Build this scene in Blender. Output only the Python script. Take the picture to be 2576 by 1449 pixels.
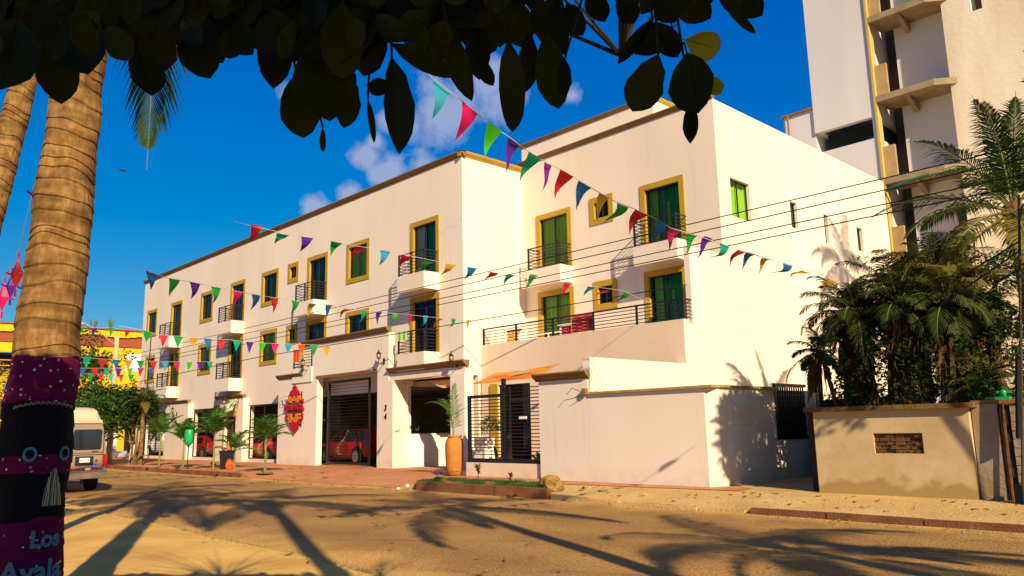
import bpy, bmesh, math, random
from mathutils import Vector, Matrix, noise
R=math.radians; pi=math.pi
for o in list(bpy.data.objects): bpy.data.objects.remove(o)
scn=bpy.context.scene; COL=scn.collection
# ---------------------------------------------------------------- camera
cam=bpy.data.cameras.new('camera'); co=bpy.data.objects.new('camera',cam); COL.objects.link(co); scn.camera=co
YAW,PIT,ROLL=0.80809,0.17546,-0.02096
fw=Vector((-math.sin(YAW)*math.cos(PIT),math.cos(YAW)*math.cos(PIT),math.sin(PIT)))
r0=Vector((math.cos(YAW),math.sin(YAW),0)); u0=r0.cross(fw)
rt=r0*math.cos(ROLL)+u0*math.sin(ROLL); up=rt.cross(fw)
co.matrix_world=Matrix(((rt.x,up.x,-fw.x,0),(rt.y,up.y,-fw.y,0),(rt.z,up.z,-fw.z,1.65),(0,0,0,1)))
cam.sensor_width=36; cam.lens=36*1979.2/2575; cam.clip_start=.05; cam.clip_end=2000
# ---------------------------------------------------------------- sun, sky, exposure
SUN_AZ=-67.0; SUN_EL=30.0     # heading of the light from +Y, elevation
d=Vector((math.sin(R(SUN_AZ))*math.cos(R(SUN_EL)),math.cos(R(SUN_AZ))*math.cos(R(SUN_EL)),-math.sin(R(SUN_EL))))
sl=bpy.data.lights.new('sun','SUN'); sl.energy=4.6; sl.angle=R(.55); sl.color=(1,.80,.56)
so=bpy.data.objects.new('sun',sl); COL.objects.link(so); so.rotation_euler=d.to_track_quat('-Z','Y').to_euler(); so.location=(30,-20,40)
W=bpy.data.worlds.new('World'); scn.world=W; W.use_nodes=True; nt=W.node_tree; nt.nodes.clear()
def N(nt,t,**k):
    n=nt.nodes.new(t)
    for a,b in k.items():
        if a.startswith('i_'): n.inputs[a[2:]].default_value=b
        else: setattr(n,a,b)
    return n
CLOUDS=[]
BUNTING={"a":[[-6.12,4.37,5.47],[-5.78,13.49,3.97],[[-6.11,4.78,5.25,"c"],[-6.09,5.13,5.11,"k"],[-6.08,5.47,4.96,"l"],[-6.07,5.81,4.86,"p"],[-6.06,6.07,4.76,"t"],[-6.05,6.38,4.68,"v"],[-6.04,6.57,4.65,"r"],[-6.03,6.93,4.57,"b"],[-6.01,7.28,4.48,"y"],[-6.0,7.57,4.42,"g"],[-5.99,7.93,4.39,"r"],[-5.97,8.36,4.33,"b"],[-5.96,8.69,4.25,"k"],[-5.95,9.1,4.24,"g"],[-5.93,9.48,4.22,"p"],[-5.92,9.83,4.2,"t"],[-5.9,10.21,4.17,"r"],[-5.89,10.58,4.16,"b"],[-5.87,11.02,4.13,"y"],[-5.86,11.52,4.13,"b"],[-5.84,12.01,4.11,"y"],[-5.82,12.55,4.09,"b"],[-5.8,13.05,4.05,"y"]]],"b":[[-16.05,7.04,6.17],[-14.21,19.48,5.27],[[-15.99,7.43,6.11,"r"],[-15.91,7.98,6.06,"t"],[-15.83,8.55,6.02,"p"],[-15.72,9.25,6.0,"g"],[-15.64,9.82,5.95,"k"],[-15.54,10.5,5.93,"c"],[-15.46,11.03,5.89,"r"],[-15.37,11.66,5.84,"g"],[-15.28,12.28,5.79,"y"],[-15.18,12.93,5.76,"b"],[-15.08,13.59,5.73,"r"],[-15.0,14.13,5.7,"t"],[-14.88,14.94,5.72,"g"],[-14.71,16.14,5.63,"k"],[-14.59,16.91,5.62,"c"],[-14.5,17.5,5.6,"r"],[-14.39,18.31,5.59,"g"]]],"c":[[-16.58,5.32,4.99],[-20.99,18.22,5.43],[[-16.65,5.53,4.98,"b"],[-16.82,6.02,4.91,"g"],[-17.0,6.56,4.92,"p"],[-17.19,7.12,4.91,"g"],[-17.39,7.68,4.9,"k"],[-17.58,8.24,4.9,"b"],[-17.79,8.85,4.91,"r"],[-18.01,9.5,4.93,"g"],[-18.21,10.09,4.93,"y"],[-18.44,10.77,4.97,"b"],[-18.67,11.44,4.99,"r"],[-18.9,12.11,5.02,"t"],[-19.16,12.85,5.06,"p"],[-19.4,13.55,5.1,"l"],[-19.68,14.37,5.16,"k"],[-19.95,15.16,5.2,"c"],[-20.2,15.89,5.25,"o"],[-20.49,16.75,5.3,"g"],[-20.82,17.7,5.37,"y"]]],"d":[[-24.43,7.44,4.81],[-23.63,14.26,4.4],[[-24.35,8.06,4.73,"g"],[-24.3,8.53,4.61,"r"],[-24.25,8.94,4.6,"g"],[-24.2,9.4,4.57,"y"],[-24.14,9.83,4.57,"b"],[-24.1,10.23,4.56,"r"],[-24.04,10.7,4.56,"t"],[-23.99,11.13,4.53,"p"],[-23.95,11.52,4.51,"l"],[-23.9,11.94,4.51,"k"],[-23.85,12.38,4.52,"c"],[-23.79,12.82,4.52,"o"],[-23.74,13.26,4.53,"g"],[-23.69,13.71,4.54,"y"]]],"e":[[-27.99,6.81,4.18],[-29.5,12.54,4.35],[[-28.18,7.53,4.19,"t"],[-28.31,8.03,4.18,"r"],[-28.43,8.51,4.18,"b"],[-28.55,8.95,4.19,"y"],[-28.66,9.38,4.2,"g"],[-28.78,9.84,4.21,"r"],[-28.9,10.29,4.23,"c"],[-29.02,10.75,4.24,"k"],[-29.15,11.24,4.27,"l"],[-29.27,11.69,4.3,"p"],[-29.39,12.13,4.33,"t"]]],"f":[[-31.7,7.37,4.09],[-32.89,11.94,4.33],[[-31.97,8.43,4.13,"b"],[-32.09,8.89,4.15,"r"],[-32.21,9.35,4.18,"t"],[-32.33,9.79,4.19,"p"],[-32.45,10.26,4.21,"l"],[-32.56,10.68,4.27,"k"],[-32.67,11.12,4.27,"b"]]],"g":[[-38.17,9.35,4.34],[-37.92,12.54,4.39],[[-38.08,10.42,4.37,"g"],[-38.05,10.85,4.37,"r"],[-38.02,11.25,4.38,"c"],[-37.99,11.67,4.37,"r"],[-37.96,12.05,4.38,"g"]]],"h":[[-37.88,9.13,6.34],[-37.56,12.39,6.43],[[-37.82,9.8,6.36,"g"],[-37.77,10.33,6.36,"p"],[-37.7,11.02,6.42,"g"],[-37.63,11.67,6.37,"r"]]],"i":[[-28.8,4.83,2.89],[-29.58,6.62,4.18],[[-28.97,5.23,3.39,"t"],[-29.13,5.58,3.34,"c"],[-29.19,5.72,3.39,"g"],[-29.16,5.66,3.1,"r"],[-29.36,6.12,4.1,"r"]]]}
CABLES=[5.81, 5.6, 5.35, 5.18]
LEAVES=[[-2.673,0.456,2.924,-2.699,0.448,2.685,0.204],[-2.771,0.571,2.936,-2.776,0.625,2.735,0.129],[-2.602,0.602,2.961,-2.563,0.66,2.753,0.17],[-2.606,0.791,2.918,-2.595,0.838,2.75,0.117],[-2.993,0.53,3.129,-3.038,0.556,2.915,0.193],[-2.571,0.843,3.023,-2.624,0.865,2.856,0.134],[-2.606,0.959,3.125,-2.539,1.003,2.857,0.173],[-3.008,0.84,3.268,-2.993,0.889,3.084,0.173],[-2.403,1.034,2.95,-2.329,1.071,2.878,0.067],[-2.396,1.169,3.069,-2.409,1.184,2.831,0.118],[-2.287,1.201,2.833,-2.311,1.246,2.63,0.139],[-2.15,1.203,2.924,-2.151,1.254,2.649,0.194],[-2.221,1.268,2.646,-2.268,1.298,2.583,0.021],[-2.045,1.26,2.765,-2.112,1.287,2.612,0.079],[-2.193,1.424,2.78,-2.192,1.455,2.631,0.025],[-2.248,1.459,2.861,-2.153,1.479,2.824,0.067],[-1.932,1.341,2.804,-1.926,1.379,2.508,0.098],[-2.079,1.443,2.949,-1.951,1.629,2.837,0.075],[-1.743,1.407,2.886,-1.725,1.488,2.641,0.072],[-1.826,1.611,2.994,-1.849,1.638,2.788,0.083],[-1.715,1.645,2.89,-1.772,1.726,2.612,0.099],[-1.821,1.85,3.033,-1.88,1.885,2.835,0.073],[-1.621,1.723,2.894,-1.626,1.777,2.663,0.114],[-1.751,1.977,3.159,-1.721,2.018,3.04,0.086],[-1.701,2.43,3.241,-1.816,2.332,3.051,0.054],[-1.603,2.101,3.158,-1.589,2.151,3.074,0.087],[-1.713,2.584,3.266,-1.808,2.455,3.157,0.14],[-1.297,2.031,2.859,-1.253,2.149,2.852,0.096],[-1.352,1.953,2.8,-1.474,1.97,2.651,0.121],[-1.27,1.991,2.788,-1.256,2.028,2.593,0.148],[-1.382,2.171,2.708,-1.38,2.147,2.553,0.051],[-1.283,2.099,2.746,-1.242,2.124,2.675,0.061],[-1.698,2.58,3.437,-1.621,2.729,3.313,0.133],[-1.486,2.595,3.314,-1.438,2.759,3.182,0.041],[-1.702,2.033,3.206,-1.677,2.097,3.097,0.09],[-1.337,1.962,3.016,-1.305,1.994,2.904,0.089],[-1.778,2.44,3.4,-1.827,2.389,3.287,0.089],[-1.554,1.718,3.002,-1.595,1.691,2.873,0.089],[-1.794,1.655,3.069,-1.834,1.725,2.936,0.108],[-1.835,1.532,3.012,-1.956,1.543,2.878,0.106],[-2.209,1.668,3.222,-2.19,1.69,2.989,0.134],[-2.099,1.382,3.053,-2.153,1.389,2.843,0.134],[-1.959,1.175,2.943,-2.037,1.227,2.739,0.135],[-2.896,1.289,3.409,-2.908,1.269,3.195,0.163],[-2.323,1.205,3.111,-2.391,1.217,2.919,0.137],[-2.678,1.1,3.24,-2.709,1.12,3.085,0.133],[-2.807,0.706,3.146,-2.823,0.76,2.991,0.151],[-2.48,0.847,3.057,-2.527,0.859,2.925,0.129],[-1.973,1.944,3.258,-2.033,2.018,3.11,0.123],[-1.796,1.849,3.145,-1.711,1.913,2.936,0.113],[-1.432,2.045,2.975,-1.393,2.115,2.854,0.093],[-2.733,1.356,3.107,-2.734,1.307,2.988,0.094],[-1.58,1.765,2.81,-1.551,1.723,2.666,0.051],[-2.245,1.934,3.164,-2.237,2.055,3.035,0.065],[-3.481,2.184,3.905,-3.54,2.211,3.754,0.12],[-2.724,2.009,3.641,-2.668,1.981,3.441,0.136],[-2.677,1.036,3.178,-2.775,1.053,3.023,0.131],[-3.177,0.366,3.136,-3.244,0.307,2.956,0.147],[-4.499,1.187,4.642,-4.44,1.188,4.435,0.137],[-3.196,2.335,4.239,-3.143,2.332,3.973,0.153],[-3.606,0.718,3.879,-3.643,0.64,3.654,0.152],[-3.444,0.641,3.878,-3.554,0.683,3.729,0.143],[-4.049,0.422,3.964,-4.084,0.435,3.749,0.105],[-4.302,1.01,3.846,-4.318,1.087,3.627,0.141],[-3.04,1.434,3.909,-3.133,1.331,3.71,0.152],[-2.274,1.432,3.303,-2.265,1.46,3.071,0.14],[-4.507,0.732,4.579,-4.543,0.834,4.496,0.122],[-2.443,1.089,3.411,-2.571,1.117,3.278,0.111],[-2.224,1.131,3.333,-2.282,1.226,3.241,0.15],[-2.3,1.482,3.206,-2.417,1.396,3.06,0.134],[-2.051,1.619,3.209,-2.201,1.546,3.081,0.145],[-3.886,1.878,4.01,-3.883,1.953,3.843,0.154],[-2.66,1.466,3.728,-2.7,1.603,3.601,0.154],[-3.033,0.976,3.625,-3.025,0.896,3.409,0.111],[-3.006,1.269,3.514,-3.09,1.273,3.295,0.109],[-4.995,0.722,3.901,-5.075,0.623,3.745,0.105],[-4.457,1.036,4.559,-4.507,0.933,4.351,0.114],[-4.261,1.137,3.794,-4.213,1.245,3.621,0.158],[-2.859,0.685,3.324,-2.779,0.752,3.176,0.107],[-4.933,0.693,3.925,-4.958,0.78,3.747,0.139],[-2.681,2.161,3.607,-2.794,2.154,3.43,0.133],[-3.225,1.253,4.056,-3.241,1.183,3.883,0.152],[-4.42,1.034,4.363,-4.457,1.009,4.178,0.125],[-5.153,0.64,4.037,-5.006,0.73,3.89,0.151],[-2.703,1.796,3.981,-2.696,1.776,3.73,0.15],[-3.111,2.674,4.176,-3.264,2.642,4.074,0.15],[-3.822,1.727,4.672,-3.895,1.734,4.517,0.154],[-2.664,1.229,3.821,-2.756,1.232,3.62,0.118],[-3.156,2.341,4.111,-3.198,2.458,3.931,0.153],[-3.105,1.6,3.686,-3.14,1.585,3.437,0.105],[-3.108,1.744,3.923,-3.09,1.728,3.717,0.104],[-2.255,1.41,3.192,-2.392,1.412,2.998,0.131],[-4.426,0.491,3.708,-4.522,0.492,3.582,0.102],[-4.006,1.486,4.614,-4.055,1.572,4.443,0.118],[-3.318,1.052,3.638,-3.269,1.214,3.499,0.152],[-4.058,1.068,3.91,-4.074,1.006,3.709,0.101],[-3.094,2.267,3.752,-3.087,2.353,3.591,0.151],[-3.622,0.997,3.745,-3.549,1.046,3.579,0.117],[-1.985,1.515,3.541,-2.034,1.431,3.285,0.106],[-4.638,1.008,3.906,-4.618,0.973,3.683,0.12],[-2.921,1.064,3.285,-2.789,1.146,3.059,0.158],[-4.455,1.158,4.253,-4.575,1.164,4.14,0.111],[-2.377,1.336,3.718,-2.371,1.26,3.506,0.119],[-3.335,0.941,3.451,-3.328,0.919,3.186,0.113],[-3.287,2.662,3.978,-3.399,2.692,3.868,0.142],[-2.549,1.337,3.229,-2.49,1.425,3.099,0.133],[-3.819,1.6,4.344,-3.821,1.526,4.09,0.109],[-3.092,0.652,3.624,-3.103,0.651,3.401,0.122],[-2.741,1.532,3.387,-2.637,1.616,3.155,0.102],[-4.767,0.976,4.053,-4.743,0.924,3.827,0.118],[-2.725,1.541,3.731,-2.645,1.627,3.558,0.127],[-4.331,0.707,4.518,-4.33,0.651,4.3,0.118],[-4.097,1.794,4.001,-4.06,1.797,3.774,0.137],[-2.31,1.079,3.182,-2.436,1.072,3.037,0.108],[-3.861,0.461,3.991,-3.867,0.532,3.841,0.11],[-4.474,1.302,4.208,-4.468,1.303,3.95,0.12],[-3.892,1.63,4.208,-3.881,1.675,4.041,0.107],[-2.148,1.564,3.331,-2.293,1.476,3.197,0.103],[-3.505,2.325,3.982,-3.441,2.462,3.825,0.133],[-4.371,1.018,4.674,-4.382,1.042,4.501,0.117],[-2.672,1.454,3.279,-2.685,1.345,3.085,0.132],[-2.653,1.85,3.481,-2.584,1.933,3.355,0.155],[-4.337,1.112,3.9,-4.523,1.061,3.822,0.155],[-2.143,1.855,3.916,-2.047,1.969,3.775,0.106],[-3.103,1.552,3.692,-3.192,1.56,3.517,0.104],[-3.848,1.316,4.451,-3.758,1.405,4.29,0.117],[-2.369,1.071,3.516,-2.377,1.031,3.246,0.146],[-2.962,1.253,3.696,-2.943,1.333,3.493,0.132],[-3.683,0.857,3.712,-3.637,0.962,3.54,0.135],[-3.469,1.525,4.289,-3.677,1.466,4.192,0.127],[-3.153,0.876,3.714,-3.079,0.92,3.51,0.129],[-3.248,0.826,3.691,-3.381,0.822,3.506,0.12],[-3.461,2.338,4.717,-3.334,2.372,4.535,0.152],[-3.487,0.379,3.402,-3.628,0.4,3.279,0.124],[-3.278,0.743,3.613,-3.4,0.729,3.5,0.106],[-3.82,0.468,4.119,-3.964,0.368,3.983,0.158],[-2.554,0.728,3.302,-2.667,0.722,3.158,0.134],[-3.787,1.472,3.736,-3.719,1.479,3.513,0.123],[-2.943,0.597,3.661,-2.967,0.68,3.513,0.145],[-3.221,2.345,4.456,-3.343,2.372,4.328,0.106],[-3.134,2.412,3.882,-3.252,2.309,3.73,0.143],[-3.317,2.399,4.258,-3.34,2.376,4.068,0.102],[-2.3,1.661,3.418,-2.351,1.643,3.256,0.153],[-4.198,1.23,4.308,-4.274,1.288,4.19,0.101],[-3.403,1.873,3.867,-3.359,1.868,3.656,0.122],[-4.032,0.984,3.84,-4.137,1.007,3.632,0.147],[-2.354,1.945,3.353,-2.469,1.939,3.197,0.147],[-2.303,1.719,3.366,-2.322,1.666,3.138,0.139],[-4.545,0.836,4.721,-4.551,0.744,4.532,0.149],[-3.346,2.05,4.518,-3.404,1.974,4.316,0.103],[-4.306,0.576,4.052,-4.438,0.557,3.928,0.104],[-2.551,1.209,3.647,-2.408,1.323,3.465,0.101],[-3.449,1.299,4.028,-3.573,1.335,3.864,0.12],[-2.353,1.155,3.549,-2.288,1.234,3.322,0.143],[-2.293,1.654,3.59,-2.233,1.731,3.406,0.104],[-3.263,2.263,4.101,-3.426,2.224,3.962,0.142],[-2.695,0.931,3.156,-2.721,0.848,2.999,0.127],[-2.502,1.771,3.636,-2.564,1.682,3.443,0.138],[-3.744,0.884,4.291,-3.702,0.93,4.038,0.156],[-3.415,2.228,4.651,-3.548,2.193,4.465,0.123],[-2.681,1.138,3.344,-2.748,1.136,3.123,0.104],[-2.761,0.714,3.581,-2.733,0.736,3.356,0.15],[-2.953,1.802,4.148,-3.1,1.794,4.049,0.1],[-3.454,1.118,3.734,-3.362,1.222,3.525,0.143],[-3.125,0.641,3.191,-3.217,0.54,3.022,0.102],[-3.853,0.824,3.687,-3.797,0.836,3.492,0.122],[-2.989,1.208,3.404,-3.04,1.265,3.191,0.145],[-2.193,1.42,3.349,-2.198,1.531,3.184,0.154],[-3.283,2.522,4.384,-3.283,2.529,4.211,0.133],[-3.156,1.478,3.735,-3.09,1.552,3.583,0.111],[-2.938,0.807,3.344,-2.973,0.864,3.172,0.118],[-2.717,0.662,3.301,-2.698,0.615,3.054,0.153],[-3.819,0.782,3.576,-3.806,0.901,3.482,0.146],[-3.68,0.584,4.06,-3.718,0.548,3.871,0.122],[-3.109,1.388,3.86,-3.08,1.537,3.698,0.143],[-3.01,2.341,4.23,-3.042,2.418,4.106,0.109],[-2.344,1.136,3.276,-2.493,1.117,3.123,0.102],[-3.763,2.007,4.591,-3.808,1.971,4.441,0.13],[-2.037,1.71,3.138,-2.001,1.863,3.036,0.147],[-3.933,1.716,3.878,-3.986,1.64,3.678,0.144],[-2.191,1.24,3.032,-2.103,1.305,2.856,0.123],[-3.499,0.471,3.478,-3.522,0.508,3.327,0.106],[-2.122,1.492,3.497,-2.265,1.453,3.386,0.131],[-4.089,1.47,3.893,-3.996,1.552,3.708,0.121],[-3.707,0.928,3.745,-3.792,0.988,3.576,0.142],[-4.472,1.167,4.163,-4.543,1.147,3.991,0.145],[-3.297,0.921,3.793,-3.327,0.906,3.554,0.113],[-3.896,1.849,4.247,-4.001,1.759,4.115,0.139],[-3.957,1.564,4.167,-4.012,1.642,3.971,0.145],[-2.198,1.611,3.615,-2.288,1.545,3.498,0.109],[-3.494,0.828,3.627,-3.531,0.947,3.523,0.105],[-2.997,1.191,3.652,-2.921,1.272,3.482,0.133],[-3.394,1.466,3.97,-3.338,1.475,3.736,0.139],[-3.571,1.19,3.599,-3.541,1.293,3.468,0.149],[-2.594,1.315,3.433,-2.718,1.214,3.249,0.138],[-3.939,0.63,4.251,-3.954,0.728,4.147,0.109],[-3.796,1.976,3.937,-3.936,1.98,3.759,0.102],[-3.67,1.454,4.261,-3.628,1.474,4.012,0.11],[-3.11,0.441,3.199,-3.104,0.385,3.024,0.159],[-3.269,0.457,3.388,-3.342,0.381,3.202,0.138],[-3.309,1.205,4.083,-3.455,1.125,3.91,0.158],[-3.815,1.932,4.825,-3.77,2.09,4.724,0.15],[-2.678,0.806,3.173,-2.824,0.818,3.023,0.133],[-2.791,1.75,4.139,-2.849,1.83,3.985,0.129],[-2.053,2.783,3.966,-2.155,2.819,3.83,0.121],[-1.508,2.371,3.63,-1.662,2.342,3.549,0.144],[-2.2,2.24,3.959,-2.296,2.237,3.834,0.14],[-1.345,2.334,3.621,-1.341,2.319,3.386,0.134],[-2.101,1.94,3.469,-2.017,2.022,3.265,0.147],[-2.506,3.368,4.235,-2.582,3.309,4.102,0.117],[-1.246,2.281,3.384,-1.381,2.251,3.275,0.129],[-1.322,2.509,3.582,-1.335,2.598,3.447,0.112],[-2.034,2.562,3.909,-2.216,2.515,3.803,0.101],[-2.453,2.24,3.849,-2.509,2.278,3.661,0.124],[-2.246,3.09,4.064,-2.176,3.101,3.806,0.126],[-2.732,2.532,4.45,-2.793,2.6,4.332,0.158],[-1.811,2.978,4.131,-1.859,2.925,3.948,0.15],[-1.907,3.539,4.324,-1.89,3.69,4.236,0.114],[-1.895,1.922,3.558,-1.93,1.863,3.364,0.145],[-1.401,2.034,3.255,-1.48,1.949,3.102,0.159],[-2.585,2.523,3.926,-2.654,2.463,3.693,0.126],[-2.104,3.339,4.026,-2.124,3.271,3.783,0.15],[-2.103,2.772,4.112,-2.056,2.869,3.98,0.113],[-2.703,2.676,4.574,-2.647,2.682,4.36,0.136],[-1.277,2.069,3.394,-1.383,2.068,3.292,0.105],[-1.374,2.202,3.504,-1.39,2.352,3.345,0.142],[-2.053,2.776,4.0,-2.065,2.739,3.729,0.16],[-1.347,2.049,3.219,-1.338,2.04,3.025,0.136],[-1.534,1.94,3.48,-1.452,2.068,3.326,0.135],[-1.977,3.268,4.403,-1.999,3.335,4.212,0.147],[-1.3,2.394,3.399,-1.224,2.501,3.229,0.142],[-2.65,2.581,4.266,-2.594,2.593,3.988,0.122],[-1.526,2.75,3.458,-1.458,2.876,3.324,0.126],[-1.817,3.675,4.094,-1.971,3.636,3.939,0.13],[-2.298,3.442,4.076,-2.41,3.341,3.915,0.123],[-1.713,3.395,3.97,-1.771,3.329,3.814,0.158],[-2.223,3.402,4.45,-2.237,3.401,4.236,0.126],[-2.055,3.415,4.491,-2.145,3.409,4.277,0.16],[-1.379,2.329,3.36,-1.436,2.384,3.159,0.117],[-1.699,2.91,3.767,-1.73,2.939,3.596,0.158],[-2.162,1.921,3.905,-2.103,2.04,3.705,0.151],[-1.675,1.774,3.42,-1.598,1.827,3.208,0.134],[-1.738,2.209,3.45,-1.726,2.344,3.27,0.121],[-2.428,3.354,4.526,-2.515,3.363,4.365,0.13],[-2.15,2.426,4.163,-2.304,2.414,4.019,0.148],[-2.529,2.493,3.902,-2.415,2.597,3.722,0.121],[-2.778,2.607,4.011,-2.884,2.664,3.866,0.156],[-1.614,2.588,3.579,-1.728,2.552,3.457,0.146],[-2.072,3.254,4.274,-1.981,3.348,4.071,0.151],[-2.315,2.197,4.033,-2.42,2.256,3.869,0.117],[-2.007,2.568,4.152,-1.96,2.578,3.876,0.152],[-1.923,3.71,4.337,-1.945,3.718,4.138,0.115],[-2.218,2.282,3.914,-2.09,2.359,3.707,0.122],[-1.36,2.476,3.389,-1.353,2.58,3.191,0.156],[-1.756,1.769,3.459,-1.788,1.767,3.257,0.144],[-1.495,2.23,3.398,-1.537,2.136,3.218,0.154],[-2.018,3.588,4.08,-2.05,3.706,3.886,0.141],[-2.583,2.067,4.03,-2.608,2.197,3.896,0.116],[-1.348,2.786,3.812,-1.396,2.663,3.579,0.135],[-1.954,2.915,4.146,-1.867,2.972,3.98,0.134],[-1.738,2.151,3.588,-1.637,2.214,3.387,0.149],[-2.014,2.688,4.013,-2.085,2.582,3.87,0.151],[-1.869,3.155,4.344,-1.809,3.255,4.183,0.108],[-2.204,2.719,3.981,-2.319,2.638,3.832,0.134],[-2.061,3.085,4.25,-2.233,3.064,4.149,0.108],[-1.184,2.23,3.265,-1.211,2.206,3.096,0.159],[-1.647,3.256,3.959,-1.736,3.341,3.817,0.12],[-1.715,2.017,3.508,-1.618,2.066,3.344,0.136],[-1.31,2.686,3.601,-1.39,2.542,3.44,0.124]]
CLOUDS=[[-0.7906, 0.5114, 0.3367, 0.0227], [-0.7798, 0.5425, 0.3124, 0.0303], [-0.7555, 0.5703, 0.3225, 0.0253], [-0.8404, 0.4704, 0.2693, 0.0227], [-0.8148, 0.5048, 0.2851, 0.0202], [-0.7121, 0.5803, 0.3953, 0.0657], [-0.6711, 0.61, 0.4213, 0.0455], [-0.6654, 0.6307, 0.3994, 0.0404], [-0.6041, 0.6874, 0.4031, 0.0202], [-0.7637, 0.5248, 0.3759, 0.0253], [-0.8185, 0.4178, 0.3944, 0.0202], [-0.748, 0.5464, 0.3767, 0.0253], [-0.7812, 0.5165, 0.3506, 0.0177], [-0.745, 0.5381, 0.3942, 0.0227]]

out=N(nt,'ShaderNodeOutputWorld'); bg=N(nt,'ShaderNodeBackground')
sky=N(nt,'ShaderNodeTexSky'); sky.sky_type='NISHITA'; sky.sun_disc=False
sky.sun_elevation=R(SUN_EL); sky.sun_rotation=math.atan2(-d.x,-d.y); sky.air_density=1.0; sky.dust_density=.3; sky.ozone_density=2.0
hs=N(nt,'ShaderNodeHueSaturation'); hs.inputs['Saturation'].default_value=1.42; hs.inputs['Value'].default_value=.92
nt.links.new(sky.outputs[0],hs.inputs['Color'])
sp=N(nt,'ShaderNodeSeparateColor'); nt.links.new(hs.outputs[0],sp.inputs[0]); cb=N(nt,'ShaderNodeCombineColor')
def chan(i,p,k,off=0):
    a=N(nt,'ShaderNodeMath',operation='SUBTRACT'); nt.links.new(sp.outputs[i],a.inputs[0]); a.inputs[1].default_value=off
    m=N(nt,'ShaderNodeMath',operation='MAXIMUM'); nt.links.new(a.outputs[0],m.inputs[0]); m.inputs[1].default_value=0.0
    q=N(nt,'ShaderNodeMath',operation='POWER'); nt.links.new(m.outputs[0],q.inputs[0]); q.inputs[1].default_value=p
    r=N(nt,'ShaderNodeMath',operation='MULTIPLY'); nt.links.new(q.outputs[0],r.inputs[0]); r.inputs[1].default_value=k; nt.links.new(r.outputs[0],cb.inputs[i])
chan(0,1,.40,.9); chan(1,.81,.83); chan(2,.37,2.7)
tc=N(nt,'ShaderNodeTexCoord'); nrm=N(nt,'ShaderNodeVectorMath',operation='NORMALIZE'); nt.links.new(tc.outputs['Generated'],nrm.inputs[0])
nz=N(nt,'ShaderNodeTexNoise'); nz.inputs['Scale'].default_value=17; nz.inputs['Detail'].default_value=9; nz.inputs['Roughness'].default_value=.62; nt.links.new(nrm.outputs[0],nz.inputs[0])
acc=None
for (x,y,z,r_) in CLOUDS:
    dt=N(nt,'ShaderNodeVectorMath',operation='DISTANCE'); dt.inputs[1].default_value=(x,y,z); nt.links.new(nrm.outputs[0],dt.inputs[0])
    mr=N(nt,'ShaderNodeMapRange'); mr.inputs[1].default_value=r_*1.9; mr.inputs[2].default_value=0; mr.inputs[3].default_value=0; mr.inputs[4].default_value=1
    nt.links.new(dt.outputs['Value'],mr.inputs[0])
    if acc is None: acc=mr.outputs[0]
    else:
        mx=N(nt,'ShaderNodeMath',operation='MAXIMUM'); nt.links.new(acc,mx.inputs[0]); nt.links.new(mr.outputs[0],mx.inputs[1]); acc=mx.outputs[0]
ad=N(nt,'ShaderNodeMath',operation='MULTIPLY_ADD'); ad.inputs[1].default_value=.75; nt.links.new(acc,ad.inputs[0]); nt.links.new(nz.outputs[0],ad.inputs[2])
m2=N(nt,'ShaderNodeMapRange'); m2.inputs[1].default_value=.93; m2.inputs[2].default_value=1.16; nt.links.new(ad.outputs[0],m2.inputs[0])
gt=N(nt,'ShaderNodeMath',operation='GREATER_THAN'); gt.inputs[1].default_value=.02; nt.links.new(acc,gt.inputs[0])
m3=N(nt,'ShaderNodeMath',operation='MULTIPLY'); nt.links.new(m2.outputs[0],m3.inputs[0]); nt.links.new(gt.outputs[0],m3.inputs[1])
m4=N(nt,'ShaderNodeMath',operation='MULTIPLY'); m4.inputs[1].default_value=.72; nt.links.new(m3.outputs[0],m4.inputs[0])
mix=N(nt,'ShaderNodeMix',data_type='RGBA'); nt.links.new(m4.outputs[0],mix.inputs[0]); nt.links.new(cb.outputs[0],mix.inputs[6]); mix.inputs[7].default_value=(3.6,4.0,5.6,1)
nt.links.new(mix.outputs[2],bg.inputs[0]); bg.inputs[1].default_value=.069; nt.links.new(bg.outputs[0],out.inputs[0])
vs=scn.view_settings; vs.view_transform='Standard'; vs.look='None'; vs.exposure=.80; vs.gamma=1; vs.use_curve_mapping=False
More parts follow.
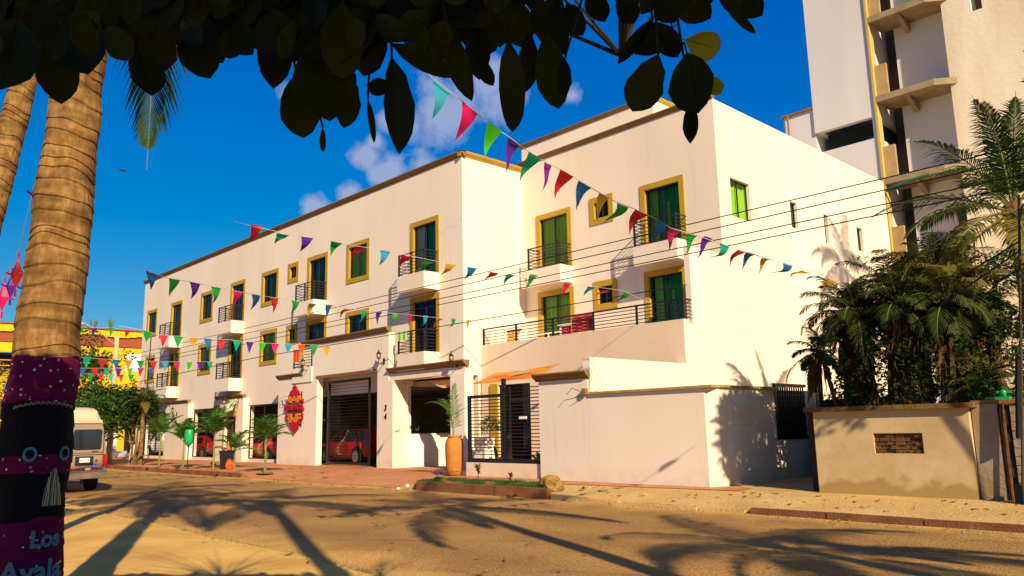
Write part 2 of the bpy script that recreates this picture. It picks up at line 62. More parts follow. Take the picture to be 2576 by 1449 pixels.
# ---------------------------------------------------------------- materials
MC={}
def mat(name,col,rough=.8,var=0,vscale=1.,bump=0,bscale=20,metal=0,spec=.3,trans=0,coat=0,col2=None,streak=False,lo=.35,hi=.65):
    if name in MC: return MC[name]
    m=bpy.data.materials.new(name); m.use_nodes=True; t=m.node_tree; b=t.nodes['Principled BSDF']
    b.inputs['Base Color'].default_value=(*col,1); b.inputs['Roughness'].default_value=rough; b.inputs['Metallic'].default_value=metal
    b.inputs['Specular IOR Level'].default_value=spec; b.inputs['Coat Weight'].default_value=coat
    geo=N(t,'ShaderNodeNewGeometry')
    src=geo.outputs['Position']
    if streak:
        mp=N(t,'ShaderNodeMapping'); mp.inputs['Scale'].default_value=(1,1,.22); t.links.new(src,mp.inputs[0]); src=mp.outputs[0]
    if var or col2:
        n=N(t,'ShaderNodeTexNoise'); n.inputs['Scale'].default_value=vscale; n.inputs['Detail'].default_value=5; n.inputs['Roughness'].default_value=.6; t.links.new(src,n.inputs[0])
        r=N(t,'ShaderNodeMapRange'); r.inputs[1].default_value=lo; r.inputs[2].default_value=hi; t.links.new(n.outputs[0],r.inputs[0])
        x=N(t,'ShaderNodeMix',data_type='RGBA'); t.links.new(r.outputs[0],x.inputs[0])
        c2=col2 if col2 else tuple(c*(1-var) for c in col)
        x.inputs[6].default_value=(*col,1); x.inputs[7].default_value=(*c2,1); t.links.new(x.outputs[2],b.inputs['Base Color'])
        MC[name+'#']=(t,x)
    if bump:
        n2=N(t,'ShaderNodeTexNoise'); n2.inputs['Scale'].default_value=bscale; n2.inputs['Detail'].default_value=6; t.links.new(geo.outputs['Position'],n2.inputs[0])
        bp=N(t,'ShaderNodeBump'); bp.inputs['Strength'].default_value=bump; bp.inputs['Distance'].default_value=.03; t.links.new(n2.outputs[0],bp.inputs['Height']); t.links.new(bp.outputs[0],b.inputs['Normal'])
    if trans:
        tr=N(t,'ShaderNodeBsdfTranslucent'); tr.inputs[0].default_value=(col[0]*1.6,col[1]*1.7,col[2]*.8,1)
        ms=N(t,'ShaderNodeMixShader'); ms.inputs[0].default_value=trans; t.links.new(b.outputs[0],ms.inputs[1]); t.links.new(tr.outputs[0],ms.inputs[2]); t.links.new(ms.outputs[0],t.nodes['Material Output'].inputs[0])
    MC[name]=m; return m
WALL=mat('cream_wall_paint',(.80,.69,.545),.85,col2=(.74,.62,.47),vscale=.35,bump=.10,bscale=60,streak=True)
WALLB=mat('white_wall_paint',(.84,.76,.68),.85,col2=(.78,.71,.60),vscale=.5,bump=.10,bscale=50,streak=True)
WALLW=mat('warm_cream_wall_paint',(.79,.62,.43),.85,col2=(.72,.54,.36),vscale=.35,bump=.10,bscale=60,streak=True)
TRIM=mat('ochre_trim_paint',(.45,.275,.018),.7,.12,2,bump=.05)
CORN=mat('brown_cornice_paint',(.24,.13,.04),.7,.2,3)
IRON=mat('black_iron_paint',(.012,.010,.010),.45,spec=.4)
ALU=mat('dark_window_frame',(.018,.016,.014),.4)
CURG=mat('green_curtain',(.33,.62,.02),.8,trans=.3)
CURD=mat('dark_teal_curtain',(.03,.12,.05),.8,.5,4)
CURP=mat('pale_curtain',(.5,.42,.26),.85)
DARK=mat('dark_interior',(.035,.028,.022),.9)  # near-black stands in for shade inside rooms, gaps and hollows
INT=mat('garage_plaster',(.42,.33,.22),.9,.3,.7)
def glassmat():
    m=bpy.data.materials.new('window_glass'); m.use_nodes=True; t=m.node_tree; t.nodes.remove(t.nodes['Principled BSDF'])
    a=N(t,'ShaderNodeBsdfTransparent'); a.inputs[0].default_value=(.90,.95,.92,1); g=N(t,'ShaderNodeBsdfGlossy'); g.inputs[0].default_value=(1,1,1,1); g.inputs[1].default_value=.03
    f=N(t,'ShaderNodeFresnel'); f.inputs[0].default_value=1.22; s=N(t,'ShaderNodeMixShader'); t.links.new(f.outputs[0],s.inputs[0]); t.links.new(a.outputs[0],s.inputs[1]); t.links.new(g.outputs[0],s.inputs[2]); t.links.new(s.outputs[0],t.nodes['Material Output'].inputs[0]); return m
GLASS=glassmat()
def grime(key,dirt,zlo=.15,zhi=.75,amt=.5):
    t,x=MC[key+'#']; b=t.nodes['Principled BSDF']; g=N(t,'ShaderNodeNewGeometry'); s=N(t,'ShaderNodeSeparateXYZ'); t.links.new(g.outputs['Position'],s.inputs[0])
    n=N(t,'ShaderNodeTexNoise'); n.inputs['Scale'].default_value=2.6; n.inputs['Detail'].default_value=8; n.inputs['Roughness'].default_value=.7; t.links.new(g.outputs['Position'],n.inputs[0])
    a=N(t,'ShaderNodeMapRange'); a.inputs[1].default_value=zhi; a.inputs[2].default_value=zlo; t.links.new(s.outputs[2],a.inputs[0])
    c=N(t,'ShaderNodeMapRange'); c.inputs[1].default_value=.38; c.inputs[2].default_value=.66; t.links.new(n.outputs[0],c.inputs[0])
    m=N(t,'ShaderNodeMath',operation='MULTIPLY'); t.links.new(a.outputs[0],m.inputs[0]); t.links.new(c.outputs[0],m.inputs[1])
    # narrow rain streaks
    mp=N(t,'ShaderNodeMapping'); mp.inputs['Scale'].default_value=(7,7,.35); t.links.new(g.outputs['Position'],mp.inputs[0]); n2=N(t,'ShaderNodeTexNoise'); n2.inputs['Scale'].default_value=1.0; n2.inputs['Detail'].default_value=4; t.links.new(mp.outputs[0],n2.inputs[0])
    e=N(t,'ShaderNodeMapRange'); e.inputs[1].default_value=.60; e.inputs[2].default_value=.78; e.inputs[4].default_value=.45; t.links.new(n2.outputs[0],e.inputs[0])
    # hairline cracks
    v=N(t,'ShaderNodeTexVoronoi',feature='DISTANCE_TO_EDGE'); v.inputs['Scale'].default_value=.33; nw=N(t,'ShaderNodeMix',data_type='RGBA'); nw.inputs[0].default_value=.12; t.links.new(g.outputs['Position'],nw.inputs[6]); n3=N(t,'ShaderNodeTexNoise'); n3.inputs['Scale'].default_value=2; t.links.new(g.outputs['Position'],n3.inputs[0]); t.links.new(n3.outputs[1],nw.inputs[7]); t.links.new(nw.outputs[2],v.inputs[0])
    k=N(t,'ShaderNodeMapRange'); k.inputs[1].default_value=.0045; k.inputs[2].default_value=.001; k.inputs[4].default_value=.35; t.links.new(v.outputs[0],k.inputs[0])
    m1=N(t,'ShaderNodeMath',operation='MAXIMUM'); t.links.new(m.outputs[0],m1.inputs[0]); t.links.new(e.outputs[0],m1.inputs[1]); m2_=N(t,'ShaderNodeMath',operation='MAXIMUM'); t.links.new(m1.outputs[0],m2_.inputs[0]); t.links.new(k.outputs[0],m2_.inputs[1])
    f=N(t,'ShaderNodeMath',operation='MULTIPLY'); f.inputs[1].default_value=amt; t.links.new(m2_.outputs[0],f.inputs[0])
    y=N(t,'ShaderNodeMix',data_type='RGBA'); t.links.new(f.outputs[0],y.inputs[0]); t.links.new(x.outputs[2],y.inputs[6]); y.inputs[7].default_value=(*dirt,1); t.links.new(y.outputs[2],b.inputs['Base Color'])
for k_ in ('cream_wall_paint','white_wall_paint','warm_cream_wall_paint'): grime(k_,(.42,.31,.19))

TINT=mat('tinted_car_glass',(.008,.012,.018),.05,spec=.9,coat=.5)
# ---------------------------------------------------------------- mesh helpers
WL={}
def wl(o):
    return WL.get(o.name,Vector((0,0,0))) if o else Vector((0,0,0))
def tag(o,label=None,cat=None,group=None,kind=None):
    if label:o['label']=label
    if cat:o['category']=cat
    if group:o['group']=group
    if kind:o['kind']=kind
    return o
def thing(name,label,cat,loc=(0,0,0),group=None):
    o=bpy.data.objects.new(name,None); COL.objects.link(o); o.location=loc; o.empty_display_size=.2
    tag(o,label,cat,group); WL[o.name]=Vector(loc); return o
class MB:
    def __init__(s): s.v=[]; s.f=[]; s.m=[]; s.cur=0
    def add(s,vs,fs):
        b=len(s.v); s.v+=[tuple(p) for p in vs]; s.f+=[tuple(b+i for i in f) for f in fs]; s.m+=[s.cur]*len(fs); return s
    def box(s,lo,hi):
        x0,y0,z0=lo; x1,y1,z1=hi
        return s.add([(x0,y0,z0),(x1,y0,z0),(x1,y1,z0),(x0,y1,z0),(x0,y0,z1),(x1,y0,z1),(x1,y1,z1),(x0,y1,z1)],[(0,3,2,1),(4,5,6,7),(0,1,5,4),(1,2,6,5),(2,3,7,6),(3,0,4,7)])
    def quad(s,a,b,c,d): return s.add([a,b,c,d],[(0,1,2,3)])
    def tube(s,pts,rad,n=6,cap=True):
        pts=[Vector(p) for p in pts]; rad=rad if hasattr(rad,'__len__') else [rad]*len(pts); vs=[];fs=[]
        pv=None
        for i,p in enumerate(pts):
            t=(pts[min(i+1,len(pts)-1)]-pts[max(i-1,0)]).normalized()
            if pv is None:
                a=t.cross(Vector((0,0,1))); 
                if a.length<1e-3: a=Vector((1,0,0))
                a.normalize()
            else:
                a=(pv-t*pv.dot(t)).normalized()
            pv=a; b=t.cross(a)
            for k in range(n):
                an=2*pi*k/n; vs.append(p+(a*math.cos(an)+b*math.sin(an))*rad[i])
        for i in range(len(pts)-1):
            for k in range(n): fs.append((i*n+k,i*n+(k+1)%n,(i+1)*n+(k+1)%n,(i+1)*n+k))
        if cap: fs.append(tuple(range(n))[::-1]); fs.append(tuple((len(pts)-1)*n+k for k in range(n)))
        return s.add(vs,fs)
    def lathe(s,prof,c=(0,0,0),n=16,ax='z'):
        vs=[];fs=[]
        for (r,z) in prof:
            for k in range(n):
                a=2*pi*k/n; x,y=r*math.cos(a),r*math.sin(a)
                p={'z':(x,y,z),'y':(x,z,y),'x':(z,x,y)}[ax]; vs.append((c[0]+p[0],c[1]+p[1],c[2]+p[2]))
        for i in range(len(prof)-1):
            for k in range(n):
                q=(i*n+k,i*n+(k+1)%n,(i+1)*n+(k+1)%n,(i+1)*n+k); fs.append(q if ax!='y' else q[::-1])
        fs.append(tuple(range(n))[::-1]); fs.append(tuple((len(prof)-1)*n+k for k in range(n)))
        return s.add(vs,fs)
    def prism(s,poly,lo,hi,ax='y'):
        # poly in the two other axes
        def P(a,b,c): return {'y':(a,c,b),'x':(c,a,b),'z':(a,b,c)}[ax]
        n=len(poly); vs=[P(a,b,lo) for a,b in poly]+[P(a,b,hi) for a,b in poly]
        fs=[tuple(range(n)),tuple(range(2*n-1,n-1,-1))]+[(i,i+n,(i+1)%n+n,(i+1)%n) for i in range(n)]
        return s.add(vs,fs)
    def build(s,name,m,parent=None,smooth=False,kind=None,label=None,fix=True):
        me=bpy.data.meshes.new(name); o_=wl(parent)
        me.from_pydata([(p[0]-o_.x,p[1]-o_.y,p[2]-o_.z) for p in s.v],[],s.f)
        ms=m if isinstance(m,(list,tuple)) else [m]
        for q in ms: me.materials.append(q)
        if len(ms)>1: me.polygons.foreach_set('material_index',s.m)
        if smooth: me.polygons.foreach_set('use_smooth',[True]*len(me.polygons))
        if fix and len(s.f)<60000:
            bm=bmesh.new(); bm.from_mesh(me); bmesh.ops.recalc_face_normals(bm,faces=bm.faces); bm.to_mesh(me); bm.free()
        me.update()
        o=bpy.data.objects.new(name,me); COL.objects.link(o)
        if parent: o.parent=parent; WL[o.name]=o_
        if kind:o['kind']=kind
        if label:o['label']=label
        return o
CUBE={}
def bit(name,m,parent,lo,hi):
    me=CUBE.get(m.name)
    if not me:
        b=MB().box((-.5,-.5,-.5),(.5,.5,.5)); me=bpy.data.meshes.new('unit_block_'+m.name); me.from_pydata(b.v,[],b.f); me.materials.append(m); CUBE[m.name]=me
    o=bpy.data.objects.new(name,me); COL.objects.link(o); b=wl(parent)
    if parent: o.parent=parent
    o.location=[(lo[i]+hi[i])/2-b[i] for i in range(3)]; o.scale=[abs(hi[i]-lo[i]) for i in range(3)]
    return o
def rod(name,m,parent,a,b,r=.015):
    return MB().tube([a,b],r,5).build(name,m,parent)
def dup(root,loc=None,rz=None,label=None,scale=None):
    def cp(o,p):
        c=o.copy(); COL.objects.link(c)
        if p: c.parent=p
        for k in o.children: cp(k,c)
        return c
    r=cp(root,None)
    if loc is not None:r.location=loc
    if rz is not None:r.rotation_euler=(0,0,rz)
    if scale:r.scale=(scale,)*3
    if label:r['label']=label
    return r
def text_mb(txt,size,depth=.01,bold=0,shear=0):
    cu=bpy.data.curves.new('t','FONT'); cu.body=txt; cu.size=size; cu.extrude=depth; cu.offset=bold; cu.shear=shear; cu.align_x='CENTER'; cu.resolution_u=3
    o=bpy.data.objects.new('t',cu); COL.objects.link(o); dg=bpy.context.evaluated_depsgraph_get(); dg.update(); me=bpy.data.meshes.new_from_object(o.evaluated_get(dg))
    b=MB(); b.add([tuple(v.co) for v in me.vertices],[tuple(p.vertices) for p in me.polygons]); bpy.data.objects.remove(o); bpy.data.meshes.remove(me); return b
def xf(b,f): b.v=[tuple(f(*p)) for p in b.v]; return b
def wall(b,ax,c0,c1,u0,u1,z0,z1,holes):
    """solid wall: ax 'y' -> c is Y, u is X ; ax 'x' -> c is X, u is Y. holes=(u0,u1,z0,z1)"""
    us=sorted({u0,u1}|{h[0] for h in holes}|{h[1] for h in holes}); 
    for i in range(len(us)-1):
        a,e=us[i],us[i+1]; m=(a+e)/2
        cuts=sorted([(h[2],h[3]) for h in holes if h[0]<m<h[1]]); z=z0; seg=[]
        for (p,q) in cuts:
            if p>z: seg.append((z,p))
            z=max(z,q)
        if z<z1: seg.append((z,z1))
        for (p,q) in seg:
            if ax=='y': b.box((a,c0,p),(e,c1,q))
            else: b.box((c0,a,p),(c1,e,q))
    return b

# ================================================================ GROUND
def gz(x,y):
    """height of the far pavement"""
    s=.02+.052*min(1,max(0,(x+26)/7)); z=.13+s*(y-13.6)-.035*min(1,max(0,(x+9)/1.5))*max(0,1-(y-13.6)/1.5)
    if y>15.5: z=.13+s*1.9+(y-15.5)*.004
    w=min(1,max(0,(x+29.2)/.9))*min(1,max(0,(-18.0-x)/.9))
    if w>0: z=z-w*(z-.012-(z-.012)*min(1,max(0,(y-13.45)/2.6))**.8)
    if x>-13.2:
        w2=min(1,(x+13.2)/1.5)*min(1,max(0,(-7.6-x)/.8))
        if y<14.4: z=z-w2*.085*(1-min(1,max(0,(y-13.5)/.9)))
    return z
GROUND=mat('dry_earth',(.30,.19,.08),.95,.4,.3,bump=.3,bscale=8)
MB().quad((-600,-400,-.06),(400,-400,-.06),(400,600,-.06),(-600,600,-.06)).build('ground',GROUND,kind='structure')
ROAD=mat('dusty_road_surface',(.37,.205,.050),.95,col2=(.255,.135,.032),vscale=.55,bump=.9,bscale=22,lo=.3,hi=.7)
def roadmat():
    t,x=MC['dusty_road_surface#']; b=t.nodes['Principled BSDF']
    g=N(t,'ShaderNodeNewGeometry'); v=N(t,'ShaderNodeTexVoronoi'); v.inputs['Scale'].default_value=26; t.links.new(g.outputs['Position'],v.inputs[0])
    n=N(t,'ShaderNodeTexNoise'); n.inputs['Scale'].default_value=55; n.inputs['Detail'].default_value=3; t.links.new(g.outputs['Position'],n.inputs[0])
    r=N(t,'ShaderNodeMapRange'); r.inputs[1].default_value=.3;r.inputs[2].default_value=.7;r.inputs[3].default_value=.45;r.inputs[4].default_value=1.5; t.links.new(n.outputs[0],r.inputs[0])
    # dusty sand drifting over the edges of the lane
    s=N(t,'ShaderNodeSeparateXYZ'); t.links.new(g.outputs['Position'],s.inputs[0])
    n3=N(t,'ShaderNodeTexNoise'); n3.inputs['Scale'].default_value=.9; n3.inputs['Detail'].default_value=7; t.links.new(g.outputs['Position'],n3.inputs[0])
    a=N(t,'ShaderNodeMath',operation='SUBTRACT'); t.links.new(s.outputs[1],a.inputs[0]); a.inputs[1].default_value=9.6
    ab=N(t,'ShaderNodeMath',operation='ABSOLUTE'); t.links.new(a.outputs[0],ab.inputs[0])
    ma=N(t,'ShaderNodeMath',operation='MULTIPLY_ADD'); t.links.new(n3.outputs[0],ma.inputs[0]); ma.inputs[1].default_value=2.6; t.links.new(ab.outputs[0],ma.inputs[2])
    r2=N(t,'ShaderNodeMapRange'); r2.inputs[1].default_value=4.3;r2.inputs[2].default_value=5.5; t.links.new(ma.outputs[0],r2.inputs[0])
    y=N(t,'ShaderNodeMix',data_type='RGBA'); t.links.new(r2.outputs[0],y.inputs[0]); t.links.new(x.outputs[2],y.inputs[6]); y.inputs[7].default_value=(.56,.33,.08,1)
    mu=N(t,'ShaderNodeMix',data_type='RGBA',blend_type='MULTIPLY'); mu.inputs[0].default_value=1; t.links.new(y.outputs[2],mu.inputs[6]); t.links.new(r.outputs[0],mu.inputs[7]); 
    v.feature='DISTANCE_TO_EDGE'; v.inputs['Scale'].default_value=.42
    nn=N(t,'ShaderNodeTexNoise'); nn.inputs['Scale'].default_value=1.6; nn.inputs['Detail'].default_value=6; t.links.new(g.outputs['Position'],nn.inputs[0])
    wp=N(t,'ShaderNodeMix',data_type='RGBA'); wp.inputs[0].default_value=.18; t.links.new(g.outputs['Position'],wp.inputs[6]); t.links.new(nn.outputs[1],wp.inputs[7]); t.links.new(wp.outputs[2],v.inputs[0])
    ck=N(t,'ShaderNodeMapRange'); ck.inputs[1].default_value=.012; ck.inputs[2].default_value=.003; ck.inputs[4].default_value=.55; t.links.new(v.outputs[0],ck.inputs[0])
    gate=N(t,'ShaderNodeMapRange'); gate.inputs[1].default_value=.50; gate.inputs[2].default_value=.56; t.links.new(nn.outputs[0],gate.inputs[0])
    cm=N(t,'ShaderNodeMath',operation='MULTIPLY'); t.links.new(ck.outputs[0],cm.inputs[0]); t.links.new(gate.outputs[0],cm.inputs[1])
    # worn wheel lanes
    wv=N(t,'ShaderNodeMath',operation='SINE'); sc=N(t,'ShaderNodeMath',operation='MULTIPLY'); sc.inputs[1].default_value=3.3; t.links.new(s.outputs[1],sc.inputs[0]); t.links.new(sc.outputs[0],wv.inputs[0])
    wr2=N(t,'ShaderNodeMapRange'); wr2.inputs[1].default_value=-1; wr2.inputs[2].default_value=1; wr2.inputs[3].default_value=.90; wr2.inputs[4].default_value=1.08; t.links.new(wv.outputs[0],wr2.inputs[0])
    mu2=N(t,'ShaderNodeMix',data_type='RGBA',blend_type='MULTIPLY'); mu2.inputs[0].default_value=1; t.links.new(mu.outputs[2],mu2.inputs[6]); t.links.new(wr2.outputs[0],mu2.inputs[7])
    fin=N(t,'ShaderNodeMix',data_type='RGBA'); t.links.new(cm.outputs[0],fin.inputs[0]); t.links.new(mu2.outputs[2],fin.inputs[6]); fin.inputs[7].default_value=(.05,.028,.012,1); t.links.new(fin.outputs[2],b.inputs['Base Color'])
roadmat()
def sheet(name,m,xs,ys,f,skirt=.4):
    b=MB(); nx,ny=len(xs),len(ys)
    b.v=[(x,y,f(x,y)) for y in ys for x in xs]; b.f=[(j*nx+i,j*nx+i+1,(j+1)*nx+i+1,(j+1)*nx+i) for j in range(ny-1) for i in range(nx-1)]; b.m=[0]*len(b.f)
    edge=[j for j in range(nx)]; 
    base=len(b.v); b.v+=[(b.v[i][0],b.v[i][1],b.v[i][2]-skirt) for i in edge]
    for k in range(nx-1): b.f.append((k,base+k,base+k+1,k+1)); b.m.append(0)
    return b.build(name,m,kind='structure',smooth=False,fix=False)
def lin(a,b,n): return [a+(b-a)*i/n for i in range(n+1)]
sheet('road',ROAD,lin(-95,40,270),lin(4.5,13.62,26),lambda x,y:.02*noise.noise(Vector((x*.35,y*.35,3)))-.01,skirt=.1)
PAVE=mat('sandy_pavement',(.56,.375,.13),.95,col2=(.44,.275,.08),vscale=.8,bump=.7,bscale=18)
SAND=mat('sand_and_dust',(.66,.41,.10),.97,col2=(.50,.29,.06),vscale=.9,bump=.8,bscale=14)
sheet('pavement',PAVE,lin(-19.2,6,100),lin(13.6,19.8,24),gz)
def brickmat(name,c1,c2,mo,sx=1):
    m=bpy.data.materials.new(name); m.use_nodes=True; t=m.node_tree; b=t.nodes['Principled BSDF']; b.inputs['Roughness'].default_value=.85
    g=N(t,'ShaderNodeNewGeometry'); mp=N(t,'ShaderNodeMapping'); mp.inputs['Rotation'].default_value=(0,0,.78); t.links.new(g.outputs['Position'],mp.inputs[0])
    k=N(t,'ShaderNodeTexBrick'); k.inputs['Scale'].default_value=4.6*sx; k.inputs['Color1'].default_value=(*c1,1); k.inputs['Color2'].default_value=(*c2,1); k.inputs['Mortar'].default_value=(*mo,1); k.inputs['Mortar Size'].default_value=.012; t.links.new(mp.outputs[0],k.inputs[0])
    n=N(t,'ShaderNodeTexNoise'); n.inputs['Scale'].default_value=1.1; n.inputs['Detail'].default_value=6; t.links.new(g.outputs['Position'],n.inputs[0])
    r=N(t,'ShaderNodeMapRange'); r.inputs[1].default_value=.45;r.inputs[2].default_value=.72;r.inputs[4].default_value=.6; t.links.new(n.outputs[0],r.inputs[0])
    x=N(t,'ShaderNodeMix',data_type='RGBA'); t.links.new(r.outputs[0],x.inputs[0]); t.links.new(k.outputs[0],x.inputs[6]); x.inputs[7].default_value=(.50,.30,.11,1); t.links.new(x.outputs[2],b.inputs['Base Color'])
    bp=N(t,'ShaderNodeBump'); bp.inputs['Strength'].default_value=.5; bp.inputs['Distance'].default_value=.01; t.links.new(k.outputs[1],bp.inputs['Height']); bp.invert=True; t.links.new(bp.outputs[0],b.inputs['Normal']); return m
BRICKP=brickmat('red_brick_paving',(.50,.185,.055),(.40,.14,.045),(.28,.15,.06))
sheet('brick_ramp',BRICKP,lin(-62,-19.2,170),lin(13.6,19.5,24),gz)
# red paving strip in front of the right hand wall
b=MB(); xs=lin(-19.2,-9.0,40)
b.v=[(x,y,gz(x,y)+.012) for y in (14.75+0,15.6) for x in xs]; b.f=[(i,i+1,i+42,i+41) for i in range(40)]; b.m=[0]*40
for i in range(41): b.v[i]=(b.v[i][0],14.35+.5*min(1,(xs[i]+19.2)/4)+.25*max(0,(xs[i]+14)/5),0); b.v[i]=(b.v[i][0],b.v[i][1],gz(*b.v[i][:2])+.012)
b.build('brick_strip',BRICKP,kind='structure',fix=False)
# garage floor and passage floor
MB().box((-57,18.45,-.05),(-22.45,27,.16)).build('garage_floor',mat('garage_concrete',(.24,.19,.13),.9,.3,1),kind='structure')
# near pavement
def nz_(x,y):
    e=5.62-.012*(x+8)*-.9
    e=5.42+max(0,(-x-8))*.030
    h=.03*min(1,max(0,(e-y)/.5))
    return -.05+h+.085*min(1,max(0,(e-y)/.05))+.016*noise.noise(Vector((x*.6,y*.6,0)))
sheet('near_pavement',SAND,lin(-60,9,260),lin(-8,6.9,100),nz_,skirt=.0)
# kerb of cast blocks along the far side, each one a piece
KERB=mat('red_kerb_concrete',(.26,.095,.035),.9,.5,1.5,bump=.5,bscale=25); KERB2=mat('dusty_kerb_concrete',(.20,.085,.03),.9,.4,2,bump=.5,bscale=25)
kb=tag(bpy.data.objects.new('kerb',None),kind='structure'); COL.objects.link(kb)
random.seed(5)
def kerbrun(x0,x1,y,top,step,m):
    x=x0
    while x<x1-.2:
        e=min(x1,x+step*random.uniform(.9,1.1)); j=random.uniform(-.012,.012); dz=random.uniform(-.012,.012)
        b=MB(); t=top(x)+dz; t2=top(e)+dz
        b.add([(x+.012,y-.13+j,-.2),(e-.012,y-.13+j,-.2),(e-.012,y+.03,-.2),(x+.012,y+.03,-.2),(x+.012,y-.10+j,t),(e-.012,y-.10+j,t2),(e-.012,y+.03,t2),(x+.012,y+.03,t)],[(0,3,2,1),(4,5,6,7),(0,1,5,4),(1,2,6,5),(2,3,7,6),(3,0,4,7)])
        b.build('kerb_block',m,kb); x=e
kerbrun(-58,-29.0,13.6,lambda x:.17,1.15,KERB)
kerbrun(-18.1,-13.0,13.58,lambda x:.225,1.7,KERB)
kerbrun(-13.0,-8.0,13.62,lambda x:gz(x,13.6)-.012,1.0,PAVE)
kerbrun(-7.9,3,13.6,lambda x:.098+.015*noise.noise(Vector((x,0,0))),1.6,KERB2)
# rounded end of the raised bed, side kerb
b=MB(); b.tube([(-18.1,13.55,-.02),(-18.25,13.6,.1),(-18.45,14.0,.14),(-18.9,14.9,.17)],.085,8); b.build('kerb_end',mat('worn_dark_kerb',(.07,.05,.035),.9,.4,5),kb)
# grass bed
SOIL=mat('red_soil',(.28,.12,.05),.95,.5,6,bump=.6)
b=MB(); xs=lin(-18.3,-13.3,30); ys=lin(13.6,14.75,8)
def bedz(x,y): return .205+.03*noise.noise(Vector((x*2,y*2,1)))+.03*(y-13.6)
b.v=[(x-(y-13.6)*.35,y,bedz(x,y)) for y in ys for x in xs]; b.f=[(j*31+i,j*31+i+1,(j+1)*31+i+1,(j+1)*31+i) for j in range(8) for i in range(30)]; b.m=[0]*len(b.f)
b.build('grass_bed_soil',SOIL,kind='structure',fix=False)
GR=mat('lawn_grass',(.035,.115,.018),.8,.5,8,trans=.25)
b=MB()
for i in range(9000):
    x=random.uniform(-18.3,-13.3); y=random.uniform(13.6,14.75)
    if noise.noise(Vector((x*1.7,y*2.2,7)))<-.12 and x<-14.5: continue
    z=bedz(x,y); a=random.uniform(0,6.3); h=random.uniform(.04,.10); w=.006; lx,ly=random.uniform(-.03,.03),random.uniform(-.03,.03); x2=x-(y-13.6)*.35
    b.add([(x2-w*math.cos(a),y-w*math.sin(a),z-.01),(x2+w*math.cos(a),y+w*math.sin(a),z-.01),(x2+lx,y+ly,z+h)],[(0,1,2)])
tag(b.build('grass',GR,fix=False),'short green lawn in the raised bed beside the clay jar','grass',kind='stuff')
# dry tufts at the near kerb and pebbles
DRYG=mat('dry_grass',(.22,.20,.05),.9,.4,5,trans=.2)
b=MB()
for (cx,cy,n,r_) in [(-16.8,5.75,260,.45),(-11.5,5.55,220,.5),(-10.4,5.6,90,.3),(-9.2,5.5,160,.4),(-8.2,5.45,120,.3),(-14,5.6,80,.5),(-50,13.9,200,1.2)]:
    for i in range(n):
        x=random.gauss(cx,r_); y=random.gauss(cy,r_*.22); a=random.uniform(0,6.3); h=random.uniform(.015,.06); w=.006
        z=nz_(x,y) if y<8 else .12
        b.add([(x-w*math.cos(a),y-w*math.sin(a),z-.01),(x+w*math.cos(a),y+w*math.sin(a),z-.01),(x+random.uniform(-.04,.04),y+random.uniform(-.04,.04),z+h)],[(0,1,2)])
tag(b.build('dry_grass',DRYG,fix=False),'dry grass tufts growing along the near road edge','dry grass',kind='stuff')
PEB=mat('pebble',(.30,.20,.11),.9,.4,20)
b=MB()
for i in range(900):
    if i<500: x=random.uniform(-24,-4); y=random.choice([random.gauss(5.9,.45),random.uniform(5,13.4),random.gauss(13.3,.12)])
    else: x=random.uniform(-14,-3.5); y=random.uniform(13.2,15.2)
    z=(gz(x,y) if y>13.6 else (nz_(x,y) if y<6 else 0)); s=random.uniform(.006,.022)*(1.5 if random.random()<.05 else 1)
    a=random.uniform(0,3); c,k=math.cos(a)*s,math.sin(a)*s
    b.add([(x+c,y+k,z),(x-k,y+c,z),(x-c,y-k,z),(x+k,y-c,z),(x,y,z+s*.8)],[(0,1,4),(1,2,4),(2,3,4),(3,0,4)])
tag(b.build('gravel',PEB,fix=False),'loose pebbles and grit scattered over the road and pavement','gravel',kind='stuff')
DL=mat('fallen_leaf',(.22,.10,.03),.9,.5,9)
b=MB()
for i in range(230):
    k=i%4
    if k==0: x=random.uniform(-20,-5); y=random.gauss(5.8,.5)
    elif k==1: x=random.uniform(-24,-6); y=random.uniform(6.2,13.3)
    elif k==2: x=random.uniform(-28,-4); y=random.gauss(13.25,.15)
    else: x=random.uniform(-13,-3.8); y=random.uniform(13.8,15.2)
    z=(gz(x,y) if y>13.6 else (nz_(x,y) if y<6.6 else .005))+.008; a=random.uniform(0,6.3); l=random.uniform(.035,.09); c,k2=math.cos(a)*l,math.sin(a)*l
    b.add([(x-c,y-k2,z+.004),(x-k2*.4,y+c*.4,z+random.uniform(0,.02)),(x+c,y+k2,z+random.uniform(0,.03)),(x+k2*.4,y-c*.4,z)],[(0,1,2,3)])
tag(b.build('fallen_leaves',DL,fix=False),'dry brown fallen leaves scattered over the road edges and pavement','fallen leaves',kind='stuff')
# ================================================================ HOTEL
H=thing('hotel_building','three storey cream hotel with ochre window trims and black railed balconies','hotel',(-30,18.9,0))
YF=18.9
F3=[('w',-56.18,-54.28,8.22,10.06,'dark'),('d',-51.85,-49.95,7.72,10.06,'dark'),('w',-47.12,-45.27,8.22,10.06,'dark'),('d',-42.93,-41.06,7.72,10.06,'lace'),('w',-39.10,-37.20,8.22,10.06,'lace'),('s',-36.22,-35.12,9.06,10.06,'dark'),('d',-34.24,-32.32,7.72,10.06,'lace'),('w',-30.67,-28.80,8.22,10.06,'green'),('d',-25.78,-23.88,7.72,10.06,'mix')]
F2=[('w',-56.0,-54.2,5.1,6.92,'green'),('d',-51.8,-49.95,4.6,6.92,'green'),('w',-47.12,-45.22,5.1,6.92,'green'),('d',-42.93,-41.06,4.6,6.92,'dark'),('w',-39.05,-37.16,5.1,6.92,'green'),('s',-36.22,-35.12,5.93,6.92,'dark'),('d',-34.24,-32.32,4.6,6.92,'lace'),('w',-30.67,-28.76,5.1,6.92,'dark'),('d',-25.78,-23.86,4.6,6.92,'blue')]
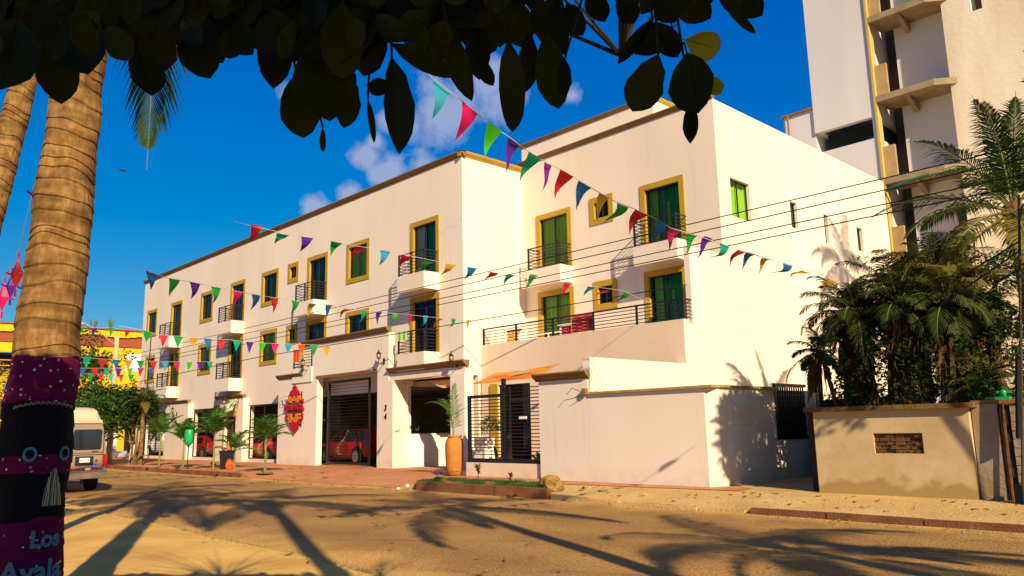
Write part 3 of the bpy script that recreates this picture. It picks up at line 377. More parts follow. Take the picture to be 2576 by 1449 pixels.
holes=[(a,b_,c,e) for (k,a,b_,c,e,q) in F3+F2]
holes+=[(-55.65,-51.6,.33,3.1),(-47.5,-43.76,.33,3.1),(-42.45,-40.95,.1,2.62),(-40.13,-36.84,.33,3.1),(-33.2,-26.3,.0,3.25),(-26.15,-22.45,0,3.62)]
b=MB(); wall(b,'y',YF,YF+.3,-57.0,-22.45,-.1,12.1,holes)
b.box((-22.75,19.2,3.62),(-22.45,22.2,12.1)); b.box((-22.75,19.6,0),(-22.45,22.2,3.62))
b.box((-57.0,19.2,0),(-56.7,27,12.1)); b.box((-56.7,26.7,0),(-22.75,27,12.1)); b.box((-56.7,19.2,11.6),(-22.75,26.7,11.8))
b.build('main_block_wall',WALL,H)
b=MB(); b.box((-56.7,19.2,3.35),(-22.75,26.7,3.55)); b.box((-56.7,19.2,7.0),(-22.75,26.7,7.2)); b.build('floor_slab',INT,H)
b=MB(); b.box((-56.7,20.9,3.55),(-22.75,20.95,7.0)); b.box((-56.7,20.9,7.2),(-22.75,20.95,11.6)); b.build('dark_room_backing',DARK,H)
MB().box((-56.7,26.3,.16),(-26.2,26.4,3.35)).build('garage_back_wall',INT,H)
for gx in (-48.9,-36.3):   # cross beams and posts inside the garage
    bit('garage_post',INT,H,(gx-.2,22,.16),(gx+.2,22.4,3.35))
def cornice(name,p0,p1,z,proj=.14,h=.2,parent=H,m=CORN):
    """moulding along +X or +Y between p0 and p1, sloping outwards"""
    (x0,y0),(x1,y1)=p0,p1; b=MB()
    if abs(y1-y0)<1e-6:
        prof=[(y0+.12,z),(y0-.02,z),(y0-.05,z+h*.25),(y0-proj*.7,z+h*.45),(y0-proj,z+h*.8),(y0-proj,z+h),(y0+.12,z+h)]; b.prism(prof,x0,x1,'x')
    else:
        prof=[(x0-.12,z),(x0+.02,z),(x0+.05,z+h*.25),(x0+proj*.7,z+h*.45),(x0+proj,z+h*.8),(x0+proj,z+h),(x0-.12,z+h)]; b.prism(prof,y0,y1,'y')
    return b.build(name,m,parent)
cornice('cornice',(-57.1,YF),(-22.31,YF),12.1); cornice('cornice',(-22.45,YF-.14),(-22.45,22.19),12.102,m=TRIM)  # one cornice paint split by colour: shaded brown front, sunlit ochre east
random.seed(11)
def curtain(x0,x1,z0,z1,Y,m,parent,amp=.035,ax='y'):
    n=max(6,int((x1-x0)/.035)); b=MB(); ph=random.random()*9
    for i in range(n+1):
        u=x0+(x1-x0)*i/n; dY=amp*math.sin(i*1.15+ph)+amp*.5*math.sin(i*.43+ph*2)
        for z in (z0,z1): b.v.append((u,Y+dY,z) if ax=='y' else (Y+dY,u,z))
    b.f=[(2*i,2*i+2,2*i+3,2*i+1) for i in range(n)]; b.m=[0]*n
    return b.build('curtain',m,parent,smooth=True,fix=False)
def window(kind,x0,x1,z0,z1,look,Y=YF,parent=H):
    t=.2 if kind!='s' else .22
    b=MB(); D=.2; yo=Y-.035
    b.box((x0,yo,z0),(x0+t,Y+D,z1)); b.box((x1-t,yo,z0),(x1,Y+D,z1)); b.box((x0+t,yo,z1-t),(x1-t,Y+D,z1))
    if kind!='d': b.box((x0+t,yo,z0),(x1-t,Y+D,z0+t))
    w=b.build('window' if kind!='d' else 'balcony_door',TRIM,parent)
    a,e,p,q=x0+t,x1-t,(z0 if kind=='d' else z0+t),z1-t
    b=MB(); y=Y+.07; f=.045
    b.box((a,y,p),(a+f,y+.05,q)); b.box((e-f,y,p),(e,y+.05,q)); b.box((a+f,y,q-f),(e-f,y+.05,q)); b.box((a+f,y,p),(e-f,y+.05,p+f)); m=(a+e)/2; b.box((m-f*.6,y-.01,p+f),(m+f*.6,y+.04,q-f))
    b.build('frame',ALU,w)
    MB().quad((a+f,y+.02,p+f),(e-f,y+.02,p+f),(e-f,y+.02,q-f),(a+f,y+.02,q-f)).build('pane',GLASS,w,fix=False)
    c=Y+.19
    if look=='green': curtain(a-.02,e+.02,p,q+.02,c,CURG,w)
    elif look=='lace': curtain(a,e,p,q,c+.15,CURD,w)
    elif look=='dark': curtain(a,a+(e-a)*.45,p,q,c+.2,CURD,w)
    elif look=='blue': curtain(a+(e-a)*.3,e,p,q,c+.3,mat('navy_curtain',(.015,.03,.07),.8),w)
    elif look=='mix':
        curtain(a+(e-a)*.0,a+(e-a)*.38,p,q,c,CURP,w); curtain(a+(e-a)*.42,e,p,q,c+.05,mat('deep_green_curtain',(.02,.30,.07),.8,trans=.3),w)
    return w
for r_ in F3+F2: window(*r_)
def railing(name,parent,pts,z0,z1,nb=7,posts=True,bt=.028):
    for i in range(len(pts)-1):
        (xa,ya),(xb,yb)=pts[i],pts[i+1]
        for k in range(nb):
            z=z0+(z1-z0)*(k+.6)/(nb-.4); w=bt*.42 if k<nb-1 else bt*.8
            if abs(ya-yb)<1e-6: bit('bar',IRON,parent,(min(xa,xb),ya-w/2,z-w),(max(xa,xb),ya+w/2,z+w))
            else: bit('bar',IRON,parent,(xa-w/2,min(ya,yb),z-w),(xa+w/2,max(ya,yb),z+w))
    for (x,y) in (pts if posts is True else posts): bit('post',IRON,parent,(x-.028,y-.028,z0-.02),(x+.028,y+.028,z1+.03))
def balcony(x0,x1,zf,Y=YF,dep=.75,parent=H,hh=.68,rail=True):
    b=MB(); yf=Y-dep; b.box((x0,yf,zf-hh),(x1,Y,zf)); o=b.build('balcony',WALL,parent)
    if rail: railing('rail',o,[(x0+.05,Y-.03),(x0+.05,yf+.05),(x1-.05,yf+.05),(x1-.05,Y-.03)],zf,zf+.86,posts=[(x0+.05,yf+.05),((x0+x1)/2,yf+.05),(x1-.05,yf+.05)])
    return o
for i,x in enumerate([(-51.75,-49.95),(-42.83,-41.06),(-34.1,-32.32),(-25.66,-23.9)]):
    balcony(x[0],x[1],7.70)
    balcony(x[0],x[1],4.58)
# ground-floor portals
def portal(x0,x1,ztop,door=None):
    b=MB(); wall(b,'y',18.6,18.898,x0,x1,0,ztop,[door] if door else []); b.build('portal_wall',WALL,H); cornice('cornice',(x0-.1,18.6),(x1+.02,18.6),ztop,proj=.12,h=.18)
portal(-51.1,-47.5,3.5); portal(-43.5,-40.15,3.5,(-42.35,-41.0,0,2.55))
b=MB(); b.box((-42.45,18.52,2.55),(-40.9,18.598,2.8)); b.box((-42.45,18.55,0),(-42.352,18.598,2.55)); b.build('door_surround',TRIM,H)
MB().box((-42.34,18.75,0),(-41.7,18.8,2.5)).build('entrance_door',mat('dark_wood',(.05,.03,.015),.6),H)
# portico with the gate
b=MB(); wall(b,'y',18.2,18.6,-35.5,-33.102,-.1,4.15,[]); b.build('sign_panel_wall',WALL,H); cornice('cornice',(-35.6,18.2),(-33.1,18.2),4.152,proj=.14,h=.2)
b=MB(); wall(b,'y',18.2,18.5,-33.1,-26.3,-.1,5.55,[(-31.88,-27.08,-.1,4.04)]); b.build('portico_wall',WALL,H); cornice('cornice',(-33.2,18.2),(-26.28,18.2),5.552,proj=.16,h=.22)
b=MB(); b.box((-33.18,18.14,4.36),(-33.102,18.66,5.55)); b.build('portico_edge_trim',TRIM,H)
b=MB(); b.box((-31.95,18.16,4.042),(-27.08,18.198,4.12)); b.build('gate_lintel_trim',CORN,H)
b=MB(); b.box((-26.3,18.2,-.1),(-26.0,18.88,3.6)); b.box((-26.3,18.24,3.6),(-21.6,18.5,3.86)); b.box((-22.4,18.2,-.1),(-21.6,18.62,3.6)); b.build('entrance_beam_wall',WALL,H); cornice('cornice',(-26.28,18.24),(-21.5,18.24),3.862,proj=.2,h=.22)
b=MB(); b.box((-26.3,18.18,3.9),(-26.26,18.2,5.55)); 
# east facing passage wall with planted opening
b=MB(); wall(b,'x',-26.3,-26.0,18.882,26.3,-.1,3.6,[(18.95,21.4,1.48,3.4)]); b.build('passage_wall',WALLB,H)
for k in range(4): bit('bar',IRON,H,(-26.2,18.95,3.02+.1*k),(-26.17,21.4,3.04+.1*k))
MB().box((-26.9,19.0,.16),(-26.3,26.2,1.3)).build('planter_wall',INT,H)
b=MB(); b.box((-26.0,21.6,-.1),(-22.75,21.8,3.35)); b.build('passage_back_wall',WALL,H)
# main gate: two leaves, every bar a piece
G=thing('entrance_gate','tall black iron gate of horizontal bars standing half open in front of the red car','gate',(-31.75,18.45,.15))
def gate_leaf(x0,x1,z0,z1,y,n):
    bit('gate_frame',IRON,G,(x0,y-.04,z0),(x0+.1,y+.04,z1)); bit('gate_frame',IRON,G,(x1-.08,y-.04,z0),(x1,y+.04,z1)); bit('gate_frame',IRON,G,(x0+.1,y-.04,z1-.1),(x1-.08,y+.04,z1)); bit('gate_frame',IRON,G,(x0+.1,y-.04,z0),(x1-.08,y+.04,z0+.1))
    for k in range(n):
        z=z0+.1+(z1-z0-.2)*(k+1)/(n+1); bit('bar',IRON,G,(x0+.1,y-.008,z-.008),(x1-.08,y+.008,z+.008))
gate_leaf(-31.5,-28.15,.24,3.86,18.56,24)
for k in range(34):
    z=.4+3.4*k/34; bit('bar',IRON,G,(-31.55,18.66,z-.012),(-31.52,20.6,z+.012))
bit('gate_frame',IRON,G,(-31.57,18.62,.22),(-31.5,18.69,3.86)); bit('gate_frame',IRON,G,(-31.57,20.6,.22),(-31.5,20.68,3.86)); bit('gate_frame',IRON,G,(-31.57,18.69,3.78),(-31.5,20.6,3.86))
bit('hinge',IRON,G,(-31.62,18.42,.6),(-31.5,18.46,.7)); bit('hinge',IRON,G,(-31.62,18.42,2.1),(-31.5,18.46,2.2))
# garage window grilles
for (x0,x1) in ((-55.65,-51.6),(-47.5,-43.76),(-40.13,-36.84)):
    gr=MB().box((x0,18.96,3.02),(x1,19.02,3.10)).box((x0,18.96,.33),(x1,19.02,.39)).box((x0,18.96,.39),(x0+.06,19.02,3.02)).box((x1-.06,18.96,.39),(x1,19.02,3.02)).box(((x0+x1)/2-.02,18.96,.39),((x0+x1)/2+.02,19.02,3.02)).build('window_grille',IRON,H)
    for k in range(17): bit('bar',IRON,gr,(x0+.06,18.98,.5+.15*k),(x1-.06,18.994,.513+.15*k))
RW_=mat('red_wood',(.28,.07,.03),.8,.3,3)
MB().box((-55,19.8,2.75),(-52,21.8,3.0)).build('roof_beam',RW_,H); MB().box((-47,19.8,2.72),(-44.2,21.8,3.0)).build('roof_beam',RW_,H)
# ---- right block
YR=22.2; XE=-13.3
RW=[('d',-16.47,-14.62,7.72,10.08,'deep'),('s',-18.85,-17.72,9.1,10.15,'dark'),('d',-21.72,-19.83,7.72,10.08,'green'),('d',-16.47,-14.68,4.6,6.93,'deep'),('s',-18.82,-17.7,5.85,6.93,'dark'),('d',-21.72,-19.8,4.6,6.93,'green')]
b=MB(); wall(b,'y',YR,YR+.3,-22.45,XE,4.6,12.4,[(a,b_,c,e) for (k,a,b_,c,e,q) in RW]); 
EW=[(22.95,24.2,8.45,9.8),(27.1,27.65,8.74,9.75),(29.85,30.2,8.55,9.73),(32.9,33.45,8.68,9.7),(31.85,32.3,4.35,4.85)]
wall(b,'x',XE-.3,XE,YR+.3,36.4,4.6,12.4,EW)
b.box((XE-.3,19.77,-.1),(XE,36.4,4.598)); b.box((-22.45,22.5,4.6),(-22.15,36.4,12.4)); b.box((-22.15,36.1,4.6),(XE-.3,36.4,12.4)); b.box((-22.15,22.5,12.0),(XE-.3,36.1,12.15))
b.build('right_block_wall',WALL,H)
b=MB(); b.box((-22.15,22.9+1.2,4.6),(XE-.3,24.15,12.0)); b.box((-22.15,22.5,7.2),(XE-.3,24.1,7.3)); b.box((-14.6,24.2,4.6),(-14.5,36,12)); b.build('dark_room_backing',DARK,H)
cornice('cornice',(-22.6,YR),(XE+.0,YR),12.402,proj=.13,h=.17)
b=MB(); b.box((-24.3,24,12.4),(-17.0,24.3,14.1)); b.box((-17.3,24.3,12.4),(-17.0,30,14.1)); b.box((-24.3,24.3,12.4),(-24,30,14.1)); b.build('roof_parapet_wall',WALL,H); cornice('cornice',(-24.4,24),(-16.9,24),14.1,proj=.12,h=.16); cornice('cornice',(-17.0,23.9),(-17.0,30),14.102,proj=.1,h=.16,m=TRIM)  # east edge in ochre, sunlight put into its colour
for r_ in RW:
    k=list(r_)
    if k[5]=='deep':
        k[5]='none'; w=window(*k,Y=YR); a,e,p,q=k[1]+.2,k[2]-.2,k[3],k[4]-.2; dg=mat('emerald_curtain',(.02,.34,.07),.8,trans=.25)
        curtain(a,a+.35,p,q,YR+.3,CURG,w); curtain(a+.3,e-.45,p,q,YR+.38,dg,w); curtain(e-.5,e,p,q,YR+.33,dg,w); curtain(a+.72,a+.86,p,q-.5,YR+.3,CURG,w,amp=.02)
    else: window(*k,Y=YR)
# side slits
for (a,e,p,q) in EW:
    b=MB(); b.box((XE-.16,a,p),(XE-.12,a+.04,q)); b.box((XE-.16,e-.04,p),(XE-.12,e,q)); b.box((XE-.16,a+.04,q-.04),(XE-.12,e-.04,q)); b.box((XE-.16,a+.04,p),(XE-.12,e-.04,p+.04))
    if e-a>1: b.box((XE-.16,(a+e)/2-.02,p+.04),(XE-.12,(a+e)/2+.02,q-.04))
    w=b.build('side_window',ALU,H)
    MB().quad((XE-.14,a+.04,p+.04),(XE-.14,e-.04,p+.04),(XE-.14,e-.04,q-.04),(XE-.14,a+.04,q-.04)).build('pane',GLASS,w,fix=False)
    curtain(a,e,p,q,XE-.26,CURG if e-a>1 else CURD,w,ax='x')
balcony(-21.6,-19.83,7.72,Y=YR,dep=.72); balcony(-16.36,-14.55,7.72,Y=YR,dep=.72)
# terrace over the ground floor
b=MB(); wall(b,'y',19.75,20.05,-22.45,XE-.002,-.1,4.74,[(-21.5,-19.85,.3,3.2)]); b.box((-22.45,20.05,4.35),(XE-.3,22.198,4.598)); b.build('terrace_wall',WALLW,H); MB().box((XE-.2,20.25,4.6),(XE-.002,22.198,7.04)).build('terrace_end_wall',WALL,H)
tr=MB().box((XE-.25,15.42,2.3),(XE,19.75,3.4)).box((XE-.25,15.72,-.1),(XE,19.75,2.298)).build('annex_wall',WALL,H)
railing('terrace_rail',tag(bpy.data.objects.new('terrace_railing',None)) if False else H,[(-22.4,19.85),(XE-.05,19.85),(XE-.05,20.25)],4.74,5.36,nb=6,posts=[(-22.38,19.85),(-20.6,19.85),(-18.75,19.85),(-16.9,19.85),(-15.1,19.85),(XE-.35,19.85),(XE-.05,19.85)],bt=.032)
b=MB(); b.box((-21.9,19.68,.3),(-21.5,19.748,3.25)); b.build('door_surround',TRIM,H)
b=MB(); b.box((-21.5,19.8,.3),(-21.43,19.86,3.2)); b.box((-21.0,19.8,.3),(-20.94,19.86,3.2)); b.box((-20.94,19.8,2.6),(-19.85,19.86,2.68)); b.build('glass_door',ALU,H)
MB().quad((-21.43,19.84,.3),(-19.85,19.84,.3),(-19.85,19.84,3.2),(-21.43,19.84,3.2)).build('pane',GLASS,H,fix=False)
MB().box((-21.5,21,.2),(-19.8,21.1,3.3)).box((-21.6,20.06,.2),(-21.5,21,3.3)).build('dark_room_backing',DARK,H)
# crazy-paved stone panel on the east wall of the main block
STONE=mat('stone_cladding',(.36,.27,.13),.85,.4,6,bump=.8,bscale=20)
random.seed(3)
for i in range(7):
    for j in range(8):
        y0=19.66+.29*i; z0=1.35+.28*j
        if i+j>9 or z0>3.2: continue
        b=MB(); pts=[(y0+.02+random.uniform(0,.05),z0+.02),(y0+.26,z0+random.uniform(0,.05)),(y0+.27-random.uniform(0,.05),z0+.25),(y0+random.uniform(.0,.05),z0+.26)]
        b.prism(pts,-22.45,-22.40-random.uniform(0,.02),'x'); b.build('stone',STONE,H)
# ================================================================ front wall right of the gate
FW=thing('front_garden_wall','long plain cream street wall with brown coping at the corner of the hotel','wall',(-12,15.4,.3))
b=MB(); b.box((-15.15,15.4,-.1),(-13.4,15.7,2.86)); b.box((-13.398,15.4,-.1),(-13.05,15.7,2.52)); wall(b,'y',15.4,15.7,-13.048,-9.95,-.1,2.44,[]); b.add([(-9.948,15.4,-.1),(-9.75,15.62,-.1),(-9.75,15.7,-.1),(-9.948,15.7,-.1),(-9.948,15.4,2.44),(-9.75,15.62,2.44),(-9.75,15.7,2.44),(-9.948,15.7,2.44)],[(0,3,2,1),(4,5,6,7),(0,1,5,4),(1,2,6,5),(2,3,7,6),(3,0,4,7)]); wall(b,'x',-10.05,-9.75,15.702,20.6,-.1,2.44,[(18.25,19.8,1.26,2.44)]); b.build('wall_panel',WALL,FW)
cornice('coping',(-15.25,15.4),(-13.32,15.4),2.862,proj=.18,h=.2,parent=FW)
COP=mat('ochre_coping',(.42,.27,.08),.8,.3,4)
MB().box((-13.3,15.33,2.442),(-9.7,15.69,2.50)).box((-10.05,15.692,2.442),(-9.68,18.25,2.5)).build('coping_strip',COP,FW)
MB().box((-9.76,16.15,1.62),(-9.73,17.3,2.1)).build('patch_panel',WALLW,FW)
# pergola-like garage roof behind that wall
MB().box((-13.3,15.9,2.3),(-10.05,19.7,2.42)).build('flat_roof',INT,FW)
MB().box((-22.38,19.15,.1),(-21.6,19.6,1.3)).build('planter_wall',WALLB,H)
FN=thing('bar_fence','black horizontal bar fence on a low cream wall behind the clay jar','fence',(-16.8,15.5,.3))
MB().box((-18.35,15.5,-.1),(-15.15,15.75,.66)).build('low_wall',WALLW,FN)
for (lo,hi) in [((-18.33,15.55,.66),(-18.23,15.63,2.62)),((-18.23,15.55,.66),(-15.2,15.63,.78)),((-18.23,15.55,2.53),(-16.8,15.63,2.62)),((-16.8,15.54,.78),(-16.7,15.64,3.05))]: bit('fence_frame',IRON,FN,lo,hi)
for k in range(17): bit('bar',IRON,FN,(-18.23,15.575,.88+.098*k),(-16.8,15.605,.907+.098*k))
for k in range(20): bit('bar',IRON,FN,(-16.7,15.575,.88+.098*k),(-15.15,15.605,.907+.098*k))

GW=thing('side_garden_wall','white garden wall with a barred opening continuing left of the hotel behind the trees','wall',(-62,18.9,0))
b=MB(); wall(b,'y',18.9,19.1,-70,-57.02,-.1,2.5,[(-61.5,-58.6,.6,2.1)]); b.build('wall_panel',WALLB,GW)
b=MB(); b.add([(-60.5,18.9,2.502),(-57.02,18.9,2.502),(-57.02,18.9,3.9),(-57.6,18.9,3.6),(-60.5,19.1,2.502),(-57.02,19.1,2.502),(-57.02,19.1,3.9),(-57.6,19.1,3.6)],[(0,1,2,3),(7,6,5,4),(0,3,7,4),(3,2,6,7)]); b.build('sloping_wall_end',WALLB,GW)
for k in range(9): bit('bar',IRON,GW,(-61.5,18.98,.7+.16*k),(-58.6,19.0,.72+.16*k))
MB().box((-66,21,0),(-57.1,21.1,2.6)).build('dark_yard',DARK,GW)

# ================================================================ vacant lot wall, alley gate
LW=thing('lot_wall','weathered yellow street wall with a broken brick recess and a brown coping','wall',(-6,15.4,.15))
OLD=mat('weathered_lime_plaster',(.58,.43,.23),.95,col2=(.46,.33,.15),vscale=1.1,bump=.14,bscale=14)
def oldmat():
    t,x=MC['weathered_lime_plaster#']; b=t.nodes['Principled BSDF']; g=N(t,'ShaderNodeNewGeometry'); s=N(t,'ShaderNodeSeparateXYZ'); t.links.new(g.outputs['Position'],s.inputs[0])
    n=N(t,'ShaderNodeTexNoise'); n.inputs['Scale'].default_value=3.2; n.inputs['Detail'].default_value=7; t.links.new(g.outputs['Position'],n.inputs[0])
    ma=N(t,'ShaderNodeMath',operation='MULTIPLY_ADD'); t.links.new(n.outputs[0],ma.inputs[0]); ma.inputs[1].default_value=.7; t.links.new(s.outputs[2],ma.inputs[2])
    r=N(t,'ShaderNodeMapRange'); r.inputs[1].default_value=.92; r.inputs[2].default_value=.78; t.links.new(ma.outputs[0],r.inputs[0])
    y=N(t,'ShaderNodeMix',data_type='RGBA'); t.links.new(r.outputs[0],y.inputs[0]); t.links.new(x.outputs[2],y.inputs[6]); y.inputs[7].default_value=(.36,.24,.075,1); t.links.new(y.outputs[2],b.inputs['Base Color'])
oldmat()
b=MB(); wall(b,'y',15.4,15.65,-7.45,-4.62,-.1,1.83,[(-6.3,-5.42,1.03,1.4)]); b.box((-6.3,15.5,1.03),(-5.42,15.65,1.4)); b.build('wall_panel',OLD,LW)
b=MB(); b.box((-7.6,15.3,1.832),(-4.5,15.75,1.92)); b.build('coping',mat('stained_brown_coping',(.20,.115,.035),.9,.5,4,bump=.5),LW)
BRK=mat('old_red_brick',(.20,.085,.03),.95,.6,14,bump=.9,bscale=30)
random.seed(8)
for j in range(5):
    for i in range(5):
        x0=-6.29+.18*i-(.09 if j%2 else 0); z0=1.035+.073*j
        bit('brick',BRK,LW,(max(-6.298,x0+.006),15.43+random.uniform(0,.05),z0),(min(-5.422,x0+.172),15.499,z0+.062))
# pier and unrendered wall beyond, their shade put into the grey
PW=thing('brick_pier_wall','stained block wall in painted shade grey with a rusted post and cracked joints at the right edge','wall',(-4,15.5,.15))
GRY=mat('stained_shade_grey_plaster',(.30,.25,.20),.95,col2=(.27,.18,.085),vscale=1.6,bump=.5,bscale=14)
MB().box((-4.6,15.5,-.1),(-4.2,15.75,1.88)).build('wall_panel',GRY,PW)
MB().box((-4.6,15.5,1.882),(-2.0,15.8,1.95)).build('coping',CORN,PW)
for j in range(13):
    x=-4.02
    while x<-1.4:
        L=random.uniform(.26,.42); e=min(x+L,-1.4); bit('block',GRY,PW,(x+.005,15.52+random.uniform(0,.02),-.02+.145*j),(e-.005,15.75,.115+.145*j)); x=e
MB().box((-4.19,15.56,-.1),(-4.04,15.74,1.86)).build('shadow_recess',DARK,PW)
MB().tube([(-4.13,15.5,.12),(-4.12,15.5,1.86)],.035,8).build('rusted_post',mat('rusted_iron',(.13,.055,.015),.9,.6,9),PW)
GRNP=mat('green_plastic',(.01,.33,.10),.35,spec=.5)
# green things on the wall
t=thing('green_watering_can','bright green plastic container lying on top of the pier wall','container',(-4.25,15.62,1.95)); b=MB(); b.box((-4.36,15.53,1.95),(-4.0,15.7,2.0)).build('tray',GRNP,t); MB().lathe([(.045,0),(.055,.09),(.03,.12)],(-4.1,15.62,2.0),10).build('body',GRNP,t,smooth=True); MB().box((-4.2,15.60,2.06),(-3.98,15.63,2.1)).build('handle',GRNP,t)
# alley: iron gate panels in the dark gap
AG=thing('alley_gate','black iron grille and bars in the shaded gap between the two street walls','gate',(-8.6,20.3,.2))
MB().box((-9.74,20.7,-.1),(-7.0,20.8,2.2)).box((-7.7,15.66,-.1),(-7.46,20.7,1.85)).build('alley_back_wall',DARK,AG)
for k in range(13): bit('bar',IRON,AG,(-9.78,18.3+.118*k,1.28),(-9.75,18.33+.118*k,2.6))
bit('gate_frame',IRON,AG,(-9.8,18.22,1.22),(-9.73,19.85,1.3)); bit('gate_frame',IRON,AG,(-9.8,18.22,2.52),(-9.73,19.85,2.6)); bit('gate_frame',IRON,AG,(-9.8,18.20,1.3),(-9.73,18.27,2.52))
for k in range(4): bit('bar',IRON,AG,(-9.79,18.27,1.5+.27*k),(-9.76,19.85,1.52+.27*k))
for k in range(12): bit('bar',IRON,AG,(-9.7+.17*k,20.3,.15),(-9.675+.17*k,20.33,2.35))
for k in range(4): bit('bar',IRON,AG,(-9.7,20.28,.5+.55*k),(-7.7,20.3,.53+.55*k))
MB().box((-9.9,18.25,1.26),(-9.86,19.8,2.44)).build('sheet_panel',mat('rusty_sheet',(.035,.022,.015),.8,.5,6),AG)
# ================================================================ TOWER
T=thing('apartment_tower','tall white unfinished apartment tower with concrete balconies behind the hotel','tower',(-12,38,0))
TW=mat('tower_white_plaster',(.66,.62,.57),.9,.10,.5,bump=.1,streak=True); TC=mat('tower_cream_plaster',(.80,.71,.53),.9,col2=(.66,.53,.33),vscale=.5,bump=.4,bscale=5,streak=True); CONC=mat('raw_concrete',(.34,.26,.14),.9,.3,1.5,bump=.5); GOLD=mat('ochre_edge',(.52,.38,.10),.8)
b=MB(); wall(b,'y',37.5,37.8,-16.75,-13.72,0,34,[(-16.75,-13.9,14.95,16.02)]); b.box((-16.75,37.8,16.02),(-16.45,50,34)); b.box((-16.75,37.8,0),(-13.72,50,14.95)); b.box((-13.98,37.8,16.02),(-13.72,50,34)); b.build('west_block_wall',TW,T)
b=MB(); b.box((-24,37.6,0),(-16.752,50,14.95)); b.box((-18.4,37.6,14.95),(-16.752,50,17.35)); b.build('lower_wing_wall',TW,T)
MB().box((-18.5,37.5,17.352),(-16.753,50,17.47)).build('roof_edge',CORN,T)
MB().tube([(-18.1,37.45,17.38),(-18.1,37.45,16.3)],.05,6).build('rain_pipe',CORN,T)
MB().box((-16.44,38.3,14.952),(-13.99,50,16.018)).build('dark_terrace',mat('green_black_void',(.008,.016,.012),.9),T)
MB().box((-13.718,37.42,0),(-13.60,37.9,34)).build('corner_strip',GOLD,T)
b=MB(); b.box((-13.0,39.0,0),(-10.5,39.3,34)); b.build('recess_wall',TW,T)
MB().box((-13.6,39.6,0),(-13.0,39.8,34)).build('dark_shaft',DARK,T)
b=MB(); wall(b,'y',38.0,38.4,-10.5,8,0,34,[(-9.3,-8.85,19.75,21.3)]); b.box((-10.5,38.4,0),(-10.2,48,34)); b.build('east_block_wall',TC,T)
MB().box((-9.2,38.35,19.8),(-8.95,38.42,21.3)).build('window_shutter',mat('louvre_wood',(.12,.06,.02),.7),T)
for z in (8.6,12.55,16.65,20.75,24.9,29):
    s=MB().add([(-13.58,37.42,z),(-11.0,37.42,z),(-10.2,38.0,z-.02),(-10.2,39.0,z),(-13.58,39.0,z),(-13.58,37.42,z+.3),(-11.0,37.42,z+.3),(-10.2,38.0,z+.28),(-10.2,39.0,z+.3),(-13.58,39.0,z+.3)],[(4,3,2,1,0),(5,6,7,8,9),(0,1,6,5),(1,2,7,6),(2,3,8,7),(4,0,5,9)]).build('balcony_slab',CONC,T)
    s['label']='raw concrete balcony slab'
    MB().box((-13.59,37.6,z+.3),(-13.05,37.75,z+1.9)).build('balcony_panel',mat('tan_board',(.45,.31,.13),.8,.2,2),T)
    MB().prism([(37.6,z-.01),(38.9,z-.01),(38.9,z-.5)],-12.4,-12.2,'x').build('bracket',CONC,T)
for (x0,x1,z0,z1) in [(-11.15,-10.75,10.4,11.2),(-13.0,-12.6,5,7)]:
    MB().box((x0,38.96,z0),(x1,38.998,z1)).build('window',mat('dark_pane',(.01,.01,.01),.2),T)
MB().lathe([(.42,0),(.5,.1),(.52,.7),(.4,.95),(.12,1.05)],(-11.7,37.9,8.9),14).build('water_tank',mat('black_plastic_sheet',(.012,.012,.014),.3,spec=.6),T,smooth=False)
MB().tube([(-13.55,37.3,12.2),(-12.4,37.3,12.45),(-11.6,37.3,12.5)],.07,6).build('green_pipe',mat('green_pipe_paint',(.02,.12,.07),.5),T)
# ================================================================ YELLOW BUILDING far left
Y=thing('yellow_building','bright yellow building with red letters behind the trees at the left','building',(-76,23,0))
YEL=mat('yellow_house_paint',(.80,.46,.006),.85,.08,1); RED=mat('red_brown_paint',(.28,.07,.03),.85); WHT=mat('white_sign_paint',(.8,.8,.76),.6); LRED=mat('red_letter_paint',(.6,.02,.02),.6); BLK=mat('black_letter_paint',(.02,.01,.01),.6)
b=MB(); wall(b,'x',-75.4,-75.0,10,25.7,-.5,10.9,[(17.5,22.2,7.0,8.6),(10.5,16.5,7.0,8.6)]); b.box((-84,10,-.5),(-75.4,10.3,10.9)); b.box((-84,25.4,-.5),(-75.4,25.7,10.9)); b.build('wall',YEL,Y)
MB().box((-84,10,10.902),(-74.6,25.8,11.0)).build('roof',RED,Y)
b=MB(); 
for i in range(24): y=10+.65*i; b.box((-74.99,y,10.35+.10*math.sin(i*.9)),(-74.72,y+.66,10.9))
b.build('wavy_fascia',YEL,Y); MB().box((-74.99,10,9.45),(-74.9,25.7,10.3)).build('red_band',RED,Y)
MB().box((-77,10.4,6.9),(-76.9,25,8.7)).build('dark_room',DARK,Y)
for z in (7.15,7.45,7.9): bit('rail',mat('orange_rail_paint',(.65,.28,.05),.6),Y,(-74.95,10.3,z),(-74.9,22.2,z+.07))
MB().box((-74.99,23.6,7.3),(-74.95,25.2,8.9)).build('white_board',WHT,Y)
def wtext(txt,size,x,y,z,m,name,parent,bold=.02,face='x',depth=.02,shear=0,sx=1):
    b=text_mb(txt,size,depth,bold,shear)
    if face=='x': xf(b,lambda a,c,e:(x+e,y+a*sx,z+c))       # faces +X, text runs +Y
    else: xf(b,lambda a,c,e:(x+a*sx,y-e,z+c))
    return b.build(name,m,parent,fix=False)
wtext('BER',1.05,-74.95,21.2,4.95,WHT,'white_lettering',Y,.07,depth=.01); wtext('BER',1.0,-74.9,21.3,4.97,BLK,'black_lettering',Y,.03)
wtext('FERIA',1.0,-74.9,20.3,3.7,LRED,'red_lettering',Y,.03)
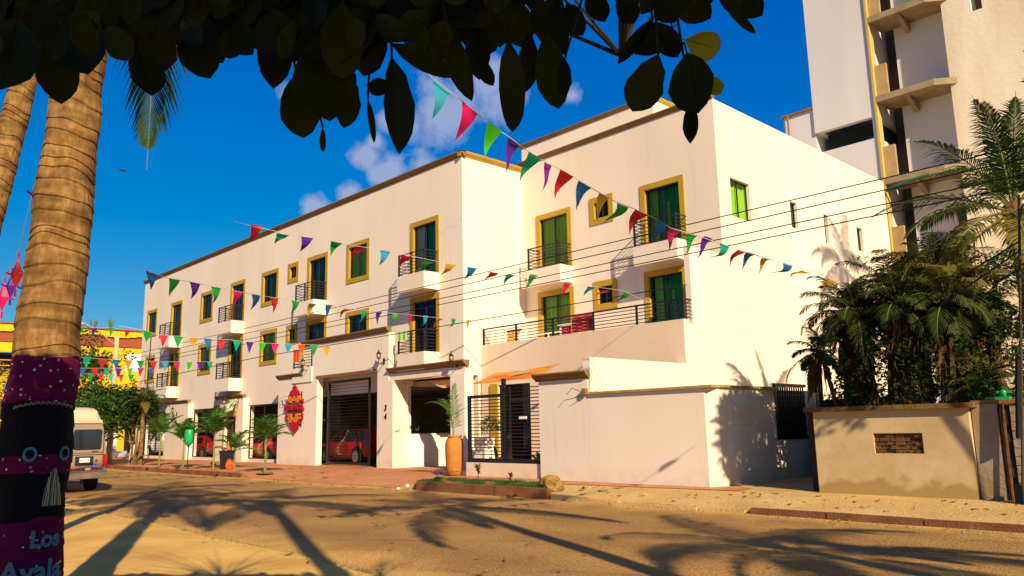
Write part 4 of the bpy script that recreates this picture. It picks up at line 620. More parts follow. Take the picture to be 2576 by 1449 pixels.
for (y,z) in ((21.0,11.0),(22.4,11.0)):
    b=MB()
    for k in range(14): a=random.uniform(0,6.3); b.tube([(-76,y,z),(-76+.3*math.cos(a),y+.35*math.sin(a),z+random.uniform(.5,1.1))],.03,4)
    tag(b.build('rooftop_plant',mat('grey_green_plant',(.12,.14,.08),.9)),'spindly grey plant on the roof of the yellow building'+(' nearer its left end' if y<22 else ' nearer its right end'),'plant')
# hills
b=MB(); n=60; 
for i in range(n+1):
    a=i/n; x=-420+i*5; 
    for j in range(9): y=-220+j*90; b.v.append((-190-j*0-12*noise.noise(Vector((i*.1,j*.8,0)))-(8-abs(4-j))*0,y+i*1.5,0))
b=MB(); nx,ny=50,16
for j in range(ny+1):
    for i in range(nx+1):
        y=-160+i*8; x=-150-j*9; h=13*math.sin(pi*min(1,j/ny*1.2))*(.6+.6*noise.noise(Vector((y*.02,x*.02,1))))+1.2*noise.noise(Vector((y*.1,x*.1,0))); b.v.append((x,y,max(-.3,h)-.1))
b.f=[(j*(nx+1)+i,j*(nx+1)+i+1,(j+1)*(nx+1)+i+1,(j+1)*(nx+1)+i) for j in range(ny) for i in range(nx)]; b.m=[0]*len(b.f)
b.build('hills',mat('scrub_hill',(.09,.12,.03),.95,.5,.2,bump=1,bscale=.6),kind='structure',smooth=True)
# ================================================================ LANTERNS
BRZ=mat('dark_bronze',(.035,.022,.010),.45,metal=.4,spec=.6); LG=mat('amber_lantern_glass',(.55,.40,.18),.25,trans=.4)
def lantern(x,y,z,label):
    L=thing('wall_lantern',label,'wall lamp',(x,y,z),'coach lanterns on the hotel walls')
    MB().lathe([(.0,0),(.055,.005),(.055,.03),(0,.035)],(x,y-.035,z),10,'y').build('wall_plate',BRZ,L)
    MB().box((x-.045,y-.03,z-.12),(x+.045,y,z+.12)).build('back_plate',BRZ,L)
    pts=[(x,y-.03,z-.05)]+[(x,y-.03-.24*math.sin(a*.55),z-.05-.09*math.sin(a*1.0)+.0*a) for a in (.5,1,1.5,2,2.6)]+[(x,y-.27,z+.06)]
    MB().tube(pts,.011,6).build('bracket_arm',BRZ,L)
    MB().tube([(x,y-.06,z-.1),(x,y-.12,z-.16),(x,y-.18,z-.1)],.008,5).build('scroll',BRZ,L)
    c=(x,y-.27,z+.07)
    MB().lathe([(.012,-.04),(.035,0),(.06,.02),(.065,.03)],c,12).build('lantern_base',BRZ,L,smooth=True)
    MB().lathe([(.055,.035),(.085,.11),(.075,.19),(.06,.21)],c,12).build('lantern_glass',LG,L,smooth=True)
    for k in range(6):
        a=k*pi/3; q=lambda r_,h:(c[0]+r_*math.cos(a),c[1]+r_*math.sin(a),c[2]+h); MB().tube([q(.06,.03),q(.091,.11),q(.08,.19),q(.064,.22)],.006,4).build('cage_rib',BRZ,L)
    MB().lathe([(.10,.21),(.095,.225),(.05,.28),(.03,.30),(.035,.32),(.012,.34),(.018,.36),(.004,.42)],c,12).build('lantern_cap',BRZ,L,smooth=True)
lantern(-32.7,18.2,4.55,'black coach lantern on the portico wall beside its yellow left edge')
lantern(-26.6,18.2,4.40,'black coach lantern high on the portico wall at its right end')
lantern(-22.0,18.2,3.95,'black coach lantern on the pier beside the entrance beside the clay jar')
lantern(-49.2,18.6,2.88,'black coach lantern on the leftmost portal above a palm sapling')
lantern(-41.9,18.6,3.12,'black coach lantern above the entrance door beside the green banner')
# flood lamp bracket on garden wall
t=thing('flood_lamp','small brown flood lamp with thin arms on the street wall below its coping','wall lamp',(-13.6,15.4,2.55))
MB().box((-13.5,15.28,2.45),(-13.38,15.398,2.6)).build('lamp_housing',CORN,t); MB().tube([(-13.5,15.33,2.5),(-13.75,15.2,2.62),(-13.95,15.2,2.45)],.008,4).tube([(-13.5,15.33,2.42),(-13.7,15.25,2.38)],.008,4).build('arm',IRON,t)
# ================================================================ SIGN with red and orange pixel ornament
SG=thing('wall_sign','red and orange stepped diamond sign reading Santa Martha Bungalows on the cream wall','sign',(-33.8,18.1,2.7))
SR=mat('sign_red',(.40,.006,.022),.5); SO=mat('sign_orange',(.66,.20,.008),.5); SP=mat('sign_purple',(.20,.02,.12),.5)
top=['......R......','.....RRR.....','.....RRR.....','....RRRRR....','...RRRRRRR...','...RRRRRRR...','..R.RRRRR.R..','..OORROR ROO..'.replace(' ',''),'..OOOOPOOOO..','RROROOPOOOROR','RRROOPPPOORRR']
bot=['R.OOOPPPOOO.R','RRROOPPPOORRR','RROROOPOOOROR','.RROOOOOOORR.','..ROORROORR..','...RRRRRRRR..','...RRRRRRR...','....RRRRRR...','.....RRRR....','.....RRR.....','......R......']
def bmp(rows,zt,cw,ch,y=18.1):
    for key,m,dp in (('R',SR,.0),('O',SO,-.02),('P',SP,.01)):
        b=MB()
        for j,r_ in enumerate(rows):
            i=0
            while i<len(r_):
                if r_[i]==key:
                    k=i
                    while k<len(r_) and r_[k]==key: k+=1
                    b.box((-33.78+(i-6.5)*cw,y+dp,zt-(j+1)*ch),(-33.78+(k-6.5)*cw,18.16,zt-j*ch)); i=k
                else: i+=1
        if b.f: b.build('sign_ornament',m,SG)
bmp(top,3.82,.125,.074); bmp(bot,2.50,.125,.082)
wtext('Santa Martha',.36,-33.78,18.1,2.68,SR,'sign_lettering',SG,.022,'y',.03,sx=.92); MB().box((-34.66,18.14,2.66),(-32.9,18.17,2.72)).build('sign_rail',SR,SG)
wtext('BUNGALOWS',.2,-33.78,18.13,2.52,mat('maroon_letters',(.16,.02,.02),.5),'sign_lettering',SG,.008,'y',.02,sx=1.0)
for x in (-34.3,-33.2): MB().box((x-.01,18.15,1.9),(x+.01,18.199,3.5)).build('standoff',IRON,SG)
wr=thing('wire_ornament','thin bent wire ornament on the wall left of the red sign','ornament',(-35,18.1,3.2)); MB().tube([(-35.35,18.12,3.32),(-35.3,18.1,3.2),(-34.9,18.1,3.3),(-34.5,18.08,3.34),(-34.2,18.1,3.25)],.012,4).tube([(-35.1,18.1,3.25),(-35.15,18.1,2.95),(-34.6,18.1,2.97),(-34.5,18.1,3.2)],.010,4).tube([(-34.9,18.1,3.3),(-34.75,18.08,3.1),(-34.6,18.1,3.05)],.02,4).build('wire',mat('pale_wire',(.35,.30,.25),.5),wr)
NB=thing('house_number','black house number 34 on the gate pillar','house number',(-26.45,18.18,2.4))
wtext('3',.32,-26.5,18.19,2.42,BLK,'digit',NB,.008,'y',.012,shear=.2); wtext('4',.32,-26.5,18.19,2.08,BLK,'digit',NB,.008,'y',.012,shear=.2)
# ================================================================ VEHICLES
CHR=mat('chrome',(.55,.55,.55),.15,metal=1); TYRE=mat('tyre_rubber',(.012,.011,.010),.9); RIM=mat('alloy_rim',(.55,.53,.48),.3,metal=.8); LAMPR=mat('red_lens',(.35,.008,.008),.2,spec=.6); LAMPW=mat('clear_lens',(.6,.58,.5),.1,spec=.8)
def wheel(parent,x,y,r_,side,spokes=9,w=.2):
    q=MB().lathe([(r_*.62,-w/2),(r_*.97,-w/2),(r_,-w*.3),(r_,w*.3),(r_*.97,w/2),(r_*.62,w/2)],(x,y,r_),24,'y').build('wheel',TYRE,parent)
    s=side*w*.42
    b=MB().lathe([(r_*.66,-.02),(r_*.7,0),(r_*.66,.02)],(x,y+s,r_),24,'y')
    b.lathe([(r_*.18,-.03),(r_*.18,.03)],(x,y+s,r_),10,'y')
    for k in range(spokes):
        a=2*pi*k/spokes; c,n_=math.cos(a),math.sin(a); pr=(-n_*.022,c*.022)
        b.add([(x+c*r_*.12+pr[0],y+s+side*.03,r_+n_*r_*.12+pr[1]),(x+c*r_*.12-pr[0],y+s+side*.03,r_+n_*r_*.12-pr[1]),(x+c*r_*.68-pr[0]*1.3,y+s+side*.03,r_+n_*r_*.68-pr[1]*1.3),(x+c*r_*.68+pr[0]*1.3,y+s+side*.03,r_+n_*r_*.68+pr[1]*1.3)],[(0,1,2,3)])
    b.build('rim',RIM,q,fix=False)
    MB().lathe([(r_*.6,-.02),(r_*.6,0)],(x,y+s*.2,r_),16,'y').build('brake_disc',DARK,q)
def car(name,label,cat,prof,L,Wd,color,wheels,wr_=.35,loc=(0,0,0),rz=0,win=None,front=True):
    """prof: list of (x, z_low, z_belt, z_top, w_belt, w_top) from tail x=0 to nose x=L, faces +X"""
    t=thing(name,label,cat,(0,0,0)); body=mat(name+'_'+'%.2f'%color[0]+'_paint',color,.28,spec=.6,coat=.8)
    secs=[]
    for (x,zl,zb,zt,wb,wt) in prof:
        h=Wd/2; pts=[(h*.90*wb,zl),(h*wb,zl+(zb-zl)*.25),(h*1.0*wb,zl+(zb-zl)*.7),(h*.965*wb,zb),(h*wt*.97,zb+(zt-zb)*.82),(h*wt*.86,zt-.012),(0,zt+.01)]
        secs.append([(x,-a,z) for a,z in pts]+[(x,a,z) for a,z in pts[::-1][1:]])
    n=len(secs[0]); b=MB()
    for s in secs: b.v+=s
    for i in range(len(secs)-1):
        for k in range(n-1): b.f.append((i*n+k,i*n+k+1,(i+1)*n+k+1,(i+1)*n+k)); b.m.append(0)
        b.f.append((i*n+n-1,i*n,(i+1)*n,(i+1)*n+n-1)); b.m.append(0)
    b.f.append(tuple(range(n))); b.m.append(0); b.f.append(tuple(range((len(secs)-1)*n,len(secs)*n))[::-1]); b.m.append(0)
    bo=b.build('body',body,t,smooth=False); 
    for p in bo.data.polygons: p.use_smooth=len(p.vertices)==4
    # arches and wheels
    for x in wheels:
        for s in (-1,1):
            MB().lathe([(wr_*1.16,-.09),(wr_*1.16,.012)] if s>0 else [(wr_*1.16,-.012),(wr_*1.16,.09)],(x,s*(Wd/2),wr_+.02),22,'y').build('wheel_arch',mat('black_arch',(.008,.008,.008),.8),t)
            wheel(t,x,s*(Wd/2-.06+.015+.03),wr_,s)
    if win:
        for s in (-1,1):
            for quad in win:
                b=MB(); P=[]
                for (x,fz) in quad:
                    # interpolate section
                    for i in range(len(prof)-1):
                        if prof[i][0]<=x<=prof[i+1][0]:
                            u=(x-prof[i][0])/(prof[i+1][0]-prof[i][0]); S_=[prof[i][k]+(prof[i+1][k]-prof[i][k])*u for k in range(6)]; break
                    h=Wd/2; f=fz; ya=h*.965*S_[4]; yb=h*S_[5]*.97; z=S_[2]+(S_[3]-S_[2])*.82*f; P.append((x,s*(ya+(yb-ya)*f+.012),z))
                b.add(P,[tuple(range(len(P)))]); b.build('side_window',TINT,t,fix=False)
    if front:
        for s in (-1,1):
            MB().box((L-.28,s*Wd*.36-.14,prof[-1][2]-.22),(L-.02,s*Wd*.36+.16,prof[-1][2]-.06)).build('headlight',LAMPW,t); MB().box((-.015,s*Wd*.38-.12,prof[0][2]-.25),(.12,s*Wd*.38+.12,prof[0][2]+.02)).build('tail_light',LAMPR,t)
    return t
SUV=[(0,.42,.98,1.05,.88,.80),(.08,.38,1.0,1.25,.94,.80),(.35,.30,1.02,1.62,1,.80),(.9,.28,1.02,1.70,1,.80),(2.2,.28,.99,1.70,1,.80),(2.75,.28,.97,1.56,1,.80),(3.35,.28,.97,1.1,1,.84),(3.6,.3,.95,1.02,1,.86),(4.35,.32,.84,.90,.96,.86),(4.62,.38,.72,.76,.84,.78)]
SWIN=[[(.45,.02),(1.05,.02),(1.0,.9),(.55,.92)],[(1.12,.02),(1.98,.02),(1.95,.92),(1.08,.92)],[(2.05,.02),(3.15,.02),(2.75,.82),(2.02,.92)]]
c=car('parked_suv','shiny red estate car seen side-on through the half open iron gate','car',SUV,4.62,1.86,(.42,.006,.012),(.85,3.68),.37,win=SWIN)
c.location=(-29.9,20.55,.16); c.rotation_euler=(0,0,pi)
SED=[(0,.42,.92,.98,.88,.80),(.15,.34,.95,1.02,.96,.80),(.75,.28,.96,1.08,1,.78),(1.25,.27,.95,1.40,1,.76),(2.4,.27,.93,1.42,1,.76),(3.2,.27,.91,1.0,1,.84),(4.0,.3,.82,.86,.95,.84),(4.35,.36,.66,.70,.82,.74)]
DWIN=[[(.95,.02),(2.0,.02),(1.95,.9),(1.3,.9)],[(2.08,.02),(2.98,.02),(2.45,.88),(2.03,.9)]]
c=car('parked_car','orange-red hatchback behind the bars of the garage window nearest the sign','car',SED,4.35,1.74,(.50,.035,.012),(.75,3.45),.34,win=DWIN); c.location=(-37.9,20.2,.16); c.rotation_euler=(0,0,pi)
c=car('parked_car','silver car behind the orange-red hatchback inside the garage','car',SUV,4.62,1.84,(.55,.55,.53),(.85,3.68),.36,win=SWIN); c.location=(-38.6,22.9,.16); c.rotation_euler=(0,0,pi)
c=car('parked_car','dark red car behind the bars of the middle garage window','car',SED,4.35,1.74,(.35,.01,.015),(.75,3.45),.34,win=DWIN); c.location=(-46.6,20.4,.16); c.rotation_euler=(0,0,pi)
PICK=[(0,.45,1.15,1.17,.98,.95),(.1,.42,1.18,1.20,1,.95),(2.2,.4,1.18,1.20,1,.95),(2.25,.38,1.12,1.75,1,.84),(3.4,.38,1.08,1.76,1,.84),(4.0,.38,1.08,1.15,1,.9),(5.0,.4,1.02,1.06,.98,.9),(5.3,.45,.85,.88,.94,.85)]
c=car('pickup_truck','white pickup truck behind the bars of the leftmost garage window','pickup truck',PICK,5.3,1.9,(.75,.75,.73),(1.0,4.3),.38,win=[[(2.35,.02),(3.3,.02),(3.25,.92),(2.4,.92)]]); c.location=(-51.3,20.25,.16); c.rotation_euler=(0,0,pi)
c=car('parked_car','brown car cut off by the left edge behind the big palm trunk','car',SUV,4.62,1.86,(.16,.06,.02),(.85,3.68),.37,win=SWIN); c.location=(-25.7,3.2,0); c.rotation_euler=(0,0,-.12)
# ---- van
V=thing('camper_van','tan high-roof van with a red and white striped bumper parked facing away','van',(-26.5,6.55,0))
VT=mat('van_tan_paint',(.28,.205,.135),.35,spec=.5,coat=.5); VR=mat('van_cream_roof',(.50,.42,.27),.45,spec=.4); BMP=mat('van_lower_brown',(.20,.14,.08),.5)
def vsec(x,wk=1,zk=0,top=2.06): 
    h=1.0*wk; p=[(h*.93,.50),(h*1.0,.62),(h*1.01,1.05),(h*.985,1.22),(h*.87,1.92),(h*.80,top-.03),(0,top)]; return [(x,6.55-a,z) for a,z in p]+[(x,6.55+a,z) for a,z in p[::-1][1:]]
ss=[vsec(-26.5,.97),vsec(-26.58,1),vsec(-30.2,1),vsec(-30.9,.98,0,1.95),vsec(-31.2,.97,0,1.25),vsec(-31.9,.9,0,1.1)]
b=MB(); n=len(ss[0])
for s in ss: b.v+=s
for i in range(len(ss)-1):
    for k in range(n): b.f.append((i*n+k,i*n+(k+1)%n,(i+1)*n+(k+1)%n,(i+1)*n+k)); b.m.append(0)
b.f+= [tuple(range(n)),tuple(range((len(ss)-1)*n,len(ss)*n))[::-1]]; b.m+=[0,0]
bo=b.build('body',VT,V)
def rsec(x,k,zt): return [(x,6.55-.83*k,2.03),(x,6.55-.80*k,2.14),(x,6.55-.66*k,zt),(x,6.55-.45*k,zt+.03),(x,6.55+.45*k,zt+.03),(x,6.55+.66*k,zt),(x,6.55+.80*k,2.14),(x,6.55+.83*k,2.03)]
rs=[rsec(-26.52,1.0,2.16),rsec(-26.62,1.0,2.42),rsec(-26.9,1,2.5),rsec(-29.8,1,2.48),rsec(-30.8,.95,2.1)]
b=MB(); n=8
for s in rs: b.v+=s
for i in range(4):
    for k in range(n): b.f.append((i*n+k,i*n+(k+1)%n,(i+1)*n+(k+1)%n,(i+1)*n+k)); b.m.append(0)
b.f+=[tuple(range(8)),tuple(range(32,40))[::-1]]; b.m+=[0,0]; b.build('high_roof',VR,V)
MB().box((-26.53,5.72,2.02),(-26.49,7.38,2.06)).build('roof_seam',CORN,V)
def rwin(y0,y1,z0,z1,m,name,x=-26.488,r_=.07,tk=.012):
    pts=[]
    for (cy,cz,a0) in ((y1-r_,z1-r_,0),(y0+r_,z1-r_,90),(y0+r_,z0+r_,180),(y1-r_,z0+r_,270)):
        for k in range(4): a=R(a0+30*k); pts.append((cy+r_*math.cos(a),cz+r_*math.sin(a)))
    return MB().prism(pts,x-.02,x+tk,'x').build(name,m,V)
RUB=mat('rubber_seal',(.02,.018,.015),.7)
for (y0,y1) in ((5.76,6.50),(6.60,7.34)):
    rwin(y0-.02,y1+.02,1.26,1.86,RUB,'window_seal'); rwin(y0,y1,1.28,1.84,TINT,'rear_window',-26.48)
for lo,hi in [((-26.5,6.54,.62),(-26.484,6.56,2.0)),((-26.5,7.42,.62),(-26.484,7.435,1.9)),((-26.5,5.60,1.10),(-26.484,7.5,1.115)),((-26.5,5.68,.62),(-26.484,5.695,1.9)),((-26.5,5.7,1.16),(-26.484,7.42,1.17))]: bit('door_seam',RUB,V,lo,hi)
rwin(6.66,7.16,.80,1.06,RUB,'plate_recess',-26.48,.02); MB().box((-26.47,6.78,.88),(-26.462,7.06,1.01)).build('number_plate',WHT,V)
wtext('PJT-191-3',.062,-26.461,6.92,.92,BLK,'plate_lettering',V,.002,depth=.001)
MB().lathe([(.0,0),(.07,.0),(.07,.008),(0,.01)],(-26.484,7.22,.76),16,'x').build('badge',mat('blue_badge',(.02,.08,.35),.3),V)
for o_ in [V.children[-1]]: o_.scale=(1,1,1)
wtext('Ford',.06,-26.472,7.22,.745,WHT,'badge_lettering',V,.001,depth=.001,shear=.3); wtext('Kampers',.055,-26.484,7.2,1.19,BLK,'model_lettering',V,.001,depth=.001,shear=.3)
MB().lathe([(.02,0),(.03,.0),(.03,.008),(0,.01)],(-26.484,7.25,.93),10,'x').build('round_emblem',mat('brown_emblem',(.08,.03,.02),.4),V)
for y in (5.56,7.42): MB().box((-26.6,y,.74),(-26.48,y+.14,1.10)).build('tail_light',LAMPR,V)
MB().box((-26.6,5.55,.585),(-26.45,7.55,.64)).build('bumper_chrome',CHR,V); MB().box((-26.62,5.55,.40),(-26.43,7.55,.582)).build('bumper',VT,V); MB().box((-31,5.62,.38),(-26.62,7.48,.50)).build('underbody',DARK,V)
for (a,e,m) in ((5.7,6.2,LAMPR),(6.2,6.45,WHT),(6.45,6.95,LAMPR),(6.95,7.1,WHT),(7.1,7.4,LAMPR)): bit('reflective_strip',m,V,(-26.49,a,.65),(-26.475,e,.71))
for x in (-27.5,-30.9):
    for s in (-1,1): wheel(V,x,6.55+s*.86,.36,s,6,.25)
V.location.y+=.0
MB().box((-26.75,6.9,.25),(-26.55,6.95,.4)).tube([(-26.9,6.2,.3),(-26.5,6.2,.27)],.03,8).build('tow_bar',IRON,V)
V.location.y+=.42
# ================================================================ POLES and CABLES
t=thing('street_lamp','cream concrete lamp post with a long arm before the left end of the hotel','street lamp',(-48.2,14.6,.1))
CP=mat('cream_concrete_pole',(.55,.42,.22),.9,.2,2)
MB().tube([(-48.2,14.6,0),(-48.2,14.6,7.3)],[.16,.12],10).build('pole',CP,t,smooth=True); MB().tube([(-48.2,14.6,6.7),(-47.6,13.3,7.55),(-47.3,12.6,7.75)],.035,6).build('arm',CP,t); MB().lathe([(.05,-.3),(.1,-.2),(.11,.1),(.04,.25)],(-47.2,12.4,7.74),10,'y').build('lamp_head',mat('grey_lamp',(.3,.3,.28),.5),t)
t=thing('steel_pole','thin dark steel pole rising beside the leftmost hotel windows','pole',(-50.5,17.2,.1)); MB().tube([(-50.5,17.2,.1),(-50.45,17.2,4),(-50.3,17.2,7.6)],[.045,.04,.03],8).build('pole_shaft',IRON,t)
t=thing('utility_pole','dark thin metal pole with a black meter box at the right edge','pole',(-3.95,15.3,.15)); MB().tube([(-3.95,15.3,.1),(-3.40,15.3,5.4)],.022,8).build('pole_shaft',mat('galvanised_dark',(.05,.035,.025),.6),t)
MB().tube([(-3.86,15.25,1.3),(-3.79,15.25,2.0),(-3.72,15.25,2.6)],.05,7).build('cable_coil',TYRE,t); MB().box((-4.02,15.2,.15),(-3.90,15.35,.55)).build('meter_box',IRON,t)
CBL=mat('cable_black',(.015,.013,.012),.6)
for i,z in enumerate(CABLES):
    b=MB(); pts=[]
    for k in range(41): x=-62+68*k/40; u=(x+28)/34; pts.append((x,13.9,z+.05*(u*u)-.02)) 
    b.tube(pts,.011,4); tag(b.build('power_cable',CBL),['topmost thin power cable crossing in front of the hotel facade','second thin power cable from the top in front of the facade','third thin power cable from the top in front of the facade','lowest of the four evenly spaced thin power cables on the facade'][i],'cable',group='power cables along the street')
b=MB(); b.tube([(-60,13.5,3.9),(-48,14.4,4.35),(-33.4,16,4.97),(-22,18.2,5.42),(-13.3,20.3,5.85)],.016,5); tag(b.build('service_cable',CBL),'thick dark cable running up to the terrace end wall of the hotel','cable')
b=MB()
for k in range(2): b.tube([(-5.6,14.6,3.35-.35*k),(-3.47,15.3,4.6-.15*k)],.014,4)
tag(b.build('sagging_cable',CBL),'pair of dark cables in front of the coconut palm fronds','cable')
for i in range(10):
    z0=5.0+.33*i; b=MB(); b.tube([(-70,2.5+.25*i,z0+1.0),(-55,3.6+.2*i,z0*.83+.35),(-44.5,7.2,2.6+.38*i)],.013,4); b.build
    if i<7: tag(MB().tube([(-60,-1.5,5.2+.8*i),(-45,3.0,3.6+.42*i),(-30,7.5,3.0+.2*i)],.012,4).build('overhead_wire',CBL),['lowest','second lowest','third lowest','middle','third highest','second highest','highest'][i]+' of the thin overhead wires in the sky left of the big palm trunk','cable',group='overhead wires at the left edge')

# ================================================================ VEGETATION
PG=mat('palm_leaf_green',(.032,.068,.008),.6,.4,3,spec=.18,trans=.22); PGS=mat('sapling_leaf_green',(.085,.19,.025),.5,.3,4,spec=.4,trans=.28); PY=mat('yellowing_palm_leaf',(.20,.17,.022),.7,.4,4,trans=.3); PB=mat('dead_palm_leaf',(.20,.105,.035),.9,.5,4,trans=.15)
RACH=mat('palm_rib',(.16,.16,.04),.6); RACHG=mat('sapling_stem',(.17,.24,.05),.6,.3,8)
def frond_mb(L,e0,droop,n,ll,w,hang=.35,seed=0,keel=.35,rr=.018,curl=1.5):
    rnd=random.Random(seed); b=MB(); S=14; pts=[];tan=[]; p=Vector((0,0,0))
    yaw=rnd.uniform(-.15,.15)
    for i in range(S+1):
        t=i/S; e=e0-droop*t**curl; T=Vector((math.cos(e)*math.cos(yaw*t),math.cos(e)*math.sin(yaw*t),math.sin(e))); pts.append(p.copy()); tan.append(T); p=p+T*(L/S)
    b.cur=0; b.tube(pts,[rr*(1-.85*i/S) for i in range(S+1)],4,cap=False)
    b.cur=1
    for k in range(n):
        t=.14+.86*(k+.5)/n; f=t*S; i=min(S-1,int(f)); u=f-i; P=pts[i].lerp(pts[i+1],u); T=tan[i].lerp(tan[i+1],u).normalized()
        side=T.cross(Vector((0,0,1)));
        if side.length<.05: side=Vector((0,1,0))
        side.normalize(); upv=side.cross(T)
        l=ll*(math.sin(pi*min(1,.18+t*.86))**.7)*(.85+.3*rnd.random()); 
        for s in (-1,1):
            D=(side*s*(.9-.35*t)+T*(.35+.65*t)+upv*(keel+rnd.uniform(-.15,.15))).normalized()
            g=Vector((0,0,-1)); M=P+D*l*.5+g*l*hang*.12; E=M+(D*.5+g*hang*(.35+.3*rnd.random())).normalized()*l*.5
            wv=(T-D*T.dot(D)).normalized()*w*.5
            b.add([P-wv*.5,P+wv*.5,M+wv,M-wv,E],[(0,1,2,3),(3,2,4)])
    return b
def frond(parent,at_,az,L,e0,droop,n,ll,w,m,seed,**k):
    b=frond_mb(L,e0,droop,n,ll,w,seed=seed,**k); ms=RACHG if m is PGS else (PB if m is PB else RACH)
    me=b.build('frond',[ms,m],None,fix=False); me.parent=parent; me.location=Vector(at_)-wl(parent); me.rotation_euler=(0,0,az); return me
def trunk_mb(base,topz,r0_,r1_,lean=(0,0),ring=.09,n=18,amp=.012,seed=1,flare=.0,step=None):
    rnd=random.Random(seed); b=MB(); z=base[2]; H=topz-z; zs=[]; 
    while z<topz: 
        s=ring*rnd.choice([.55,.8,1,1.25,1.7])*rnd.uniform(.85,1.15); zs.append((z,1)); zs.append((z+s*.82,0)); zs.append((z+s*.9,-1)); z+=s
    for (q,k) in zs:
        t=(q-base[2])/H; rad=max(r1_,r0_-step*(q-base[2])) if step else r0_+(r1_-r0_)*t+flare*math.exp(-(q-base[2])*2.2)
        for j in range(n):
            a=2*pi*j/n; nn=noise.noise(Vector((math.cos(a)*1.2,math.sin(a)*1.2,q*3+seed)))
            rr=rad+{1:amp,0:-amp*.2,-1:-amp}[k]+nn*.02*rad/.16
            b.v.append((base[0]+lean[0]*t+rr*math.cos(a),base[1]+lean[1]*t+rr*math.sin(a),q+.045*math.sin(a+1.1+q*1.1+seed)+.03*nn+.004*math.sin(a*3+q*9)))
    N_=len(zs); b.f=[(i*n+j,i*n+(j+1)%n,(i+1)*n+(j+1)%n,(i+1)*n+j) for i in range(N_-1) for j in range(n)]; b.m=[0]*len(b.f); return b
def barkmat(name,col,col2,col3):
    m=bpy.data.materials.new(name); m.use_nodes=True; t=m.node_tree; b=t.nodes['Principled BSDF']; b.inputs['Roughness'].default_value=.95; b.inputs['Specular IOR Level'].default_value=.1
    g=N(t,'ShaderNodeNewGeometry'); mp=N(t,'ShaderNodeMapping'); mp.inputs['Scale'].default_value=(9,9,5); t.links.new(g.outputs['Position'],mp.inputs[0])
    n=N(t,'ShaderNodeTexNoise'); n.inputs['Scale'].default_value=1.2; n.inputs['Detail'].default_value=8; n.inputs['Roughness'].default_value=.7; t.links.new(mp.outputs[0],n.inputs[0])
    r=N(t,'ShaderNodeValToRGB'); r.color_ramp.elements[0].color=(*col3,1); r.color_ramp.elements[0].position=.32; r.color_ramp.elements[1].color=(*col,1); r.color_ramp.elements[1].position=.68; e=r.color_ramp.elements.new(.5); e.color=(*col2,1); t.links.new(n.outputs[0],r.inputs[0])
    mp2=N(t,'ShaderNodeMapping'); mp2.inputs['Scale'].default_value=(1.5,1.5,9); t.links.new(g.outputs['Position'],mp2.inputs[0]); n2=N(t,'ShaderNodeTexNoise'); n2.inputs['Scale'].default_value=1.4; n2.inputs['Detail'].default_value=4; t.links.new(mp2.outputs[0],n2.inputs[0])
    r2=N(t,'ShaderNodeMapRange'); r2.inputs[1].default_value=.35;r2.inputs[2].default_value=.62;r2.inputs[3].default_value=.62;r2.inputs[4].default_value=1.12; t.links.new(n2.outputs[0],r2.inputs[0])
    mu=N(t,'ShaderNodeMix',data_type='RGBA',blend_type='MULTIPLY'); mu.inputs[0].default_value=1; t.links.new(r.outputs[0],mu.inputs[6]); t.links.new(r2.outputs[0],mu.inputs[7]); t.links.new(mu.outputs[2],b.inputs['Base Color'])
    bp=N(t,'ShaderNodeBump'); bp.inputs['Strength'].default_value=.9; bp.inputs['Distance'].default_value=.012; t.links.new(n.outputs[0],bp.inputs['Height']); t.links.new(bp.outputs[0],b.inputs['Normal']); m['_o']=1; return m,t,mu,b,g
BARK,_,_,_,_=barkmat('palm_bark',(.34,.205,.078),(.22,.12,.04),(.13,.06,.018))
PBK,t,mu,bb,g=barkmat('painted_palm_bark',(.32,.19,.070),(.20,.108,.034),(.12,.055,.016))
# paint bands on the foot of the big palm (flat print on the bark)
s=N(t,'ShaderNodeSeparateXYZ'); t.links.new(g.outputs['Position'],s.inputs[0])
nz2=N(t,'ShaderNodeTexNoise'); nz2.inputs['Scale'].default_value=3.5; t.links.new(g.outputs['Position'],nz2.inputs[0])
hz=N(t,'ShaderNodeMath',operation='MULTIPLY_ADD'); t.links.new(nz2.outputs[0],hz.inputs[0]); hz.inputs[1].default_value=.10; t.links.new(s.outputs[2],hz.inputs[2])
vo=N(t,'ShaderNodeTexVoronoi'); vo.inputs['Scale'].default_value=17; vo.inputs['Randomness'].default_value=1; t.links.new(g.outputs['Position'],vo.inputs[0])
dl=N(t,'ShaderNodeMath',operation='LESS_THAN'); t.links.new(vo.outputs['Distance'],dl.inputs[0]); dl.inputs[1].default_value=.17
hs_=N(t,'ShaderNodeHueSaturation'); hs_.inputs['Saturation'].default_value=.8; hs_.inputs['Value'].default_value=.9; t.links.new(vo.outputs['Color'],hs_.inputs['Color'])
mg=N(t,'ShaderNodeMix',data_type='RGBA'); t.links.new(dl.outputs[0],mg.inputs[0]); mg.inputs[6].default_value=(.10,.006,.045,1); t.links.new(hs_.outputs[0],mg.inputs[7])
cur=mu.outputs[2]
def band(lo,hi,colsock,col=None):
    global cur
    a=N(t,'ShaderNodeMath',operation='GREATER_THAN'); t.links.new(hz.outputs[0],a.inputs[0]); a.inputs[1].default_value=lo
    c=N(t,'ShaderNodeMath',operation='LESS_THAN'); t.links.new(hz.outputs[0],c.inputs[0]); c.inputs[1].default_value=hi
    q=N(t,'ShaderNodeMath',operation='MULTIPLY'); t.links.new(a.outputs[0],q.inputs[0]); t.links.new(c.outputs[0],q.inputs[1])
    x=N(t,'ShaderNodeMix',data_type='RGBA'); t.links.new(q.outputs[0],x.inputs[0]); t.links.new(cur,x.inputs[6])
    if colsock: t.links.new(colsock,x.inputs[7])
    else: x.inputs[7].default_value=(*col,1)
    cur=x.outputs[2]
